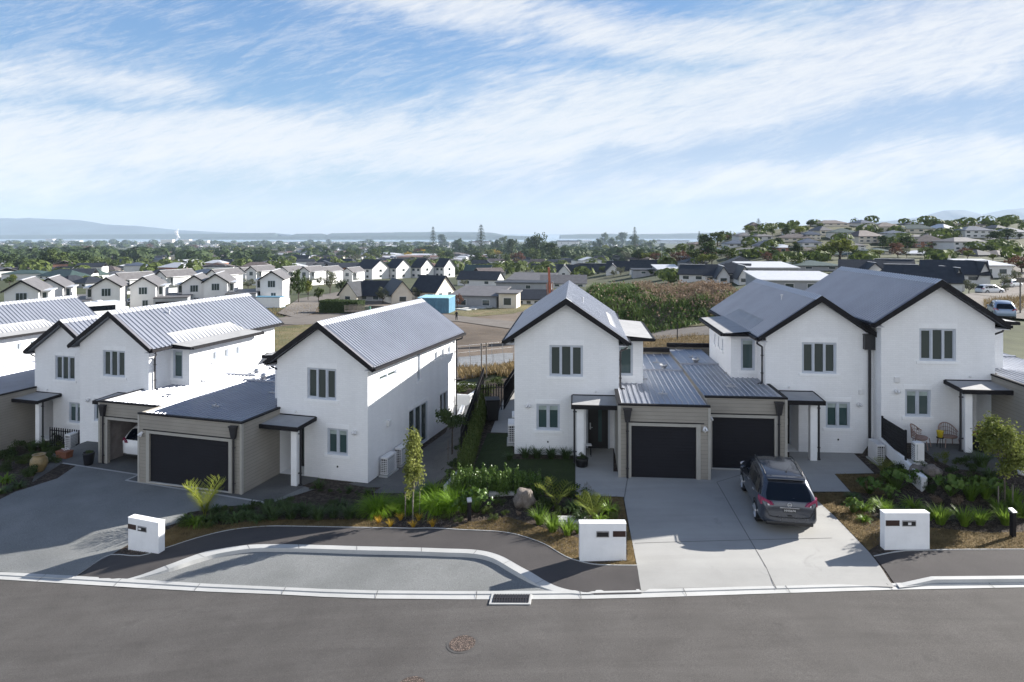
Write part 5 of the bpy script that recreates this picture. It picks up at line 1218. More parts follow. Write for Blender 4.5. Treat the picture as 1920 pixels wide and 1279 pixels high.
# dark chair by the far-left heat pump, dark chair beside the door post
def chair(label, x, y, z, rz, m=None, grp=None):
    m = m or M['dark']; e = empty('outdoor_chair', (x, y, z), rz, label, 'chair', grp)
    g = MB(); g.bbox(-.25, .25, -.25, .25, .42, .47, .02); g.build('seat', m, e)
    g = MB(); vv = []
    for i in range(9):
        t = -1+2*i/8; vv += [(t*.27, .22+.10*(1-t*t), .45), (t*.29, .27+.12*(1-t*t), .88-.08*t*t)]
    g.add(vv, [(2*i, 2*i+2, 2*i+3, 2*i+1) for i in range(8)]+[(2*i+1, 2*i+3, 2*i+2, 2*i) for i in range(8)], True); g.build('backrest', m, e)
    for a in (-1, 1):
        for b in (-1, 1): g = MB(); g.cyl((a*.22, b*.22, .43), (a*.25, b*.26, 0), .016, n=6); g.build('leg', m, e)
chair('dark moulded chair beside the heat pump on the left paving', *off(-27.9, 39.91, TH1, 5.1, -1.3), -2.07, -TH1+.4)
x, y = off(.109, 30.45, TH2, 3.25, -.1)
pe = empty('porch_stool', (x, y, .02), 0, 'slim white stool beside the white porch post', 'stool')
g = MB(); g.box(-.10, .16, -.14, .14, .5, .53); g.build('seat', M['framew'], pe)
for a in (-.09, .13):
    for b in (-.12, .12): g = MB(); g.cyl((a, b, .5), (a, b, 0), .012, n=6); g.build('leg', M['dark'], pe)
# cat statue
x, y, z = onland(1917, 890)
cs = MB(); cs.lathe([(.0, 0), (.15, .0), (.17, .1), (.15, .25), (.10, .38), (.08, .42)], n=16); cs.ball((0, -.02, .5), (.10, .10, .09)); cs.prism([(-.09, -.03, .55), (-.03, -.03, .57), (-.03, .03, .57), (-.09, .03, .55)], [(-.075, -.01, .65), (-.07, -.01, .65), (-.07, .01, .65), (-.075, .01, .65)]); cs.prism([(.03, -.03, .57), (.09, -.03, .55), (.09, .03, .55), (.03, .03, .57)], [(.07, -.01, .65), (.075, -.01, .65), (.075, .01, .65), (.07, .01, .65)])
o = cs.build('cat_statue', M['framew'], None, None, (x, y, z)); tag(o, 'small white cat statue at the right edge beside the leafy tree', 'statue')
# garden path lights / boulders
def boulder(label, u, v, r, seed):
    x, y, z = onland(u, v); b_ = MB(); b_.ball((0, 0, r[2]*.55), r, 20, .42, seed); o = b_.build('boulder', M['stone'], None, None, (x, y, z)); tag(o, label, 'boulder', 'garden boulders')
boulder('rounded grey boulder at the end of the low white edging', 983, 948, (.36, .32, .42), 2)
boulder('pinkish boulder below the white retaining wall, left of two', 1722, 892, (.34, .3, .26), 5)
boulder('pinkish boulder below the terrace, right of two', 1748, 890, (.30, .3, .24), 8)
x, y, z = onland(928, 930); e = empty('edging_block', (x, y, z), 0, 'low white edging in front of the clipped hedge', 'edging'); g = MB(); g.box(-.65, .75, -.09, .09, 0, .16); g.build('body', M['kerb'], e)
x, y, z = onland(1052, 978); e = empty('edging_block', (x, y, z), 0, 'white edging half hidden by flax left of the middle letterbox', 'edging'); g = MB(); g.box(-.1, .9, -.25, .25, 0, .1); g.build('body', M['kerb'], e)
x, y, z = onland(848, 915); e = empty('edging_block', (x, y, z), 1.35, 'white edging strip running up beside the clipped hedge', 'edging'); g = MB(); g.box(-.9, 1.4, -.07, .07, -.3, .42); g.build('body', M['kerb'], e)
# ================================================================== PLANTS (prototypes share their meshes with every copy)
R = random.Random(5)
def blade(mb, x, y, z, az, ln, w, bend, seg=4, droop=1.6, up0=.15):
    """one arching strap leaf"""
    pts = []; px, pz = 0.0, 0.0; a = up0
    for i in range(seg+1):
        pts.append((px, pz)); st = ln/seg; px += sin(a)*st; pz += cos(a)*st; a += bend*(1+i*droop/seg)/seg
    ca, sa = cos(az), sin(az); vs = []
    for i, (r_, h_) in enumerate(pts):
        ww = w*(1-(i/seg)**1.6)*.5+.001; vs += [(x+ca*r_-sa*ww, y+sa*r_+ca*ww, z+h_), (x+ca*r_+sa*ww, y+sa*r_-ca*ww, z+h_)]
    mb.add(vs, [(2*i, 2*i+1, 2*i+3, 2*i+2) for i in range(seg)])
def tussock(n, r, ln, w, bend, seed, seg=4, spread=1.0, lv=.3):
    q = random.Random(seed); mb = MB()
    for i in range(n):
        az = q.uniform(0, 2*pi); rr = r*sqrt(q.random()); t = q.random()
        blade(mb, cos(az)*rr, sin(az)*rr, 0, az+q.uniform(-.5, .5), ln*q.uniform(1-lv, 1.05), w*q.uniform(.7, 1.2), bend*q.uniform(.5, 1.3), seg, up0=.08+t*.5*spread)
    return mb
def leafcard(mb, p, nrm, s, q, asp=.55, fold=.25):
    """small folded leaf"""
    n = Vector(nrm).normalized(); a = n.orthogonal().normalized(); a.rotate(Matrix.Rotation(q.uniform(0, 2*pi), 3, n)); b = n.cross(a); p = Vector(p)
    w = s*asp*.5
    mb.add([p-a*s*.5, p-b*w+n*fold*w, p+a*s*.5, p+b*w+n*fold*w], [(0, 1, 2, 3)])
def crown(n, rad, leaf, seed, clumps=14, asp=.6, hollow=.55, gap=.5, cz=0, shape='ball', tilt=.9):
    """foliage: leaves gathered in clumps that sit in an uneven ellipsoid"""
    q = random.Random(seed); mb = MB(); cs = []
    for i in range(clumps):
        for _ in range(50):
            v = Vector((q.uniform(-1, 1), q.uniform(-1, 1), q.uniform(-1, 1)))
            if .25 < v.length < 1: break
        if shape == 'cone': k = 1-.85*(v.z+1)/2; v = Vector((v.x*k, v.y*k, v.z))
        if shape == 'egg': k = 1-.35*(v.z+1)/2; v = Vector((v.x*k, v.y*k, v.z))
        cs.append((v*(.72+.22*q.random()), q.uniform(.28, .5)*(1 if shape != 'cone' else .7)))
    for i in range(n):
        c, r = cs[q.randrange(clumps)]
        d = Vector((q.gauss(0, 1), q.gauss(0, 1), q.gauss(0, 1))).normalized()
        p = c+d*r*(hollow+(1-hollow)*q.random())
        p = Vector((p.x*rad[0], p.y*rad[1], p.z*rad[2]+cz))
        nn = (d*.6+Vector((q.uniform(-1, 1), q.uniform(-1, 1), q.uniform(-.2, 1)))*tilt)
        leafcard(mb, p, nn, leaf*q.uniform(.6, 1.25), q, asp)
    return mb, [(Vector((c.x*rad[0], c.y*rad[1], c.z*rad[2]+cz)), r) for c, r in cs]
def limbs(h0, cs, r0, seed, n=8, top=None):
    q = random.Random(seed); mb = MB(); top = top or h0
    mb.tube([(0, 0, -.15), (q.uniform(-.03, .03), q.uniform(-.03, .03), h0*.5), (q.uniform(-.06, .06)*h0*.3, q.uniform(-.06, .06)*h0*.3, h0)], [r0*1.25, r0, r0*.8], 9)
    t0 = Vector(mb.v[-1]) if 0 else Vector((0, 0, h0))
    for c, r in cs[:n]:
        m_ = (t0+c)/2+Vector((0, 0, -.08*c.length)); mb.tube([t0-Vector((0, 0, h0*.15)), m_, c], [r0*.55, r0*.35, r0*.12], 6)
    return mb
PROTO = bpy.data.collections.new('prototypes')      # prototypes are themselves used as the first plant of each kind
USED = {}
def make(kind, maker):
    """maker() -> root; first use takes the root itself, later ones copy it"""
    USED[kind] = [maker(), False]
def place(kind, x, y, z, rz, sc, label, group=None, name=None):
    r, used = USED[kind]
    if not used:
        o = r; USED[kind][1] = True; kids(o)
        o.location = (x, y, z); o.rotation_euler.z = rz; o.scale = sc if isinstance(sc, tuple) else (sc,)*3
        o['label'] = label
        if group: o['group'] = group
    else:
        o = dup(r, (x, y, z), rz, sc, label, group)
    if group is None and 'group' in o: del o['group']
    if name: o.name = name
    return o
def single(name, cat, mb, m):
    def f():
        o = mb.build(name, m); o['category'] = cat; return o
    return f
def treemk(name, cat, cr, lm, tr, bm_):
    def f():
        e = empty(name); e['category'] = cat; cr.build('crown', lm, e); tr.build('trunk', bm_, e); return e
    return f
for i in range(2):
    make('tuss%d' % i, single('grass_tussock', 'grass plant', tussock(620, .24, .95, .018, 1.5, 20+i, 5, 1.25), M['grass']))
    make('flax%d' % i, single('flax_clump', 'plant', tussock(130, .10, .66, .032, .8, 30+i, 4, .9), M['flax']))
    make('dflax%d' % i, single('flax_clump', 'plant', tussock(140, .14, .62, .030, 1.1, 40+i, 4, 1.0), M['flaxdark']))
    make('gold%d' % i, single('golden_sedge', 'grass plant', tussock(110, .05, .36, .010, .9, 50+i, 3, .9), M['golden']))
    make('agap%d' % i, single('strap_leaf_plant', 'plant', tussock(90, .10, .55, .048, 1.9, 60+i, 5, 1.5), M['flaxdark']))
    make('agapl%d' % i, single('strap_leaf_plant', 'plant', tussock(80, .10, .55, .048, 1.9, 65+i, 5, 1.5), M['flax']))
def bigleaf(seed, n=26, s=.30, m='leafgloss'):
    q = random.Random(seed); mb = MB()
    for i in range(n):
        az = q.uniform(0, 2*pi); rr = q.uniform(.05, .42); h = .55-.45*rr+q.uniform(-.08, .1); c = Vector((cos(az)*rr, sin(az)*rr, h)); k = s*q.uniform(.7, 1.2)
        n_ = Vector((cos(az)*.7, sin(az)*.7, .8)).normalized(); a = Vector((-sin(az), cos(az), 0)); b = n_.cross(a)
        ring = [c+a*cos(t)*k*.5+b*sin(t)*k*.42+n_*(.04*cos(3*t)+.05) for t in [2*pi*j/9 for j in range(9)]]
        mb.add([c]+ring, [(0, j+1, (j+1) % 9+1) for j in range(9)], True); mb.cyl((cos(az)*.03, sin(az)*.03, 0), c, .008, .006, 4, False)
    return mb
make('big0', single('broad_leaf_plant', 'plant', bigleaf(1, 38, .22), M['leafgloss'])); make('big1', single('broad_leaf_plant', 'plant', bigleaf(2, 46, .17), M['leafgloss']))
def nikau(seed, n=7, ln=1.1, spread=.55):
    q = random.Random(seed); mb = MB()
    for i in range(n):
        az = 2*pi*i/n+q.uniform(-.3, .3); a = spread*q.uniform(.3, 1.2); x = z = 0.0; pts = []
        for k in range(11): pts.append((x, z)); x += sin(a)*ln/10; z += cos(a)*ln/10; a += .06+.03*k*spread
        for k in range(2, 11):
            x, z = pts[k]; w = .34*sin(pi*min(1, (k-1)/10))**.6
            for sd in (-1, 1):
                for j in range(2):
                    t = k+j*.5; xx = x; p = Vector((cos(az)*x, sin(az)*x, z)); dr = Vector((cos(az)*.55, sin(az)*.55, .75)); sdv = Vector((-sin(az)*sd, cos(az)*sd, 0)); tip = p+(sdv*.75+dr*.5).normalized()*w+Vector((0, 0, .0)); wd = Vector((cos(az), sin(az), .3))*.012
                    off_ = dr*(.04*j); mb.add([p+off_-wd, p+off_+wd, tip+off_+wd*.3, tip+off_-wd*.3], [(0, 1, 2, 3)])
        mb.tube([(cos(az)*p_[0], sin(az)*p_[0], p_[1]) for p_ in pts[::2]], .010, 4)
    return mb
make('palm0', single('young_palm', 'palm', nikau(3, 8, 1.2, .50), M['palm'])); make('palm1', single('young_palm', 'palm', nikau(4, 10, 1.05, .22), M['palm'])); make('palm2', single('young_palm', 'palm', nikau(6, 7, .95, .42), M['palm']))
def stemshrub(seed, w, d, h, n=26, leaf=.085, per=42):
    """clipped hedge of upright leafy shoots"""
    q = random.Random(seed); mb = MB()
    for i in range(n):
        x, y = q.uniform(-w/2, w/2), q.uniform(-d/2, d/2); hh = h*q.uniform(.72, 1.12); ax, ay = q.uniform(-.12, .12), q.uniform(-.12, .12)
        mb.cyl((x, y, 0), (x+ax, y+ay, hh), .012, .005, 4, False)
        for k in range(per):
            t = k/per; z = hh*(.05+.95*t); a = q.uniform(0, 2*pi); r_ = .11*(1-t*.6)*q.uniform(.4, 1.2)
            leafcard(mb, (x+ax*t+cos(a)*r_, y+ay*t+sin(a)*r_, z), (cos(a)*.8, sin(a)*.8, q.uniform(.2, 1)), leaf*q.uniform(.7, 1.2), q, .6)
    return mb
for i in range(2): make('hedge%d' % i, single('hedge_shrub', 'hedge', stemshrub(70+i, 1.0, .6, .95), M['leafgloss']))
make('nhedge0', single('hedge_shrub', 'hedge', stemshrub(75, .5, 1.2, 1.2, 22), M['leaf']))
def mound(seed, r, n, leaf, rad=(1, 1, .7)):
    mb, _ = crown(n, (r*rad[0], r*rad[1], r*rad[2]), leaf, seed, 9, .55, .4, cz=r*rad[2]*.75); return mb
for i in range(2):
    make('mound%d' % i, single('low_shrub', 'shrub', mound(80+i, .42, 900, .07), M['leafdark']))
    make('lmound%d' % i, single('low_shrub', 'shrub', mound(84+i, .38, 800, .06), M['leaf']))
make('rust', single('low_shrub', 'shrub', mound(88, .26, 700, .045), M['dryleaf']))
make('gmound', single('low_shrub', 'shrub', mound(89, .32, 900, .04, (1, 1, .95)), M['leaflime']))
# street trees near the camera
def neartree(name, h, rad, cz, n, leaf, seed, lm, bm_, r0=.03, clumps=22, shape='egg', stem=None):
    cr, cs = crown(n, rad, leaf, seed, clumps, .62, .25, cz=cz, shape=shape); tr = limbs(stem or cz-rad[2]*.7, cs, r0, seed, 16); return treemk(name, 'tree', cr, lm, tr, bm_)
make('birch', neartree('young_tree', 3.4, (.52, .52, 1.22), 2.15, 3300, .10, 91, M['leafbirch'], M['barkpale'], .028, 26))
make('rtree', neartree('young_tree', 3.3, (.85, .85, 1.0), 2.35, 5600, .11, 92, M['leafbirch'], M['bark'], .03, 30, 'ball'))
make('dtree', neartree('young_tree', 2.4, (.95, .9, .45), 1.75, 1700, .12, 93, M['leafdark'], M['bark'], .035, 16, 'ball'))
def at(kind, u, v, sc, label, group=None, rz=None, dz=0, name=None):
    x, y, z = onland(u, v); return place(kind, x, y, z+dz, R.uniform(0, 6.28) if rz is None else rz, sc, label, group, name)
at('birch', 775, 976, (1, 1, 1.0), 'slender young birch tree with two stakes rising from the green tussocks', rz=.4)
at('rtree', 1884, 958, (1, 1, 1.0), 'round-crowned young tree near the right edge with sunlit yellow-green leaves', rz=1)
at('dtree', 848, 852, 1.0, 'dark spreading young tree beside the sunlit side wall of the left-centre house', rz=2)
def stake(u, v, h, lab):
    x, y, z = onland(u, v); g = MB(); g.cyl((0, 0, -.1), (0, 0, h), .025, .022, 7); o = g.build('tree_stake', M['timber'], None, None, (x, y, z)); tag(o, lab, 'stake', 'wooden tree stakes')
stake(760, 972, .95, 'wooden stake left of the slender birch trunk'); stake(787, 970, .95, 'wooden stake right of the slender birch trunk')
stake(840, 862, 1.0, 'wooden stake beside the dark spreading young tree')
stake(1872, 960, .9, 'wooden stake left of the round-crowned tree at right'); stake(1899, 958, .9, 'wooden stake right of the round-crowned tree at right')
for i, (u, v, s_, l) in enumerate([(707, 966, 1.15, 'bright green tussock grass at the left end of its row'), (752, 962, .9, 'green tussock grass behind the left birch stake'), (772, 958, 1.0, 'green tussock grass directly behind the birch trunk'), (815, 938, 1.05, 'bright green tussock set back behind the birch'), (822, 962, 1.15, 'green tussock grass right of the birch in the front row'), (852, 955, 1.1, 'green tussock grass nearest the bollard light'), (790, 945, .8, 'small green tussock between the two larger back ones')]):
    at('tuss%d' % (i % 2), u, v, s_, l, 'bright green tussocks round the birch')
for i, (u, v, l) in enumerate([(710, 982, 'golden sedge tuft at the left end of the front row'), (732, 988, 'golden sedge tuft second from the left'), (751, 976, 'golden sedge tuft behind the front row near the left stake'), (775, 990, 'orange sedge tuft in front of the birch trunk'), (785, 977, 'golden sedge tuft right behind the birch trunk'), (811, 988, 'golden sedge tuft at the right end of the front row')]):
    at('gold%d' % (i % 2), u, v, .9, l, 'golden sedges edging the tussock bed')
at('palm1', 384, 974, 1.45, 'upright yellow-green young palm beside the left driveway', rz=.5)
at('palm0', 1042, 955, .95, 'golden-leaved young palm behind the boulder', rz=.2)
at('palm2', 1113, 975, 1.0, 'young palm with spread fronds behind the middle letterbox', rz=.9)
at('palm2', 1656, 890, .75, 'small yellow-tipped palm below the white retaining wall', rz=.3)
k = 0
for (u, v, s_, kd) in [(350, 980, 1.0, 'agap'), (368, 985, 1.1, 'agapl'), (395, 982, 1.15, 'agap'), (415, 975, 1.0, 'agap'), (440, 978, 1.1, 'agap'), (462, 972, 1.0, 'agap'), (482, 978, .9, 'agap'), (404, 960, .9, 'agap'), (455, 958, .8, 'agap')]:
    at(kd+str(k % 2), u, v, s_, 'strap-leaf clump, %s from the left in the row right of the left letterbox' % ('first second third fourth fifth sixth seventh eighth ninth'.split()[k]), 'strap-leaf plants beside the left driveway'); k += 1
k = 0
for (u, v, s_) in [(500, 962, .9), (512, 975, 1.0), (545, 972, 1.05), (572, 968, .95), (597, 975, 1.0), (625, 970, .9), (655, 972, 1.0), (530, 955, .8), (640, 955, .8)]:
    at('dflax%d' % (k % 2), u, v, s_*1.1, 'dark flax clump, %s from the left of those before the grey front bed' % ('first second third fourth fifth sixth seventh eighth ninth'.split()[k]), 'dark flax clumps along the grass verge'); k += 1
for i, (u, v, s_, l) in enumerate([(598, 916, .8, 'dark flax at the left end of the bed under the front window'), (655, 922, .5, 'small dark flax in the middle of the bed under the front window'), (690, 926, .5, 'small dark flax at the house corner')]): at('dflax%d' % (i % 2), u, v, s_, l)
for i in range(7):
    u = 585+i*17; at('mound%d' % (i % 2), u, 918+i*2.2, .35, 'low ground-cover mound in the bed under the front window', 'ground-cover mounds under the front window')
for i, (u, v, l) in enumerate([(985, 858, 'leftmost dark flax against the white house wall'), (1007, 858, 'second dark flax from the left against the white wall'), (1034, 859, 'third dark flax from the left against the white wall'), (1061, 860, 'dark flax against the white wall nearest the porch post')]): at('dflax%d' % (i % 2), u, v, .95, l, 'dark flax against the white house wall')
at('dflax0', 955, 862, .7, 'dark flax tucked beside the heat pump at the lawn corner')
W10 = 'first second third fourth fifth sixth seventh eighth ninth tenth eleventh twelfth thirteenth fourteenth fifteenth sixteenth'.split()
for i in range(7):
    u = 864+i*22; at('hedge%d' % (i % 2), u, 925-abs(i-3)*.6, (1, 1, 1.0 if i < 5 else .85), 'sunlit leafy hedge shrub, %s from the left in the low front hedge' % W10[i], 'leafy shrubs of the low front hedge', rz=R.choice((0, pi))+R.uniform(-.1, .1))
for i in range(11):
    t = i/10; x, y = lerp(-1.95, -1.55, t), lerp(27.5, 38.5, t); place('nhedge0', x, y, gz(x, y)-.05, R.choice((0, pi)), (1, 1, R.uniform(.95, 1.1)), 'narrow hedge shrub, %s from the front beside the boundary fence' % W10[i], 'shrubs of the narrow boundary hedge')
for i in range(5):
    t = i/4; x, y = lerp(-2.7, -2.3, t), lerp(27.2, 33, t); place('mound%d' % (i % 2), x, y, gz(x, y), R.random()*6, .9, 'dark shrub, %s from the front along the left foot of the boundary fence' % W10[i], 'dark shrubs at the foot of the fence')
at('big1', 893, 960, 1.35, 'broad-leaved bush catching sun just behind the dark bollard light')
at('big0', 868, 962, .9, 'broad-leaved bush at the right end of the green tussocks')
for i, (u, v, s_, kd, l) in enumerate([(1012, 983, 1.05, 'flax0', 'sunlit flax clump left of the middle letterbox, farthest left of three'), (1036, 998, 1.0, 'flax1', 'sunlit flax clump left of the middle letterbox, middle one of three'), (1064, 1004, 1.0, 'flax0', 'sunlit flax clump left of the middle letterbox, nearest to it'), (1083, 1000, .5, 'flax1', 'small flax tuft touching the left side of the middle letterbox')]): at(kd, u, v, s_, l)
for i, (u, v, s_, kd, l) in enumerate([(1075, 958, 1.1, 'agap0', 'dark strap-leaf clump between the two young palms'), (1090, 975, .9, 'agap1', 'dark strap-leaf clump in front of the two young palms'), (1142, 962, 1.1, 'agapl0', 'bright strap-leaf clump right of the second young palm'), (1125, 978, .8, 'agapl1', 'bright strap-leaf clump just behind the middle letterbox'), (1022, 950, 1.0, 'mound0', 'dark shrub behind the boulder'), (1060, 935, 1.2, 'mound1', 'dark shrub behind the golden palm'), (1000, 935, .8, 'mound0', 'dark shrub between hedge end and boulder'), (1040, 972, .6, 'lmound0', 'small green shrub before the golden palm'), (925, 975, .55, 'lmound1', 'small green shrub right of the bollard light'), (945, 965, .5, 'lmound0', 'small green shrub in the open bark'), (1100, 945, 1.0, 'mound1', 'dark shrub behind the second palm'), (860, 978, .5, 'lmound1', 'small green shrub left of the bollard light')]): at(kd, u, v, s_, l)
k = 0
for (u, v, s_, kd) in [(425, 962, .8, 'lmound0'), (475, 962, .9, 'mound1'), (520, 966, .8, 'lmound1'), (558, 960, .8, 'mound0'), (590, 960, .7, 'lmound0'), (620, 958, .8, 'mound1'), (668, 960, .8, 'lmound1'), (690, 955, .8, 'mound0'), (345, 988, .7, 'lmound0'), (385, 990, .7, 'lmound1'), (735, 948, .9, 'lmound0'), (835, 972, .6, 'lmound1'), (505, 948, .7, 'mound0'), (545, 950, .7, 'mound1'), (680, 972, .6, 'lmound0')]:
    at(kd, u, v, s_, 'low leafy shrub filling the long front bed, %s in planting order' % W10[k], 'low leafy shrubs of the long front bed'); k += 1
k = 0
for (u, v, s_, kd) in [(905, 935, .9, 'lmound0'), (935, 945, .7, 'lmound1'), (1012, 968, .9, 'mound1'), (1050, 965, .8, 'lmound0'), (1100, 960, .9, 'lmound1'), (1150, 972, .6, 'lmound0'), (970, 965, .5, 'rust'), (915, 962, .6, 'lmound1'), (1070, 925, 1.1, 'mound0'), (1030, 918, 1.0, 'mound1'), (1130, 945, .7, 'mound0')]:
    at(kd, u, v, s_, 'low shrub filling the middle garden near the boulder, %s in planting order' % W10[k], 'low shrubs of the middle garden'); k += 1
# far left bed
k = 0
for (u, v, s_, kd) in [(10, 905, 1.2, 'agapl1'), (35, 915, 1.0, 'agap0'), (55, 895, 1.2, 'mound0'), (20, 880, 1.3, 'mound1'), (45, 870, 1.3, 'lmound0'), (60, 862, 1.2, 'mound0'), (95, 870, 1.1, 'mound1'), (100, 850, 1.1, 'mound0'), (118, 845, 1.2, 'lmound1'), (85, 845, 1.3, 'dflax0'), (60, 845, 1.2, 'dflax1'), (30, 850, 1.3, 'mound1'), (8, 860, 1.3, 'mound0'), (5, 925, .9, 'agap1'), (105, 832, 1.1, 'mound1'), (122, 828, 1.0, 'mound0')]:
    at(kd+'' if kd[-1].isdigit() else kd, u, v, s_, 'garden plant in the shaded left bed, %s counting from the front corner' % W10[k], 'shaded plants of the far left bed'); k += 1
# right-hand garden
RG = [(1600, 936, .8, 'agap1'), (1630, 926, 1.0, 'big0'), (1618, 958, 1.0, 'agapl0'), (1650, 952, 1.1, 'agapl1'), (1600, 962, .8, 'big1'), (1682, 918, 1.25, 'big0'), (1668, 935, .8, 'big1'), (1722, 912, 1.0, 'big1'), (1712, 956, 1.2, 'agapl0'), (1695, 965, .9, 'agap1'), (1662, 966, .9, 'flax0'), (1750, 942, 1.0, 'rust'), (1800, 946, 1.0, 'rust'), (1782, 930, 1.2, 'big0'), (1835, 922, .9, 'big1'), (1868, 930, 1.0, 'big0'), (1820, 938, 1.15, 'flax1'), (1848, 935, 1.0, 'flax0'), (1763, 983, 1.15, 'flax0'), (1742, 975, .8, 'flax1'), (1808, 986, 1.1, 'flax1'), (1838, 984, 1.05, 'flax0'), (1885, 984, 1.1, 'flax1'), (1900, 950, 1.2, 'flax0'), (1915, 970, 1.1, 'flax1'), (1870, 960, .9, 'flax0'), (1620, 978, .7, 'agapl1'), (1765, 868, 1.0, 'gmound'), (1700, 890, 1.2, 'mound0'), (1790, 900, .9, 'mound1'), (1840, 875, 1.3, 'dflax0'), (1815, 880, .9, 'mound1'), (1660, 905, .9, 'lmound0'), (1735, 905, .9, 'agap0'), (1775, 912, .8, 'agap1'), (1825, 905, .9, 'lmound1'), (1728, 872, .7, 'lmound0'), (1690, 880, .8, 'agap0'), (1856, 900, 1.0, 'dflax1'), (1745, 925, .8, 'mound0'), (1800, 872, .7, 'lmound1')]
zn = lambda u, v: 'front' if v > 950 else ('middle' if v > 910 else 'back')
cnt = {}
NM = {'agap': 'strap-leaf clump', 'agapl': 'bright strap-leaf clump', 'big': 'broad glossy-leaved plant', 'rust': 'rusty brown bun shrub', 'flax': 'sunlit flax clump', 'dflax': 'dark flax clump', 'mound': 'dark low shrub', 'lmound': 'green low shrub', 'gmound': 'rounded olive-yellow shrub on the terrace edge'}
for (u, v, s_, kd) in sorted(RG):
    b_ = kd.rstrip('01'); key = (b_, zn(u, v)); cnt[key] = cnt.get(key, 0)+1
    at(kd, u, v, s_, ('%s, %s from the left in the %s of the right-hand garden' % (NM[b_], W10[cnt[key]-1], zn(u, v))) if b_ != 'gmound' else NM[b_], 'plants of the right-hand garden')
at('lmound0', 880, 745, 1.6, 'leafy shrubs behind the planter and sunlit house'); at('lmound1', 915, 735, 1.5, 'sunlit shrub behind the black paling fence'); at('lmound0', 935, 722, 1.5, 'taller sunlit shrub against the house corner behind the fence')
x, y = -3.3, 43.2; place('lmound0', x, y, -.2, 1, (2.2, 3.0, 1.9), 'dense leafy shrub growing in the long white planter')
def topot(pot, kd, sc, label):
    e, h = pot; o = place(kd, e.location.x, e.location.y, e.location.z+h-.05, 1.0, sc, label)
topot(POT1, 'lmound1', .55, 'small green shrub growing in the tall dark pot'); topot(POT2, 'mound1', .6, 'round dark shrub growing in the low black pot')
fm = MB(); fm, _ = crown(260, (.34, .34, .2), .06, 5, 8, .7, .3, cz=.2); o = fm.build('potted_flowers', M['flower'], None, None, (POT3[0].location.x, POT3[0].location.y, POT3[0].location.z+.66)); tag(o, 'crimson flowers in the tall black pot beside the porch post', 'flowers')
fm, _ = crown(200, (.45, .22, .12), .06, 6, 8, .7, .3, cz=.1); o = fm.build('potted_flowers', M['framew'], None, None, (tp.location.x, tp.location.y, tp.location.z+.33)); o.scale = (.6,)*3; tag(o, 'small white flowers in the terracotta trough', 'flowers')
# uncountable cover: grass blades on the verges, bark chips
def inpoly(x, y, poly):
    c = False; n = len(poly)
    for i in range(n):
        x1, y1 = poly[i]; x2, y2 = poly[(i+1) % n]
        if (y1 > y) != (y2 > y) and x < (x2-x1)*(y-y1)/(y2-y1)+x1: c = not c
    return c
def scatter(poly, n, fn, seed, zf=hs):
    q = random.Random(seed); xs = [p[0] for p in poly]; ys = [p[1] for p in poly]; k = 0; t = 0
    while k < n and t < n*20:
        t += 1; x, y = q.uniform(min(xs), max(xs)), q.uniform(min(ys), max(ys))
        if inpoly(x, y, poly): fn(x, y, zf(x, y), q); k += 1
VER = [gp((300,1000),(345,980),(420,985),(500,975),(700,975),(735,990),(520,987),(422,996),(366,1010),(308,1029)), gp((845,993),(880,980),(950,970),(1000,985),(1085,1010),(1085,1055),(1045,1036),(1020,1021),(978,1006),(940,998)), gp((1176,1000),(1182,1000),(1193,1061),(1150,1061),(1109,1058.5),(1176,1052)), gp((1100,905),(1078,930),(1168,933),(1180,1000),(1150,990),(1140,950)), gp((1514,925),(1592,924),(1600,950),(1650,975),(1650,1020),(1629,1033),(1566,968)), gp((1566,890),(1650,890),(1660,930),(1596,922)), gp((1742,990),(1850,1000),(2060,995),(2060,1030),(1920,1031),(1794,1031.5),(1742,1033))]
g = MB()
for i, pl_ in enumerate(VER):
    xs = [p[0] for p in pl_]; ys = [p[1] for p in pl_]; ar = abs(sum(pl_[j][0]*pl_[(j+1) % len(pl_)][1]-pl_[(j+1) % len(pl_)][0]*pl_[j][1] for j in range(len(pl_))))/2
    def fn(x, y, z, q): blade(g, x, y, z+.01, q.uniform(0, 6.28), q.uniform(.04, .11), .012, 1.2, 2, up0=q.uniform(.2, 1.1))
    scatter(pl_, int(ar*650), fn, i)
o = g.build('dry_grass', M['drystalk']); tag(o, kind='stuff')
g = MB()
def chip(x, y, z, q):
    s_ = q.uniform(.02, .055); a = q.uniform(0, 6.28); n_ = Vector((q.uniform(-.5, .5), q.uniform(-.5, .5), 1)); leafcard(g, (x, y, z+.012+q.random()*.01), n_, s_*1.6, q, .4, 0)
for i, (pl_, n_) in enumerate(((gp((735,990),(690,940),(1000,930),(1165,940),(1180,1050),(1045,1036),(978,1006),(852,993)), 9000), (gp((1600,950),(1640,890),(1920,890),(1920,1000),(1742,990),(1640,1030)), 9000), (gp((208,1041),(240,1025),(320,1025),(262,1043)), 500), (gp((0,930),(0,860),(110,850),(107,895)), 1500), (gp((570,912),(690,915),(683,935)), 900))): scatter(pl_, n_, chip, 30+i)
m_ = multimat('bark_chip_pieces', [(.03, .02, .014), (.11, .08, .06), (.26, .23, .20)], 9, .9, .5, 40, .2, 40); o = g.build('bark_chips', m_); tag(o, kind='stuff')
g = MB()
def lawnb(x, y, z, q): blade(g, x, y, z+.02, q.uniform(0, 6.28), q.uniform(.03, .06), .008, 1.0, 2, up0=q.uniform(.1, .7))
scatter(gp((914,814),(962,814),(962,862),(1078,862),(1078,912),(1000,912),(885,905),(890,875)), 9000, lawnb, 77)
o = g.build('lawn_grass', L_('lawn_blades', (.025, .045, .010), (.05, .075, .018))); tag(o, kind='stuff')
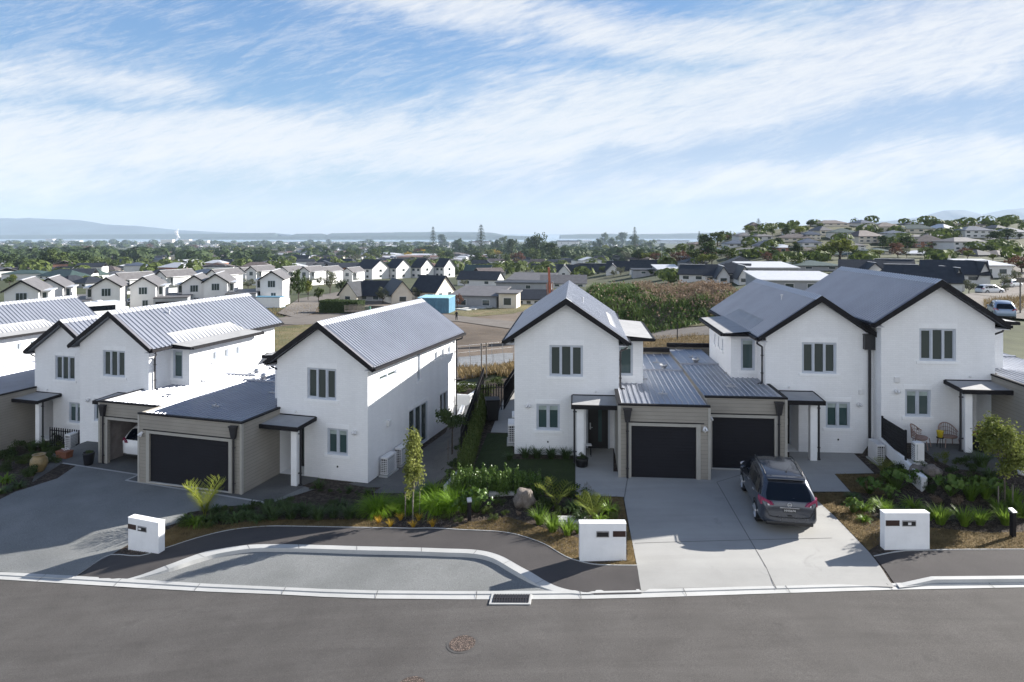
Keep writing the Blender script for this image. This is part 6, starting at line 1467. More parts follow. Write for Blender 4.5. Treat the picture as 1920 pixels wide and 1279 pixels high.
# ================================================================== THE TOWN BEYOND
Q = random.Random(99)
def fh_box(e, w, d, h, wm, base=3.0):
    g = MB(); g.box(-w/2, w/2, 0, d, -base, h); return g.build('wall', wm, e)
def fh_windows(e, w, d, h, n, z0=.9, wh=1.2, ww=1.1, side=0):
    for i in range(n):
        cx = -w/2+w*(i+.5)/n+Q.uniform(-.08, .08)*w/n
        fr = MB(); fr.box(cx-ww/2-.07, cx+ww/2+.07, -.05, -.002, z0-.07, z0+wh+.07); f = fr.build('window', M['framew'], e)
        g = MB(); g.box(cx-ww/2, cx+ww/2, -.065, -.051, z0, z0+wh); g.build('pane', M['glassfar'], f)
    for i in range(side):
        cy = d*(i+.5)/side
        fr = MB(); fr.box(w/2+.002, w/2+.05, cy-ww/2-.07, cy+ww/2+.07, z0-.07, z0+wh+.07); f = fr.build('window', M['framew'], e)
        g = MB(); g.box(w/2+.051, w/2+.065, cy-ww/2, cy+ww/2, z0, z0+wh); g.build('pane', M['glassfar'], f)
def roofpart(e, kind, w, d, h, r, m, o=.45, cap=None):
    g = MB()
    if kind == 'gable':      # ridge runs away from the viewer
        pts = [(-w/2-o, h-.25*o), (0, r), (w/2+o, h-.25*o), (w/2+o, h-.25*o-.2), (0, r-.22), (-w/2-o, h-.25*o-.2)]; sl_ = (r-h)/(w/2)
        pts = [(-w/2-o, h-sl_*o+.18), (0, r+.18), (w/2+o, h-sl_*o+.18), (w/2+o, h-sl_*o), (0, r), (-w/2-o, h-sl_*o)]
        g.extr(pts[::-1], 'y', -o, d+o)
    elif kind == 'side':
        sl_ = (r-h)/(d/2); pts = [(-o, h-sl_*o+.18), (d/2, r+.18), (d+o, h-sl_*o+.18), (d+o, h-sl_*o), (d/2, r), (-o, h-sl_*o)]
        g.extr(pts[::-1], 'x', -w/2-o, w/2+o)
    elif kind == 'shed':
        g.prism([(-w/2-o, -o, h), (w/2+o, -o, h), (w/2+o, d+o, r), (-w/2-o, d+o, r)], [(-w/2-o, -o, h+.22), (w/2+o, -o, h+.22), (w/2+o, d+o, r+.22), (-w/2-o, d+o, r+.22)])
    elif kind == 'shedx':
        g.prism([(-w/2-o, -o, h), (w/2+o, -o, r), (w/2+o, d+o, r), (-w/2-o, d+o, h)], [(-w/2-o, -o, h+.22), (w/2+o, -o, r+.22), (w/2+o, d+o, r+.22), (-w/2-o, d+o, h+.22)])
    elif kind == 'hip':
        a = min(w, d)/2; x0, x1, y0, y1 = -w/2-o, w/2+o, -o, d+o
        if w >= d: rg = [(-w/2+a, d/2, r), (w/2-a+.01, d/2, r)]
        else: rg = [(0, a, r), (0, d-a+.01, r)]
        v = [(x0, y0, h), (x1, y0, h), (x1, y1, h), (x0, y1, h)]+rg
        fs = [(0, 1, 5, 4), (1, 2, 5), (2, 3, 4, 5), (3, 0, 4)] if w >= d else [(0, 1, 4), (1, 2, 5, 4), (2, 3, 5), (3, 0, 4, 5)]
        g.add(v+[(a_, b_, c_-.15) for a_, b_, c_ in v[:4]], fs+[(0, 6, 7, 1), (1, 7, 8, 2), (2, 8, 9, 3), (3, 9, 6, 0), (9, 8, 7, 6)])
    ro = g.build('roof', m, e)
    if kind in ('gable', 'side') and cap:
        g = MB()
        if kind == 'gable': g.box(-.18, .18, -o, d+o, r+.16, r+.26)
        else: g.box(-w/2-o, w/2+o, d/2-.18, d/2+.18, r+.16, r+.26)
        g.build('ridge_cap', cap, ro)
    return ro
def FH(u0, u1, vb, ve, vr, kind, depth, th, wm, rm, label, group=None, nw=2, floors=1, side=1, cap=None, name='house', gablewall=True, sink=3.0):
    x, y, z = G((u0+u1)/2, vb); z = TZ(x, y) if y > 60 else z
    z = CAMZ-(vb-V0)/F*y
    w = (u1-u0)/F*y/cos(th); h = (vb-ve)/F*y; r = (vb-vr)/F*y
    if kind in ('gable',): r = h+(ve-vr)/F*(y)
    if kind in ('side', 'hip'): r = h+max(.8, (ve-vr)/F*(y+depth/2)+depth/2*(CAMZ-z-h)/y*-1*-0) ; r = h+max(.9, min(depth*.45, ((CAMZ-z-h)-(CAMZ-z-h)*(y+depth/2)/y)+(ve-vr)/F*(y+depth/2)))
    if kind == 'shed': r = h+max(.1, ((CAMZ-z-h)-(CAMZ-z-h)*(y+depth)/y)+(ve-vr)/F*(y+depth))
    e = empty(name, (x, y, z), -th, label, 'house' if name == 'house' else 'building', group)
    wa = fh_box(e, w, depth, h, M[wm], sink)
    if kind == 'gable' and gablewall:
        g = MB(); g.prism([(-w/2, 0, h), (w/2, 0, h), (0, 0, r)], [(-w/2, depth, h), (w/2, depth, h), (0, depth, r)]); g.build('gable_wall', M[wm], wa)
    if kind == 'side':
        g = MB(); g.prism([(-w/2, 0, h), (-w/2, depth/2, r), (-w/2, depth, h)], [(w/2, 0, h), (w/2, depth/2, r), (w/2, depth, h)]); g.build('gable_wall', M[wm], wa)
    if kind == 'shed':
        g = MB(); g.prism([(-w/2, 0, h), (-w/2, depth, h), (-w/2, depth, r)], [(w/2, 0, h), (w/2, depth, h), (w/2, depth, r)]); g.build('gable_wall', M[wm], wa)
    roofpart(e, kind, w, depth, h, r, M[rm], cap=M[cap] if cap else None)
    for f in range(floors):
        fhh = h/floors; fh_windows(e, w, depth, h, nw, f*fhh+fhh*.32, fhh*.42, min(1.5, w/nw*.5), side)
    return e, w, h, r, y
# ---- the rows of white two-storey houses, same family as the ones in front
def mini(label, uc, vr, wpx, th, dormer, roofm, garage=0, group='white two-storey houses beyond the vacant land', ridge=7.0, dpt=10):
    y = 4.6*F/wpx; x = (uc-U0)/F*y; z = CAMZ-(vr-V0)/F*y-ridge
    e = empty('house', (x, y, z), -th, label, 'house', group); W = 4.6
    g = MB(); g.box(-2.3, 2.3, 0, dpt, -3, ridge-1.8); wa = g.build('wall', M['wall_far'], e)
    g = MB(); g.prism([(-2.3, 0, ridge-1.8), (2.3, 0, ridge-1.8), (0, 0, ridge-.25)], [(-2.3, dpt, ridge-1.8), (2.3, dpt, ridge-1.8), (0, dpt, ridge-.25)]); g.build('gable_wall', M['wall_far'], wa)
    o = .4; s_ = (1.55)/2.3
    ro = MB(); ro.extr([(-2.7, ridge-.2-2.7*s_+.2), (0, ridge), (2.7, ridge-.2-2.7*s_+.2), (2.7, ridge-.2-2.7*s_), (0, ridge-.22), (-2.7, ridge-.2-2.7*s_)][::-1], 'y', -.35, dpt+.35); rp = ro.build('roof', M[roofm], e)
    g = MB()
    g.extr([(-2.72, ridge-2.7*s_+.03), (0, ridge+.03), (2.72, ridge-2.7*s_+.03), (2.72, ridge-2.7*s_-.26), (0, ridge-.3), (-2.72, ridge-2.7*s_-.26)][::-1], 'y', -.42, -.351); g.build('barge_board', M['dark'], rp)
    g = MB(); g.box(-.2, .2, -.4, dpt+.3, ridge-.02, ridge+.05); g.build('ridge_cap', M['roofcap'], rp)
    for (a, b, c, d) in ((-.75, .75, 3.5, 4.85), (-.1, .9, 1.1, 2.25)):
        fr = MB(); fr.box(a-.06, b+.06, -.05, -.002, c-.06, d+.06); f_ = fr.build('window', M['frame'], e); g = MB(); k = 3 if b-a > 1.2 else 2
        for i in range(k): g.box(a+(b-a)*i/k+.03, a+(b-a)*(i+1)/k-.03, -.06, -.051, c, d)
        g.build('pane', M['glassfar'], f_)
    if dormer:
        s = dormer; g = MB(); g.box(s*2.3, s*3.5, 1.5, 7, 2.5, 4.9); g.build('dormer', M['wall_far'], e)
        g = MB(); g.box(s*1.7, s*3.9, 1.1, 7.3, 4.91, 5.1); g.build('flat_roof', M['rooflight'], e)
        g = MB(); g.box(s*2.65, s*3.2, 1.43, 1.49, 3.3, 4.75); g.build('window', M['glassfar'], e)
        if garage:
            g = MB(); g.box(s*2.31, s*(2.3+garage), -2.4, 9, -2, 2.75); ga = g.build('garage', M['grey_far'], e)
            g = MB(); g.box(s*2.25, s*(2.35+garage), -2.5, 9.1, 2.76, 2.95); g.build('garage_roof', M['tilegrey'], ga)
            g = MB(); g.box(s*2.7, s*(1.9+garage), -2.46, -2.401, -.1, 2.1); g.build('garage_door', M['dark'], ga)
    return e
MT = [(40,525,53,-.44,1,'tilegrey',0,'in the front row at the far left edge'),(91,521,45,-.42,1,'tilegrey',3.2,'in the front row with a flat garage, second from left'),(199,520,46,-.40,-1,'tilegrey',3.2,'behind the motorhome'),(268,519,43,-.30,1,'tilegrey',6.2,'with a double garage to its right'),(364,516,41,-.28,-1,'tilegrey',0,'behind the bushy tree'),(404,513,41,-.24,1,'tilegrey',6.0,'with a long grey garage roof to its right'),(509,508,40,-.16,-1,'tilegrey',0,'above the blue-trimmed site hut')]
for (u, v, w_, th, dm, rm, ga, l) in MT: mini('white two-storey house '+l, u, v, w_, th, dm, rm, ga)
MT2 = [(219,512,30,.42),(301,507,29,.40),(398,505,27,.36),(452,502,21,.34),(471,499,23,.34),(530,500,22,.30),(570,500,23,.30),(594,503,20,.28),(606,500,22,.28),(651,502,21,.25)]
for i, (u, v, w_, th) in enumerate(MT2): mini('small white gabled house in the back row, %s from the left' % W10[i], u, v, w_, th, 1, 'tilegrey', 0, dpt=11)
for i, (a, b) in enumerate([(664, 700), (722, 744), (770, 790), (815, 833)]): FH(a, b, 524-i, 503-i, 487-i, 'side', 11-i*.8, .58, 'wall_far', 'tilefar', 'white two-storey house with a black roof, %s from the left' % W10[i], 'white houses with black roofs', 2, floors=2, side=1)
# ---- single-storey houses round the vacant land
FH(634,671,566,552,530,'gable',9,.45,'cream_far','tilefar','beige gabled cottage with a dark roof left of the olive tree', None, 1)
FH(736,772,572,551,528,'gable',12,-.35,'cream_far','tilefar','beige gabled cottage with a dark roof right of the olive tree', None, 1, side=0)
FH(672,736,566,553,527,'side',7,.2,'grey_far','tilefar','low dark-roofed wing joining the two beige gables', None, 3)
FH(770,818,562,546,517,'side',9,.45,'cream_far','tilefar','cream house with a broad black roof behind the blue container', None, 2, side=2)
FH(845,931,580,556,538,'shed',10,.25,'grey_far','tilegrey','long grey house with a single-slope ribbed roof beside the vacant land', None, 2, side=1)
FH(935,968,582,551,546,'shed',6,.15,'cream_far','tilegrey','cream end block of the long grey house with tall windows', None, 1, side=0)
FH(969,1030,574,561,544,'side',8,.1,'wall_far','tilefar','low white house with a black roof partly hidden by the front gable', None, 4)
FH(930,1034,546,531,530,'shed',8,.08,'grey_far','tilefar','long low dark grey building with a flat roof behind the excavator', None, 1)
FH(857,931,536,524,509,'side',9,.3,'wall_far','tilefar','black-roofed house behind the single-slope roof', None, 2)
FH(951,1029,534,526,512,'shed',12,.3,'grey_far','tilegrey','grey house with a broad sloping roof left of the excavator boom', None, 3)
FH(868,916,520,511,497,'side',9,.3,'cream_far','tilegreen','house with a dull green roof under the big dark trees', None, 2)
FH(1014,1098,540,531,516,'side',10,.1,'wall_far','tilegrey','grey-roofed house right behind the front gable ridge', None, 4)
DR = [(1045,1085,517,510,494,.35,'tilefar'),(1086,1135,516,509,493,.35,'tilefar'),(1137,1180,513,506,489,.35,'tilefar'),(1182,1238,511,504,488,.3,'tilefar'),(1276,1322,528,514,497,.4,'tilefar'),(1324,1360,530,516,497,.4,'tilefar'),(1362,1400,528,512,495,.4,'tilefar')]
for i, (a, b, vb, ve, vr, th, rm) in enumerate(DR): FH(a, b, vb, ve, vr, 'side', 8, th, 'wall_far', rm, 'black-roofed low house behind the weedy mound, %s from the left' % W10[i], 'black-roofed houses behind the mound', 2, side=1, cap='rooflight' if i % 3 == 1 else None)
FH(1188,1272,516,507,506,'shed',9,.1,'grey_far','tilefar','long low grey building with a flat roof behind the mound', None, 2)
FH(1234,1276,513,506,497,'shed',10,.0,'grey_far','rooflight','low building with a pale metal roof glinting behind the mound', None, 2)
FH(1359,1427,507,500,480,'hip',14,.2,'wall_far','tilefar','wide white house with a dark hipped roof above the mound', None, 3)
FH(1404,1494,521,503,492,'shed',14,.1,'grey_far','rooflight','grey house with a bright white roof, smaller and farther of two', None, 2)
FH(1430,1572,547,527,510,'shed',13,.12,'grey_far','rooflight','grey house with a bright white roof, larger and nearer of two', None, 4)
FH(1494,1580,507,498,488,'hip',12,.1,'grey_far','tilegreen','grey-green hipped roof with pale panels between the white roofs and black ones', None, 2)
DR2 = [(1583,1650,520,507,488,.45),(1652,1706,515,503,487,.45),(1712,1790,545,528,500,.5),(1668,1712,534,520,497,.5),(1745,1835,530,513,489,.5)]
for i, (a, b, vb, ve, vr, th) in enumerate(DR2): FH(a, b, vb, ve, vr, 'side', 8, th, 'wall_far', 'tilefar', 'black-roofed white cottage beyond the right-hand ridge, %s in the row' % W10[i], 'black-roofed cottages beyond the right-hand ridge', 2, side=2, cap='rooflight' if i in (1, 3) else None)
FH(1838,1896,520,499,487,'shed',12,.1,'wall_far','rooflight','white house with a pale grey roof behind the olive trees at right', None, 2)
for i, (a, b, vb, ve, vr) in enumerate([(1625, 1655, 522, 508, 494), (1675, 1706, 530, 516, 500), (1786, 1808, 545, 530, 504), (1836, 1856, 532, 515, 492), (1345, 1368, 532, 518, 501), (1386, 1406, 534, 518, 500), (1047, 1068, 518, 510, 498), (1137, 1161, 516, 508, 496)]):
    FH(a, b, vb, ve, vr, 'gable', 7, .15, 'wall_far', 'tilefar', 'white gable end of a black-roofed cottage, %s of eight counting from the %s' % (W10[i], 'right-hand ridge'), 'white gable ends of black-roofed cottages', 1, side=0, cap='rooflight')
# ---- houses on the hill and amongst the trees
HH = [(1386,1417,449,442,436,'wall_far','tilegrey'),(1417,1452,450,443,437,'wall_far','tilegrey'),(1365,1405,463,457,450,'wall_far','tileblue'),(1413,1459,467,461,450,'wall_far','tileblue'),(1459,1519,452,446,439,'cream_far','tilebrown'),(1460,1492,474,464,458,'brick_far','rooflight'),(1505,1540,462,455,447,'wall_far','tileblue'),(1346,1370,450,446,442,'grey_far','tilegrey'),(1265,1290,469,466,462,'wall_far','tilegrey'),(1219,1247,472,470,466,'wall_far','rooflight'),(1219,1290,457,452,446,'wall_far','tilered'),(1537,1593,423,419,413,'cream_far','tilebrown'),(1537,1562,440,432,424,'cream_far','tilegrey'),(1563,1608,448,436,428,'wall_far','tilegreen'),(1606,1662,455,443,432,'cream_far','tilebrown'),(1612,1643,424,418,412,'wall_far','tileblue'),(1646,1691,435,425,417,'cream_far','tilebrown'),(1659,1691,459,446,437,'wall_far','tilegreen'),(1690,1749,436,429,421,'cream_far','tilegreen'),(1720,1770,464,453,440,'brick_far','tilebrown'),(1757,1807,427,420,414,'cream_far','tilebrown'),(1768,1793,435,428,420,'wall_far','rooflight'),(1784,1855,470,453,445,'wall_far','tilegrey'),(1810,1862,446,432,424,'wall_far','tileblue'),(1890,1935,447,435,427,'wall_far','tileblue'),(1814,1849,427,422,417,'cream_far','tilebrown'),(1830,1874,483,478,468,'grey_far','tilefar'),(1868,1916,484,478,469,'cream_far','tilebrown'),(1695,1728,424,420,414,'grey_far','tileblue'),(1868,1890,433,428,422,'wall_far','tilegrey'),(1045,1085,466,453,447,'wall_far','tilegrey'),(1046,1112,486,480,474,'wall_far','rooflight'),(1091,1110,455,451,447,'wall_far','rooflight'),(1095,1125,468,463,459,'wall_far','rooflight'),(885,918,462,454,447,'wall_far','tilered'),(1112,1143,489,483,477,'cream_far','tilegrey'),(1137,1160,469,465,461,'wall_far','tilegrey'),(1480,1505,440,436,430,'wall_far','tilegrey'),(1500,1530,476,470,463,'wall_far','tilebrown'),(1300,1330,462,458,453,'cream_far','tilebrown'),(1290,1315,478,473,467,'wall_far','tilegrey'),(1170,1200,457,453,449,'wall_far','tilegrey'),(940,965,488,483,478,'wall_far','tilegrey'),(700,735,497,489,483,'wall_far','tilegrey'),(555,585,502,494,487,'wall_far','tilebrown'),(485,520,500,493,488,'wall_far','tilegrey'),(60,140,530,518,506,'wall_far','tilegreen'),(150,176,524,516,505,'wall_far','tilegreen'),(100,130,538,529,516,'grey_far','tilefar'),(128,165,540,530,518,'grey_far','tilefar')]
CW = {'wall_far': 'white', 'cream_far': 'cream', 'brick_far': 'brick', 'grey_far': 'grey'}; CR = {'tilegrey': 'grey', 'tileblue': 'blue-grey', 'tilebrown': 'brown', 'rooflight': 'pale', 'tilered': 'red', 'tilegreen': 'green', 'tilefar': 'charcoal'}
ordn_ = lambda n: ORD[n]
ORD = 'first second third fourth fifth sixth seventh eighth ninth tenth eleventh twelfth thirteenth fourteenth fifteenth sixteenth seventeenth eighteenth nineteenth twentieth twenty-first twenty-second twenty-third twenty-fourth twenty-fifth'.split()
cnt = {}
def zone(u, v):
    if u > 1330: return 'on the crest of the right-hand hill' if v < 438 else ('half way up the right-hand hill' if v < 462 else 'at the foot of the right-hand hill')
    if u > 830: return 'among the dark trees right of centre'
    if u > 300: return 'beyond the rows of white houses'
    return 'behind the white gables at far left'
for (a, b, vb, ve, vr, wm, rm) in sorted(HH):
    key = (wm, rm, zone((a+b)/2, vb)); cnt[key] = cnt.get(key, 0)+1
    vb2 = vb
    hw_ = (b-a)
    FH(a, b, vb2, ve, vr, 'hip', 9, Q.uniform(-.3, .5), wm, rm, '%s house, %s hipped roof, %s, %s from left' % (CW[wm], CR[rm], zone((a+b)/2, vb), W10[cnt[key]-1]), 'houses on the hill and among the trees', max(2, min(5, int(hw_/12))), floors=2 if (vb-ve) > 10 else 1, side=1, sink=5)
q = random.Random(41); cnt = {}; HB = []
for i in range(62):
    u = q.uniform(1335, 1925); v = q.uniform(429, 484); w_ = q.uniform(24, 46)*(.7+.6*(v-425)/60)
    if any(abs(u-(a+b)/2) < (w_+b-a)*.42 and abs(v-c) < 9 for (a, b, c, *_r) in HH) or any(abs(u-a) < 26 and abs(v-b) < 6 for a, b in HB): continue
    HB.append((u, v)); hh = q.uniform(5, 10); rm = q.choice(['tilegrey', 'tilebrown', 'tilefar', 'tileblue', 'rooflight', 'tilegreen', 'tilegrey', 'tilefar']); wm = q.choice(['wall_far', 'cream_far', 'wall_far', 'brick_far']); z_ = zone(u, v)
    cnt[z_] = cnt.get(z_, 0)+1
    FH(u-w_/2, u+w_/2, v, v-hh, v-hh-q.uniform(4, 7), 'hip', 9, q.uniform(-.3, .5), wm, rm, 'smaller %s house, %s roof, %s, %s of its size' % (CW[wm], CR[rm], z_, ORD[cnt[z_]-1]), 'houses on the hill and among the trees', 3, floors=2 if hh > 8 else 1, side=1, sink=5)
cnt = {}; HB = []
for i in range(150):
    if len(HB) > 44: break
    if i % 2: u, v = q.uniform(0, 640), q.uniform(500, 528)
    else: u, v = q.uniform(560, 1330), q.uniform(492, 512)
    w_ = q.uniform(26, 44)
    if any(abs(u-a) < 30 and abs(v-b) < 5 for a, b in HB) or (1080 < u < 1250 and v > 500) or (660 < u < 860 and v > 484): continue
    HB.append((u, v)); hh = q.uniform(7, 9); rm = q.choice(['tilefar', 'tilefar', 'tilegrey', 'tilebrown', 'tilefar']); wm = q.choice(['wall_far', 'cream_far', 'grey_far'])
    z_ = 'left of centre' if u < 560 else 'right of centre'; cnt[z_] = cnt.get(z_, 0)+1; th = q.uniform(-.2, .6)
    FH(u-w_/2, u+w_/2, v, v-hh, v-hh-q.uniform(6, 10), q.choice(['side', 'side', 'hip']), 8, th, wm, rm, 'low %s cottage, %s roof, among the mid rooftops %s, number %s' % (CW[wm], CR[rm], z_, ordn_(cnt[z_]-1)), 'low cottages among the mid-distance rooftops', 2, side=1, sink=4)
# ---- farther town: simple whole houses, each its own object
ORD = 'first second third fourth fifth sixth seventh eighth ninth tenth eleventh twelfth thirteenth fourteenth fifteenth sixteenth seventeenth eighteenth nineteenth twentieth'.split()
cnt = {}
def ordn(n):
    if n < 20: return ORD[n]
    t = ['twenty', 'thirty', 'forty', 'fifty', 'sixty', 'seventy', 'eighty', 'ninety'][min(7, (n+1)//10-2)]; r_ = (n+1) % 10
    return t+'-'+ORD[r_-1] if r_ else t.replace('ty', 'tieth')
rows = []
for i in range(190):
    y = 300*(7.0**(Q.random()**.9)); a = Q.uniform(-.80, .12 if y < 700 else .2)
    rows.append((a*y, y))
def band(y): return 'by the dark tree belt' if y < 520 else ('in the mid flat town' if y < 1000 else 'far out towards the estuary')
rows.sort(key=lambda p: p[0]/p[1])
for (x, y) in rows:
    z = TZ(x, y); w, d, h = Q.uniform(11, 19), Q.uniform(8, 12), Q.choice((2.7, 2.7, 3, 5.2)); rm = Q.choice(['tilegrey', 'tilefar', 'tilefar', 'rooflight', 'tilebrown', 'tileblue', 'tilegrey', 'rooflight', 'tilered', 'tilegreen']); wm = Q.choice(['wall_far', 'wall_far', 'cream_far', 'grey_far', 'brick_far'])
    key = (rm, wm, band(y)); cnt[key] = cnt.get(key, 0)+1
    e = empty('house', (x, y, z), Q.uniform(-.6, .6), 'distant %s house, %s roof, %s, %s from left' % (CW[wm], CR[rm], band(y), ordn(cnt[key]-1)), 'house', 'distant houses on the flat')
    fh_box(e, w, d, h, M[wm], 3); roofpart(e, Q.choice(('hip', 'hip', 'side', 'gable')), w, d, h, h+Q.uniform(1.4, 2.3), M[rm])
# ---- the rest of the town towards the water: nobody could count it
g = MB(); mats_ = ['wall_far', 'tilegrey', 'tilefar', 'rooflight', 'tilebrown', 'cream_far', 'tilered', 'tileblue']
for i in range(3800):
    y = 900*(5.6**Q.random()); a = Q.uniform(-.86, .16 if y > 1500 else .1); x = a*y
    if noise.noise(Vector((x/420, y/300, 4))) < -.12: continue
    z = TZ(x, y); big = Q.random() < .06; w = Q.uniform(10, 18)*(3.2 if big else 1); d = Q.uniform(8, 12)*(2 if big else 1); h = Q.uniform(2.8, 5)*(1.6 if big else 1); t = Q.uniform(-.6, .6)
    b_ = MB(); b_.box(-w/2, w/2, -d/2, d/2, -3, h); b_.tf(Matrix.Translation((x, y, z)) @ Matrix.Rotation(t, 4, 'Z')); g.cur = Q.choice((0, 0, 5, 1)); g.add(b_.v, b_.f)
    b_ = MB(); o = .5; b_.add([(-w/2-o, -d/2-o, h), (w/2+o, -d/2-o, h), (w/2+o, d/2+o, h), (-w/2-o, d/2+o, h), (-w/4, 0, h+2.2), (w/4, 0, h+2.2)], [(0, 1, 5, 4), (1, 2, 5), (2, 3, 4, 5), (3, 0, 4)]); b_.tf(Matrix.Translation((x, y, z+.02)) @ Matrix.Rotation(t, 4, 'Z')); g.cur = Q.choice((1, 2, 2, 3, 4, 6, 7, 3)); g.add(b_.v, b_.f)
o = g.build('distant_town', [M[k] for k in mats_]); tag(o, kind='stuff')
# industrial blocks by the steam
for i, (u, v, w_, h_, l) in enumerate([(92, 452, 14, 6, 'small white factory block on the far plain at left, taller one'), (118, 453, 44, 3.4, 'long low white factory roof on the far plain at left'), (143, 452, 12, 3, 'small white shed right of the long factory roof'), (312, 451, 22, 5, 'pale factory block left of the steam plume'), (345, 452, 20, 5, 'pale factory block right of the steam plume'), (372, 453, 34, 3, 'long pale shed right of the steam plume')]):
    y = 4600; x = (u-U0)/F*y; z = TZ(x, y); e = empty('factory', (x, y, z), 0, l, 'factory', 'factories on the far plain'); ww = w_/F*y; hh = (z*0+h_/F*y)+4
    g = MB(); g.box(-ww/2, ww/2, 0, 40, -5, hh); g.build('wall', M['wall_far' if i < 3 else 'cream_far'], e); g = MB(); g.box(-ww/2-1, ww/2+1, -1, 41, hh+.01, hh+2); g.build('roof', M['rooflight'], e)
sm, nt2, b2 = newmat('white_steam'); b2.inputs['Base Color'].default_value = (.9, .9, .92, 1); b2.inputs['Roughness'].default_value = 1
tr2 = nd(nt2, 'ShaderNodeBsdfTransparent'); lw = nd(nt2, 'ShaderNodeLayerWeight', i_Blend=.45); mr = nd(nt2, 'ShaderNodeMapRange', i_1=0.0, i_2=1.0, i_3=.35, i_4=1.0); nt2.links.new(lw.outputs['Facing'], mr.inputs[0])
mxs = nd(nt2, 'ShaderNodeMixShader'); nt2.links.new(mr.outputs[0], mxs.inputs[0]); nt2.links.new(b2.outputs[0], mxs.inputs[1]); nt2.links.new(tr2.outputs[0], mxs.inputs[2]); nt2.links.new(mxs.outputs[0], [n for n in nt2.nodes if n.type == 'OUTPUT_MATERIAL'][0].inputs[0])
g = MB(); y = 4650
for i in range(16):
    t = i/15; u = 331+2.5*sin(t*6)+3*t; v = 450-19*t; p = P(u, v, y); r_ = (4+6*t)*(1-.5*(t > .85)); g.ball((p[0]+Q.uniform(-6, 6), p[1], p[2]), (r_, r_, r_*1.25), 10, .4, i)
o = g.build('steam_plume', sm); tag(o, kind='stuff')
# ================================================================== TREES BEYOND
def unit_tree(seed, n, leaf, lm, shape='ball', clumps=16, aspect=1.0, tk='bark', low=.30):
    # height 1, width about 1*aspect
    rz_ = (1-low)/2
    cr, cs = crown(n, (.46*aspect, .46*aspect, rz_*1.02), leaf, seed, clumps, .8, .35, cz=low+rz_, shape=shape); tr = limbs(low*1.05, cs, .028, seed, 9)
    return treemk('tree', 'tree', cr, M[lm], tr, M[tk])
KND = {}
def kset(k, lm, shapes, n=800, leaf=.085, **kw):
    KND[k] = []
    for i, sh in enumerate(shapes):
        nm = 'f_%s%d' % (k, i); make(nm, unit_tree(200+len(USED)*7+i, n, leaf, lm, sh, **kw)); KND[k].append(nm)
kset('green', 'leaf', ['ball', 'ball', 'egg']); kset('dark', 'leafdark', ['ball', 'egg', 'ball'], 1000); kset('olive', 'leafolive', ['ball', 'ball'], 900, .06); kset('yellow', 'leafyellow', ['ball'], 800, .08); kset('lime', 'leaflime', ['ball', 'egg'], 800); kset('russet', 'leafred', ['ball'], 700, .07)
kset('bush', 'leaf', ['ball'], 900, .09, low=.04); kset('dbush', 'leafdark', ['ball'], 900, .09, low=.04)
def norfolk(seed, dense=1.0):
    q = random.Random(seed)
    def f():
        e = empty('pine_tree'); e['category'] = 'tree'; g = MB(); n = 19
        for k in range(n):
            z = .16+.82*k/n; r_ = .30*(1-(k/n))**.8+.02; m = 6
            for j in range(m):
                a = 2*pi*j/m+k*.55+q.uniform(-.15, .15)
                for s_ in range(14):
                    t = (s_+.5)/14*r_; p = Vector((cos(a)*t, sin(a)*t, z+t*.18+.02)); leafcard(g, p, (q.uniform(-.5, .5), q.uniform(-.5, .5), 1), .055*(1.1-t), q, .5)
        g.build('crown', M['leafdark'], e); t_ = MB(); t_.cyl((0, 0, -.02), (0, 0, 1.0), .018, .003, 8); t_.build('trunk', M['bark'], e); return e
    return f
make('f_norf', norfolk(1)); KND['norfolk'] = ['f_norf']
TD = []      # (u, vtop, vbase, width px, kind, label or None)
def FT(u, vt, vb, w, k, label=None): TD.append((u, vt, vb, w, k, label))
for (u, vt, vb, w, l) in [(812, 422, 488, 22, 'tall narrow Norfolk pine left of the broader one against the estuary'), (902, 419, 486, 30, 'broad tiered Norfolk pine standing against the estuary'), (1190, 423, 484, 20, 'tiered Norfolk pine right of centre against the estuary'), (1311, 433, 470, 12, 'small Norfolk pine near the foot of the hill'), (1422, 406, 434, 18, 'Norfolk pine on the crest of the right-hand hill'), (681, 450, 480, 10, 'small dark conifer in the flat town left of centre'), (711, 455, 480, 9, 'small conifer right of the other one in the flat town')]: FT(u, vt, vb, w, 'norfolk', l)
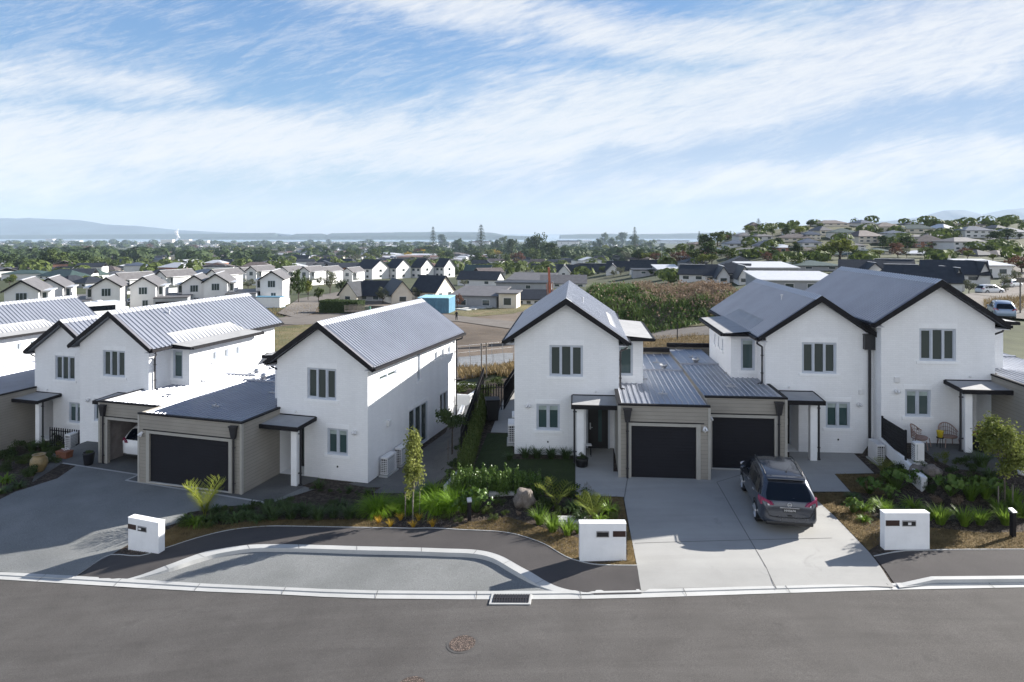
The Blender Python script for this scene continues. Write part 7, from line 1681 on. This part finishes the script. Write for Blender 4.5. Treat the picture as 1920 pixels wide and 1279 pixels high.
big = [(-12,474,509,60,'dark'),(28,473,508,50,'dark'),(52,480,508,34,'green'),(85,470,510,50,'dark'),(105,466,510,56,'green'),(125,474,509,40,'green'),(148,471,508,44,'dark'),(165,480,508,34,'dark'),(185,482,510,44,'green'),(203,484,510,34,'green'),(222,490,508,22,'green'),(57,544,572,30,'lime'),(200,546,571,26,'lime'),(232,552,570,26,'dbush'),(372,524,563,40,'green'),(262,508,530,28,'lime'),(150,519,532,34,'lime'),(110,514,530,24,'green'),(175,516,530,26,'green'),(560,503,569,34,'dark'),(578,525,565,22,'lime'),(597,536,567,24,'green'),(537,534,563,24,'dark'),(619,507,552,32,'olive'),(640,524,553,26,'dark'),(434,507,526,24,'lime'),(466,521,541,30,'olive'),(352,512,524,22,'green'),(335,505,520,22,'green'),(718,538,572,32,'olive'),(780,538,562,24,'olive'),(858,552,583,22,'russet'),(936,514,532,20,'olive'),(871,524,538,20,'olive'),(986,497,512,22,'lime'),(1015,501,516,24,'lime'),(1100,498,516,24,'lime'),(1164,500,516,24,'olive'),(1215,492,502,16,'lime'),(1389,514,532,18,'olive'),(1817,523,552,27,'olive'),(1882,510,540,24,'olive'),(1905,503,533,26,'olive'),(1886,530,550,20,'olive'),(792,468,486,28,'yellow'),(765,471,488,20,'yellow'),(926,468,486,30,'yellow'),(843,468,492,20,'dark'),(800,478,492,16,'green'),(830,476,496,18,'green'),(893,472,500,34,'dark'),(925,474,500,26,'dark'),(948,473,500,24,'green'),(970,470,502,30,'russet'),(905,478,502,22,'green'),(1010,436,492,38,'dark'),(1030,452,494,44,'dark'),(993,444,488,34,'dark'),(960,446,486,32,'dark'),(1000,464,496,30,'green'),(1038,464,500,30,'dark'),(1060,460,490,26,'green'),(828,438,464,22,'dark'),(944,439,470,22,'green'),(930,448,478,28,'dark'),(860,446,476,30,'dark'),(880,456,484,28,'dark'),(1132,432,462,20,'green'),(1168,434,462,24,'dark'),(1150,442,468,26,'green'),(1120,446,474,22,'dark'),(1190,440,466,22,'dark'),(1220,448,472,26,'green'),(1185,467,484,34,'yellow'),(1195,472,490,30,'olive'),(1230,474,494,24,'russet'),(1275,470,498,46,'russet'),(1305,464,496,44,'green'),(1330,452,492,50,'dark'),(1345,430,464,42,'green'),(1320,438,470,34,'dark'),(1365,462,494,42,'green'),(1318,476,502,34,'lime'),(1335,474,498,30,'lime'),(1405,420,440,30,'lime'),(1450,468,494,34,'dark'),(1440,472,496,26,'russet'),(1495,474,504,32,'green'),(1575,448,488,80,'lime'),(1545,456,488,44,'lime'),(1555,470,490,24,'green'),(1640,466,486,34,'lime'),(1683,464,486,28,'russet'),(1735,463,486,32,'green'),(1775,466,488,38,'lime'),(1815,470,488,26,'lime'),(1700,466,486,20,'olive'),(1862,478,492,20,'lime'),(1915,478,512,50,'russet'),(1925,484,512,40,'green'),(1790,472,488,24,'green'),(1655,440,470,24,'dark'),(1600,462,482,24,'dark'),(1490,456,478,30,'dark'),(1700,440,466,44,'dark'),(1780,430,450,26,'dark'),(1740,428,446,26,'green'),(1475,418,446,26,'dark'),(1448,422,444,20,'green'),(1500,420,444,22,'lime'),(1520,410,424,22,'dark'),(1535,414,430,20,'green'),(1740,408,428,20,'green'),(1890,428,452,44,'dark'),(1870,432,456,36,'dark'),(1460,444,462,24,'dark'),(1400,452,470,24,'green'),(1760,444,462,24,'olive'),(1590,424,440,20,'dark'),(1650,424,440,18,'green'),(1680,454,474,26,'russet')]
for b_ in big: FT(*b_)
for i in range(130):      # trees dotted over the middle ground
    u = Q.uniform(-30, 1320); v = 462+Q.random()**1.1*32
    if u < 480 and v > 487: v = Q.uniform(462, 484)
    s_ = (v-447)*.42+4; FT(u, v-s_*Q.uniform(.7, 1.2), v, s_*Q.uniform(1.0, 1.5), Q.choice(['green', 'dark', 'dark', 'green', 'olive', 'lime', 'russet', 'green', 'lime']))
for i in range(46):       # between the rows of white houses
    u = Q.uniform(10, 640); v = Q.uniform(522, 552) if u > 60 else Q.uniform(520, 540); s_ = Q.uniform(9, 17); FT(u, v-s_*Q.uniform(.9, 1.3), v, s_*Q.uniform(1.0, 1.4), Q.choice(['green', 'lime', 'green', 'dark', 'olive', 'lime']))
for i in range(26):       # round the black roofs
    u = Q.uniform(860, 1420); v = Q.uniform(503, 528); s_ = Q.uniform(8, 14); FT(u, v-s_, v, s_*Q.uniform(1.0, 1.4), Q.choice(['green', 'lime', 'olive', 'dark']))
for i in range(40):       # and over the hill
    u = Q.uniform(1340, 1930); v = Q.uniform(428, 486); s_ = (v-418)*.2+4; FT(u, v-s_*Q.uniform(.7, 1.1), v, s_*Q.uniform(1.1, 1.7), Q.choice(['green', 'dark', 'olive', 'olive', 'lime', 'russet', 'green', 'lime']))
def tz(u, v):
    if u > 1330: return 'on the hill crest' if v < 440 else ('on the hill slope' if v < 470 else 'at the hill foot')
    if v > 520: return 'between the white houses'
    if u < 240 and v > 500: return 'in the dark belt at far left'
    sd_ = 'left' if u < 420 else ('left of centre' if u < 800 else 'right of centre')
    return ('far out on the %s plain' if v < 470 else 'beyond the rooftops, %s') % sd_
cnt = {}; TN = {'green': 'mid-green', 'dark': 'dark green', 'olive': 'grey-green', 'yellow': 'golden autumn', 'lime': 'yellow-green', 'russet': 'russet', 'bush': 'green', 'dbush': 'dark'}
for (u, vt, vb, w, k, l) in sorted(TD):
    if vb < 440 and u < 1300: continue
    x, y, z = G(u, vb); z = TZ(x, y)
    hh = (vb-vt)/F*y; ww = w/F*y; key = (k, tz(u, vb)); cnt[key] = cnt.get(key, 0)+1
    if not l: l = '%s tree %s, %s from left' % (TN[k], tz(u, vb), ordn(cnt[key]-1))
    if k == 'norfolk': ww *= 1.6
    o = place(Q.choice(KND[k]), x, y, z-.02*hh, Q.uniform(0, 6.28), (ww, ww, hh), l, 'trees of the town')
# woods that read as one mass
def wood(name, n, fn, lm, leaf, seed):
    q = random.Random(seed); g = MB()
    for i in range(n):
        x, y, h_, r_ = fn(q); z = TZ(x, y)
        for k in range(46):
            d = Vector((q.gauss(0, 1), q.gauss(0, 1), q.gauss(0, 1))).normalized(); p = Vector((x+d.x*r_, y+d.y*r_, z+h_*.55+d.z*h_*.45)); leafcard(g, p, d+Vector((0, 0, .3)), leaf*r_*q.uniform(.7, 1.2), q, .8)
    o = g.build(name, M[lm]); tag(o, kind='stuff')
def f1(q):
    while True:
        y = 700*(6.5**q.random()); a = q.uniform(-.86, .22)
        if noise.noise(Vector((a*y/300, y/260, 9))) > -.05: return a*y, y, q.uniform(7, 15)*(1+y/5000), q.uniform(6, 12)*(1+y/4000)
wood('distant_woods', 560, f1, 'leafdark', .75, 3)
def f2(q):
    y = q.uniform(320, 760); a = q.uniform(-.84, .14); return a*y, y, q.uniform(4, 9), q.uniform(3, 6)
wood('distant_woods', 170, f2, 'leaf', .7, 4)
def f3(q):
    y = q.uniform(190, 420); a = q.uniform(.22, .9); return a*y, y, q.uniform(2, 5), q.uniform(2, 4.5)
wood('hillside_scrub', 130, f3, 'leaf', .6, 5)
# ================================================================== VACANT LAND, MOUND AND WHAT STANDS THERE
mx0, mx1, my0, my1 = 7.6, 35, 80, 112
def mh_(x, y):
    u = (x-mx0)/(mx1-mx0); v = (y-my0)/(my1-my0); 
    if not (0 < u < 1 and 0 < v < 1): return 0
    return (5.7-2.9*u)*sstep(-.05, .16, u)*(1-sstep(.72, 1, u))*sstep(0, .40, v)*(1-sstep(.75, 1, v))*(1+.28*noise.noise(Vector((x*.16, y*.16, 2)))+.12*noise.noise(Vector((x*.5, y*.5, 7))))
g = MB(); n = 44; vs = []; fs = []
for j in range(n+1):
    for i in range(n+1):
        x, y = lerp(mx0, mx1, i/n), lerp(my0, my1, j/n); vs.append((x, y, TZ(x, y)+mh_(x, y)-.1+(.4 if mh_(x, y) > 0 else 0)*0))
for j in range(n):
    for i in range(n): a = j*(n+1)+i; fs.append((a, a+1, a+n+2, a+n+1))
g.add(vs, fs, True); o = g.build('earth_mound', M['earth']); tag(o, kind='structure')
gG, gB = MB(), MB(); q = random.Random(8)
for i in range(15000):
    x, y = q.uniform(mx0, mx1), q.uniform(my0, my0+22); h_ = mh_(x, y)
    if h_ < .15 and q.random() < .75: continue
    z = TZ(x, y)+h_; t = (x-mx0)/(mx1-mx0)-.04+.10*q.uniform(-1, 1)+.40*noise.noise(Vector((x*.12, h_*.35, 5)))+.10*noise.noise(Vector((x*.6, h_, 1)))
    m = gG if t < .42 or (h_ < 2.6 and t < .72) else gB
    if m is gG:
        big_ = .45+.9*max(0, .35+noise.noise(Vector((x*.35, y*.35, 6))))
        for k in range(2): blade(m, x+q.uniform(-.5, .5), y+q.uniform(-.5, .5), z-.1, q.uniform(0, 6.28), big_*q.uniform(.4, 1.2), .13*q.uniform(.6, 1.4), .9, 2, up0=q.uniform(.05, .9))
        if q.random() < .12: leafcard(gB if q.random() < .5 else m, (x+q.uniform(-.5, .5), y+q.uniform(-.5, .5), z+q.uniform(.1, .8)), (q.uniform(-1, 1), q.uniform(-1, 1), q.uniform(-.3, 1)), q.uniform(.2, .45), q, .7)
    else:
        for k in range(3): leafcard(m, (x+q.uniform(-.3, .3), y+q.uniform(-.3, .3), z+q.uniform(.0, 1.2)*(.5+.9*abs(noise.noise(Vector((x*.5, y*.5, 3)))))), (q.uniform(-1, 1), q.uniform(-1, 1), q.uniform(-.3, 1)), q.uniform(.10, .34), q, .6)
tag(gG.build('green_weeds', M['weed']), kind='stuff'); tag(gB.build('dry_weeds', M['dryleaf']), kind='stuff')
g = MB(); q = random.Random(12)
scatter(gp((500,712),(500,610),(560,585),(760,560),(860,545),(960,580),(1340,590),(1345,650),(1100,712),(1000,712),(880,712)), 5200, lambda x, y, z, q_: [blade(g, x+q_.uniform(-.4, .4), y+q_.uniform(-.4, .4), z, q_.uniform(0, 6.28), .28*q_.uniform(.4, 1.1), .05, .9, 2, up0=q_.uniform(.05, .9)) for _ in range(3)] if noise.noise(Vector((x*.22, y*.12, 3))) > .05 else None, 49, gz)
FGP = [gp((500,672),(500,617),(640,604),(700,596),(705,606),(560,628),(515,672)), gp((830,590),(845,575),(1000,562),(1010,580),(960,592),(880,598)), gp((1195,598),(1340,596),(1345,612),(1210,614)), gp((1200,633),(1340,633),(1340,655),(1200,655)), gp((500,580),(560,572),(680,572),(690,588),(600,592),(500,596)), gp((860,712),(860,690),(925,692),(965,682),(965,712)), gp((1845,585),(1845,568),(1925,560),(1990,560),(1990,592))]
for i, (pl_, n_, h_) in enumerate(zip(FGP, (2600, 1600, 900, 2200, 2200, 2000, 2600), (.35, .4, .4, .5, .5, .8, 1.1))):
    scatter(pl_, n_, lambda x, y, z, q_: blade(g, x, y, z, q_.uniform(0, 6.28), h_*q_.uniform(.4, 1.1), .05+.03*(i > 3), .9, 2, up0=q_.uniform(.05, .6)), 50+i, gz)
tag(g.build('field_weeds', M['drystalk']), kind='stuff')
def obj_at(u, v): x, y, z = G(u, v); return (x, y, gz(x, y))
# container
x, y, z = obj_at(812, 591); e = empty('shipping_container', (x, y, z), -.12, 'sky blue shipping container behind the left-centre roof', 'container')
w = 58/F*y*1.0; g = MB()
prof = []; L1, D1, Hc = w*.62, 6.0, 3.0
def corr(g, a, b, n, h, nrm, z0=0):
    a, b, nrm = Vector(a), Vector(b), Vector(nrm); pts = []
    for i in range(n):
        for f, o_ in ((0, 0), (.25, 0), (.4, -.09), (.75, -.09), (.9, 0)): pts.append(a+(b-a)*((i+f)/n)+nrm*o_)
    pts.append(b); k = len(pts); g.add([(p.x, p.y, z0) for p in pts]+[(p.x, p.y, h) for p in pts], [(i, i+1, k+i+1, k+i) for i in range(k-1)])
corr(g, (-w/2, 0, 0), (w/2*.05, 0, 0), 10, Hc-.1, (0, -1, 0)); corr(g, (w*.03, -.0, 0), (w/2, .25, 0), 9, Hc-.1, (.1, -1, 0))
g.box(-w/2-.06, w/2+.06, .3, 6, -1, Hc-.12); g.build('side', M['contblue'], e)
g = MB(); g.box(-w/2-.08, w/2+.08, -.08, 6.05, Hc-.1, Hc); g.build('roof', mat('container_top', (.30, .55, .68), .6), e)
g = MB(); g.box(-w/2-.08, -w/2+.06, -.1, .04, -1, Hc-.11); g.build('corner_post', M['contblue'], e); g = MB(); g.box(w*.02-.06, w*.02+.08, -.12, .02, -1, Hc-.11); g.build('corner_post', M['contblue'], e)
# site hut
x, y, z = obj_at(492, 578); e = empty('site_hut', (x, y, z), -.1, 'white site hut with blue trim right of the long lit roof', 'hut'); w = 68/F*y
g = MB(); g.box(-w/2, w/2, 0, 2.6, .1, 2.15); g.build('wall', M['framew'], e); g = MB(); g.box(-w/2-.05, w/2+.05, -.05, 2.65, 2.151, 2.3); g.build('roof_trim', M['contblue'], e); g = MB(); g.box(-w/2-.05, w/2+.05, -.05, 2.65, -.2, .099); g.build('skirt', M['contblue'], e)
# motorhome
y = 96; p = P(195, 566, y); z = TZ(p[0], y)+.1; hz_ = p[2]-z; e = empty('motorhome', (p[0]-1.3, y, z), -.75, 'white motorhome parked beyond the lit grey roof at left', 'motorhome')
g = MB(); g.bbox(-1.1, 1.1, -3, 3, .5, hz_, .15); g.build('body', M['paintwhite'], e); g = MB(); g.box(-.95, .95, -3.03, -3.001, 1.3, hz_-.35); g.build('rear_window', M['carglass'], e); g = MB(); g.box(1.101, 1.13, -2, 2.3, hz_-1.2, hz_-.5); g.build('side_window', M['carglass'], e); g = MB(); g.ball((0, .5, hz_+.05), (.45, .5, .18)); g.build('roof_dome', M['paintwhite'], e); g = MB(); g.bbox(-.9, .9, 2.9, 4.2, .5, hz_-.9, .2); g.build('cab', M['paintwhite'], e)
for sx_ in (-1, 1):
    for yy_ in (-1.8, 2.6): g = MB(); g.cyl((sx_*1.0, yy_, .42), (sx_*1.15, yy_, .42), .42, n=16); g.build('wheel', M['rubber'], e)
# excavator
y = 84; p = P(1035, 500, y); z = TZ(p[0], y); top = p[2]-z; e = empty('excavator', (p[0], y, z), 0, 'orange excavator with its boom raised above the middle house roof', 'excavator')
g = MB(); g.bbox(-1.3, 1.3, -.2, 3.0, 1.1, 2.3, .1); g.build('body', M['orange'], e); g = MB(); g.bbox(-1.25, -.25, -.4, 1.2, 2.301, 3.6, .1); g.build('cab', M['carglass'], e)
for sx_ in (-1, 1): g = MB(); g.bbox(sx_*1.0-.3, sx_*1.0+.3, -1.2, 3, -.1, 1.0, .2); g.build('track', M['black'], e)
g = MB(); g.prism([(-.34, -.2, 1.6), (.34, -.2, 1.6), (.34, .5, 1.6), (-.34, .5, 1.6)], [(-.75, -1.6, top*.72), (-.25, -1.6, top*.72), (-.25, -1.0, top*.78), (-.75, -1.0, top*.78)]); g.build('boom', M['orange'], e)
g = MB(); g.prism([(-.42, -1.95, top*.50), (-.10, -1.95, top*.50), (-.10, -1.65, top*.50), (-.42, -1.65, top*.50)], [(-.62, -2.1, top), (-.38, -2.1, top), (-.38, -1.7, top), (-.62, -1.7, top)]); g.build('dipper_arm', M['orange'], e)
for sx_ in (-.3, .3): g = MB(); g.tube([(sx_, -.45, 2.2), (sx_-.35, -2.0, top*.82)], .09, 8); g.build('ram', M['steel'], e)
g = MB(); g.prism([(-.35, -2.3, top*.50), (.35, -2.3, top*.50), (.35, -1.7, top*.5), (-.35, -1.7, top*.5)], [(-.3, -1.9, top*.6), (.3, -1.9, top*.6), (.3, -1.4, top*.6), (-.3, -1.4, top*.6)]); g.build('bucket', M['black'], e)
# trailer with mesh sides, bins
x, y, z = obj_at(668, 592); e = empty('cage_trailer', (x, y, z), -.25, 'grey cage trailer parked before the clipped dark hedge', 'trailer'); w = 3.8
g = MB(); g.box(-w/2, w/2, -.9, .9, .55, .7); g.build('bed', M['timber'], e)
g = MB()
for i in range(16): xx = -w/2+w*i/15; g.box(xx-.03, xx+.03, -.92, -.88, .7, 1.75); g.box(xx-.03, xx+.03, .88, .92, .7, 1.75)
for zz in (.75, 1.2, 1.7): g.box(-w/2, w/2, -.94, -.90, zz, zz+.07); g.box(-w/2, w/2, .90, .94, zz, zz+.07)
g.build('cage', M['timber'], e)
for sy_ in (-1, 1): g = MB(); g.cyl((.2, sy_*.95, .34), (.2, sy_*1.1, .34), .34, n=14); g.build('wheel', M['rubber'], e)
x, y, z = obj_at(706, 588); e = empty('timber_crate', (x, y, z), -.2, 'weathered timber crate right of the cage trailer', 'crate'); g = MB()
for i in range(14): g.box(-1.5+i*.215, -1.5+i*.215+.18, -.04, .04, .1, 1.3)
g.box(-1.5, 1.5, .05, 1.4, .1, 1.25); g.build('sides', M['timber'], e)
x, y, z = obj_at(690, 590); e = empty('utility_box', (x, y, z), -.2, 'green utility box between the trailer and the timber crate', 'utility box'); g = MB(); g.bbox(-.5, .5, -.3, .3, 0, 1.3, .04); g.build('cabinet', mat('utility_green', (.02, .10, .07), .6), e)
# clipped hedge
x, y, z = obj_at(634, 590); g = MB(); q = random.Random(4); w, d, h = 80/F*y, 3.0, 2.3
for i in range(5200):
    f = q.choice((0, 0, 1, 2, 2, 3)); p = {0: (q.uniform(-w/2, w/2), 0, q.uniform(0, h)), 1: (w/2, q.uniform(0, d), q.uniform(0, h)), 2: (q.uniform(-w/2, w/2), q.uniform(0, d), h), 3: (-w/2, q.uniform(0, d), q.uniform(0, h))}[f]; nn = {0: (0, -1, .2), 1: (1, 0, .2), 2: (0, 0, 1), 3: (-1, 0, .2)}[f]
    leafcard(g, (p[0]+q.uniform(-.08, .08), p[1]+q.uniform(-.08, .08), p[2]+q.uniform(-.06, .08)), Vector(nn)+Vector((q.uniform(-.7, .7), q.uniform(-.7, .7), q.uniform(-.7, .7))), .22, q, .7)
g.box(-w/2+.1, w/2-.1, .1, d-.1, 0, h-.1); o = g.build('clipped_hedge', M['leafdark'], None, None, (x, y, z)); o.rotation_euler.z = -.25; tag(o, 'long clipped dark hedge behind the cage trailer', 'hedge')
# person on the vacant land
def person(label, x, y, z, rz):
    e = empty('person', (x, y, z), rz, label, 'person')
    bm = bmesh.new(); J = {'pel': (0, 0, .95, .14), 'che': (0, 0, 1.32, .16), 'nek': (0, 0, 1.5, .06), 'hed': (0, .01, 1.66, .095), 'shl': (-.19, 0, 1.42, .07), 'ell': (-.26, .0, 1.14, .045), 'hal': (-.2, .12, .92, .035), 'shr': (.19, 0, 1.42, .07), 'elr': (.27, .02, 1.14, .045), 'har': (.2, .14, .95, .035), 'kl': (-.11, .02, .5, .075), 'fl': (-.12, 0, .06, .05), 'tl': (-.13, .14, .04, .04), 'kr': (.11, .02, .5, .075), 'fr': (.13, 0, .06, .05), 'tr': (.15, .14, .04, .04), 'hl': (-.1, 0, .88, .1), 'hr': (.1, 0, .88, .1)}
    ed = [('pel', 'che'), ('che', 'nek'), ('nek', 'hed'), ('che', 'shl'), ('shl', 'ell'), ('ell', 'hal'), ('che', 'shr'), ('shr', 'elr'), ('elr', 'har'), ('pel', 'hl'), ('hl', 'kl'), ('kl', 'fl'), ('fl', 'tl'), ('pel', 'hr'), ('hr', 'kr'), ('kr', 'fr'), ('fr', 'tr')]
    ks = list(J); vs = {k: bm.verts.new(J[k][:3]) for k in ks}
    for a, b in ed: bm.edges.new((vs[a], vs[b]))
    me = bpy.data.meshes.new('body'); bm.to_mesh(me); bm.free(); o = bpy.data.objects.new('body', me); C.objects.link(o); o.parent = e; me.materials.append(M['cloth'])
    m1 = o.modifiers.new('skin', 'SKIN')
    for i, k in enumerate(ks): me.skin_vertices[0].data[i].radius = (J[k][3],)*2 if me.skin_vertices else (.1, .1)
    me.skin_vertices[0].data[0].use_root = True; o.modifiers.new('sub', 'SUBSURF').render_levels = 1
    g = MB(); g.ball((0, .03, 1.66), (.085, .09, .11)); g.build('face', M['skin'], e); g = MB(); g.ball((0, -.01, 1.70), (.098, .105, .10)); g.build('hair', M['black'], e)
x, y, z = obj_at(856, 604)
try: person('person in dark clothing standing on the track beyond the left-centre roof', x, y, z, 2.9)
except Exception as ex: print('person', ex)
# far cars
def cat_(label, u, v, rz, pm, nm='parked_car'):
    x, y, z = obj_at(u, v); car(nm, label, x, y, z, rz, M[pm], simple=True, group='cars parked in the distance')
cat_('white SUV parked side-on by the black-roofed cottages', 1856, 551, radians(-80), 'paintwhite'); cat_('pale blue four-wheel drive with a spare wheel seen from behind at right', 1877, 597, radians(-27), 'paintblue')
cat_('white car half hidden by the olive tree at the right edge', 1898, 538, radians(-60), 'paintwhite')
cat_('silver car in the gap beside the far-left garages', 258, 571, radians(-75), 'paintsilver')
x, y, z = obj_at(1913, 592); e = empty('timber_post', (x, y, z), 0, 'tall thin timber signpost at the right edge', 'post'); g = MB(); g.cyl((0, 0, 0), (0, 0, 3.6), .07, n=8); g.build('post', M['timber'], e); g = MB(); g.box(-.4, .4, -.05, .05, 3.2, 3.7); g.build('board', M['timber'], e)
for i, (u, v, h, l) in enumerate([(1241, 498, 8, 'street lamp pole behind the weedy mound'), (1589, 487, 8, 'street lamp pole in front of the big lime-green tree'), (292, 568, 6, 'white pole in front of the double garages'), (149, 508, 10, 'pale lamp pole before the dark tree belt'), (1270, 640, 1.8, 'dark fence post beside the gravel track')]):
    x, y, z = obj_at(u, v); e = empty('lamp_pole' if i < 4 else 'fence_post', (x, y, z), 0, l, 'pole'); g = MB(); g.cyl((0, 0, 0), (0, 0, h), .09 if i < 4 else .05, .05, 8); g.build('pole', M['steel'] if i < 4 else M['dark'], e)
    if i < 4: g = MB(); g.bbox(-.1, 1.1, -.12, .12, h, h+.12, .03); g.build('lamp_head', M['steel'], e)
# temporary fence on the vacant land and the braced survey posts
for i, (a, b, l) in enumerate([((858, 675), (962, 663), 'thin wire fence crossing the bare earth between the houses'), ((860, 700), (965, 690), 'nearer wire fence behind the planter')]):
    p, q_ = G(*a)[:2], G(*b)[:2]; fence('wire_fence', l, p, q_, 1.5, M['steel'], 5, False, gz, 'fence', .04)
for i, (u, l) in enumerate(((903, 'left one of two pale timber stakes on the vacant land'), (912, 'right one of two pale timber stakes on the vacant land'))):
    x, y, z = obj_at(u, 703); g = MB(); g.cyl((0, 0, -.2), (0, 0, 2.3), .05, n=7); o = g.build('timber_stake', M['timber'], None, None, (x, y, z)); tag(o, l, 'stake')
# stacked sleepers and stones on the lot
for i in range(4):
    x, y, z = obj_at(868+i*14, 585-i*1.5); g = MB(); g.box(-.7, .7, -1.6, 1.6, .1, .35); o = g.build('concrete_slab', M['kerb'], None, None, (x, y, z), .9+i*.1); tag(o, 'pale concrete slab lying on the vacant land, %s from the left' % W10[i], 'slab', 'concrete slabs on the vacant land')

# prototypes nobody used
for k_, (r_, used_) in USED.items():
    if not used_:
        for c_ in list(r_.children): bpy.data.objects.remove(c_)
        bpy.data.objects.remove(r_)
bpy.data.collections.remove(PROTO)
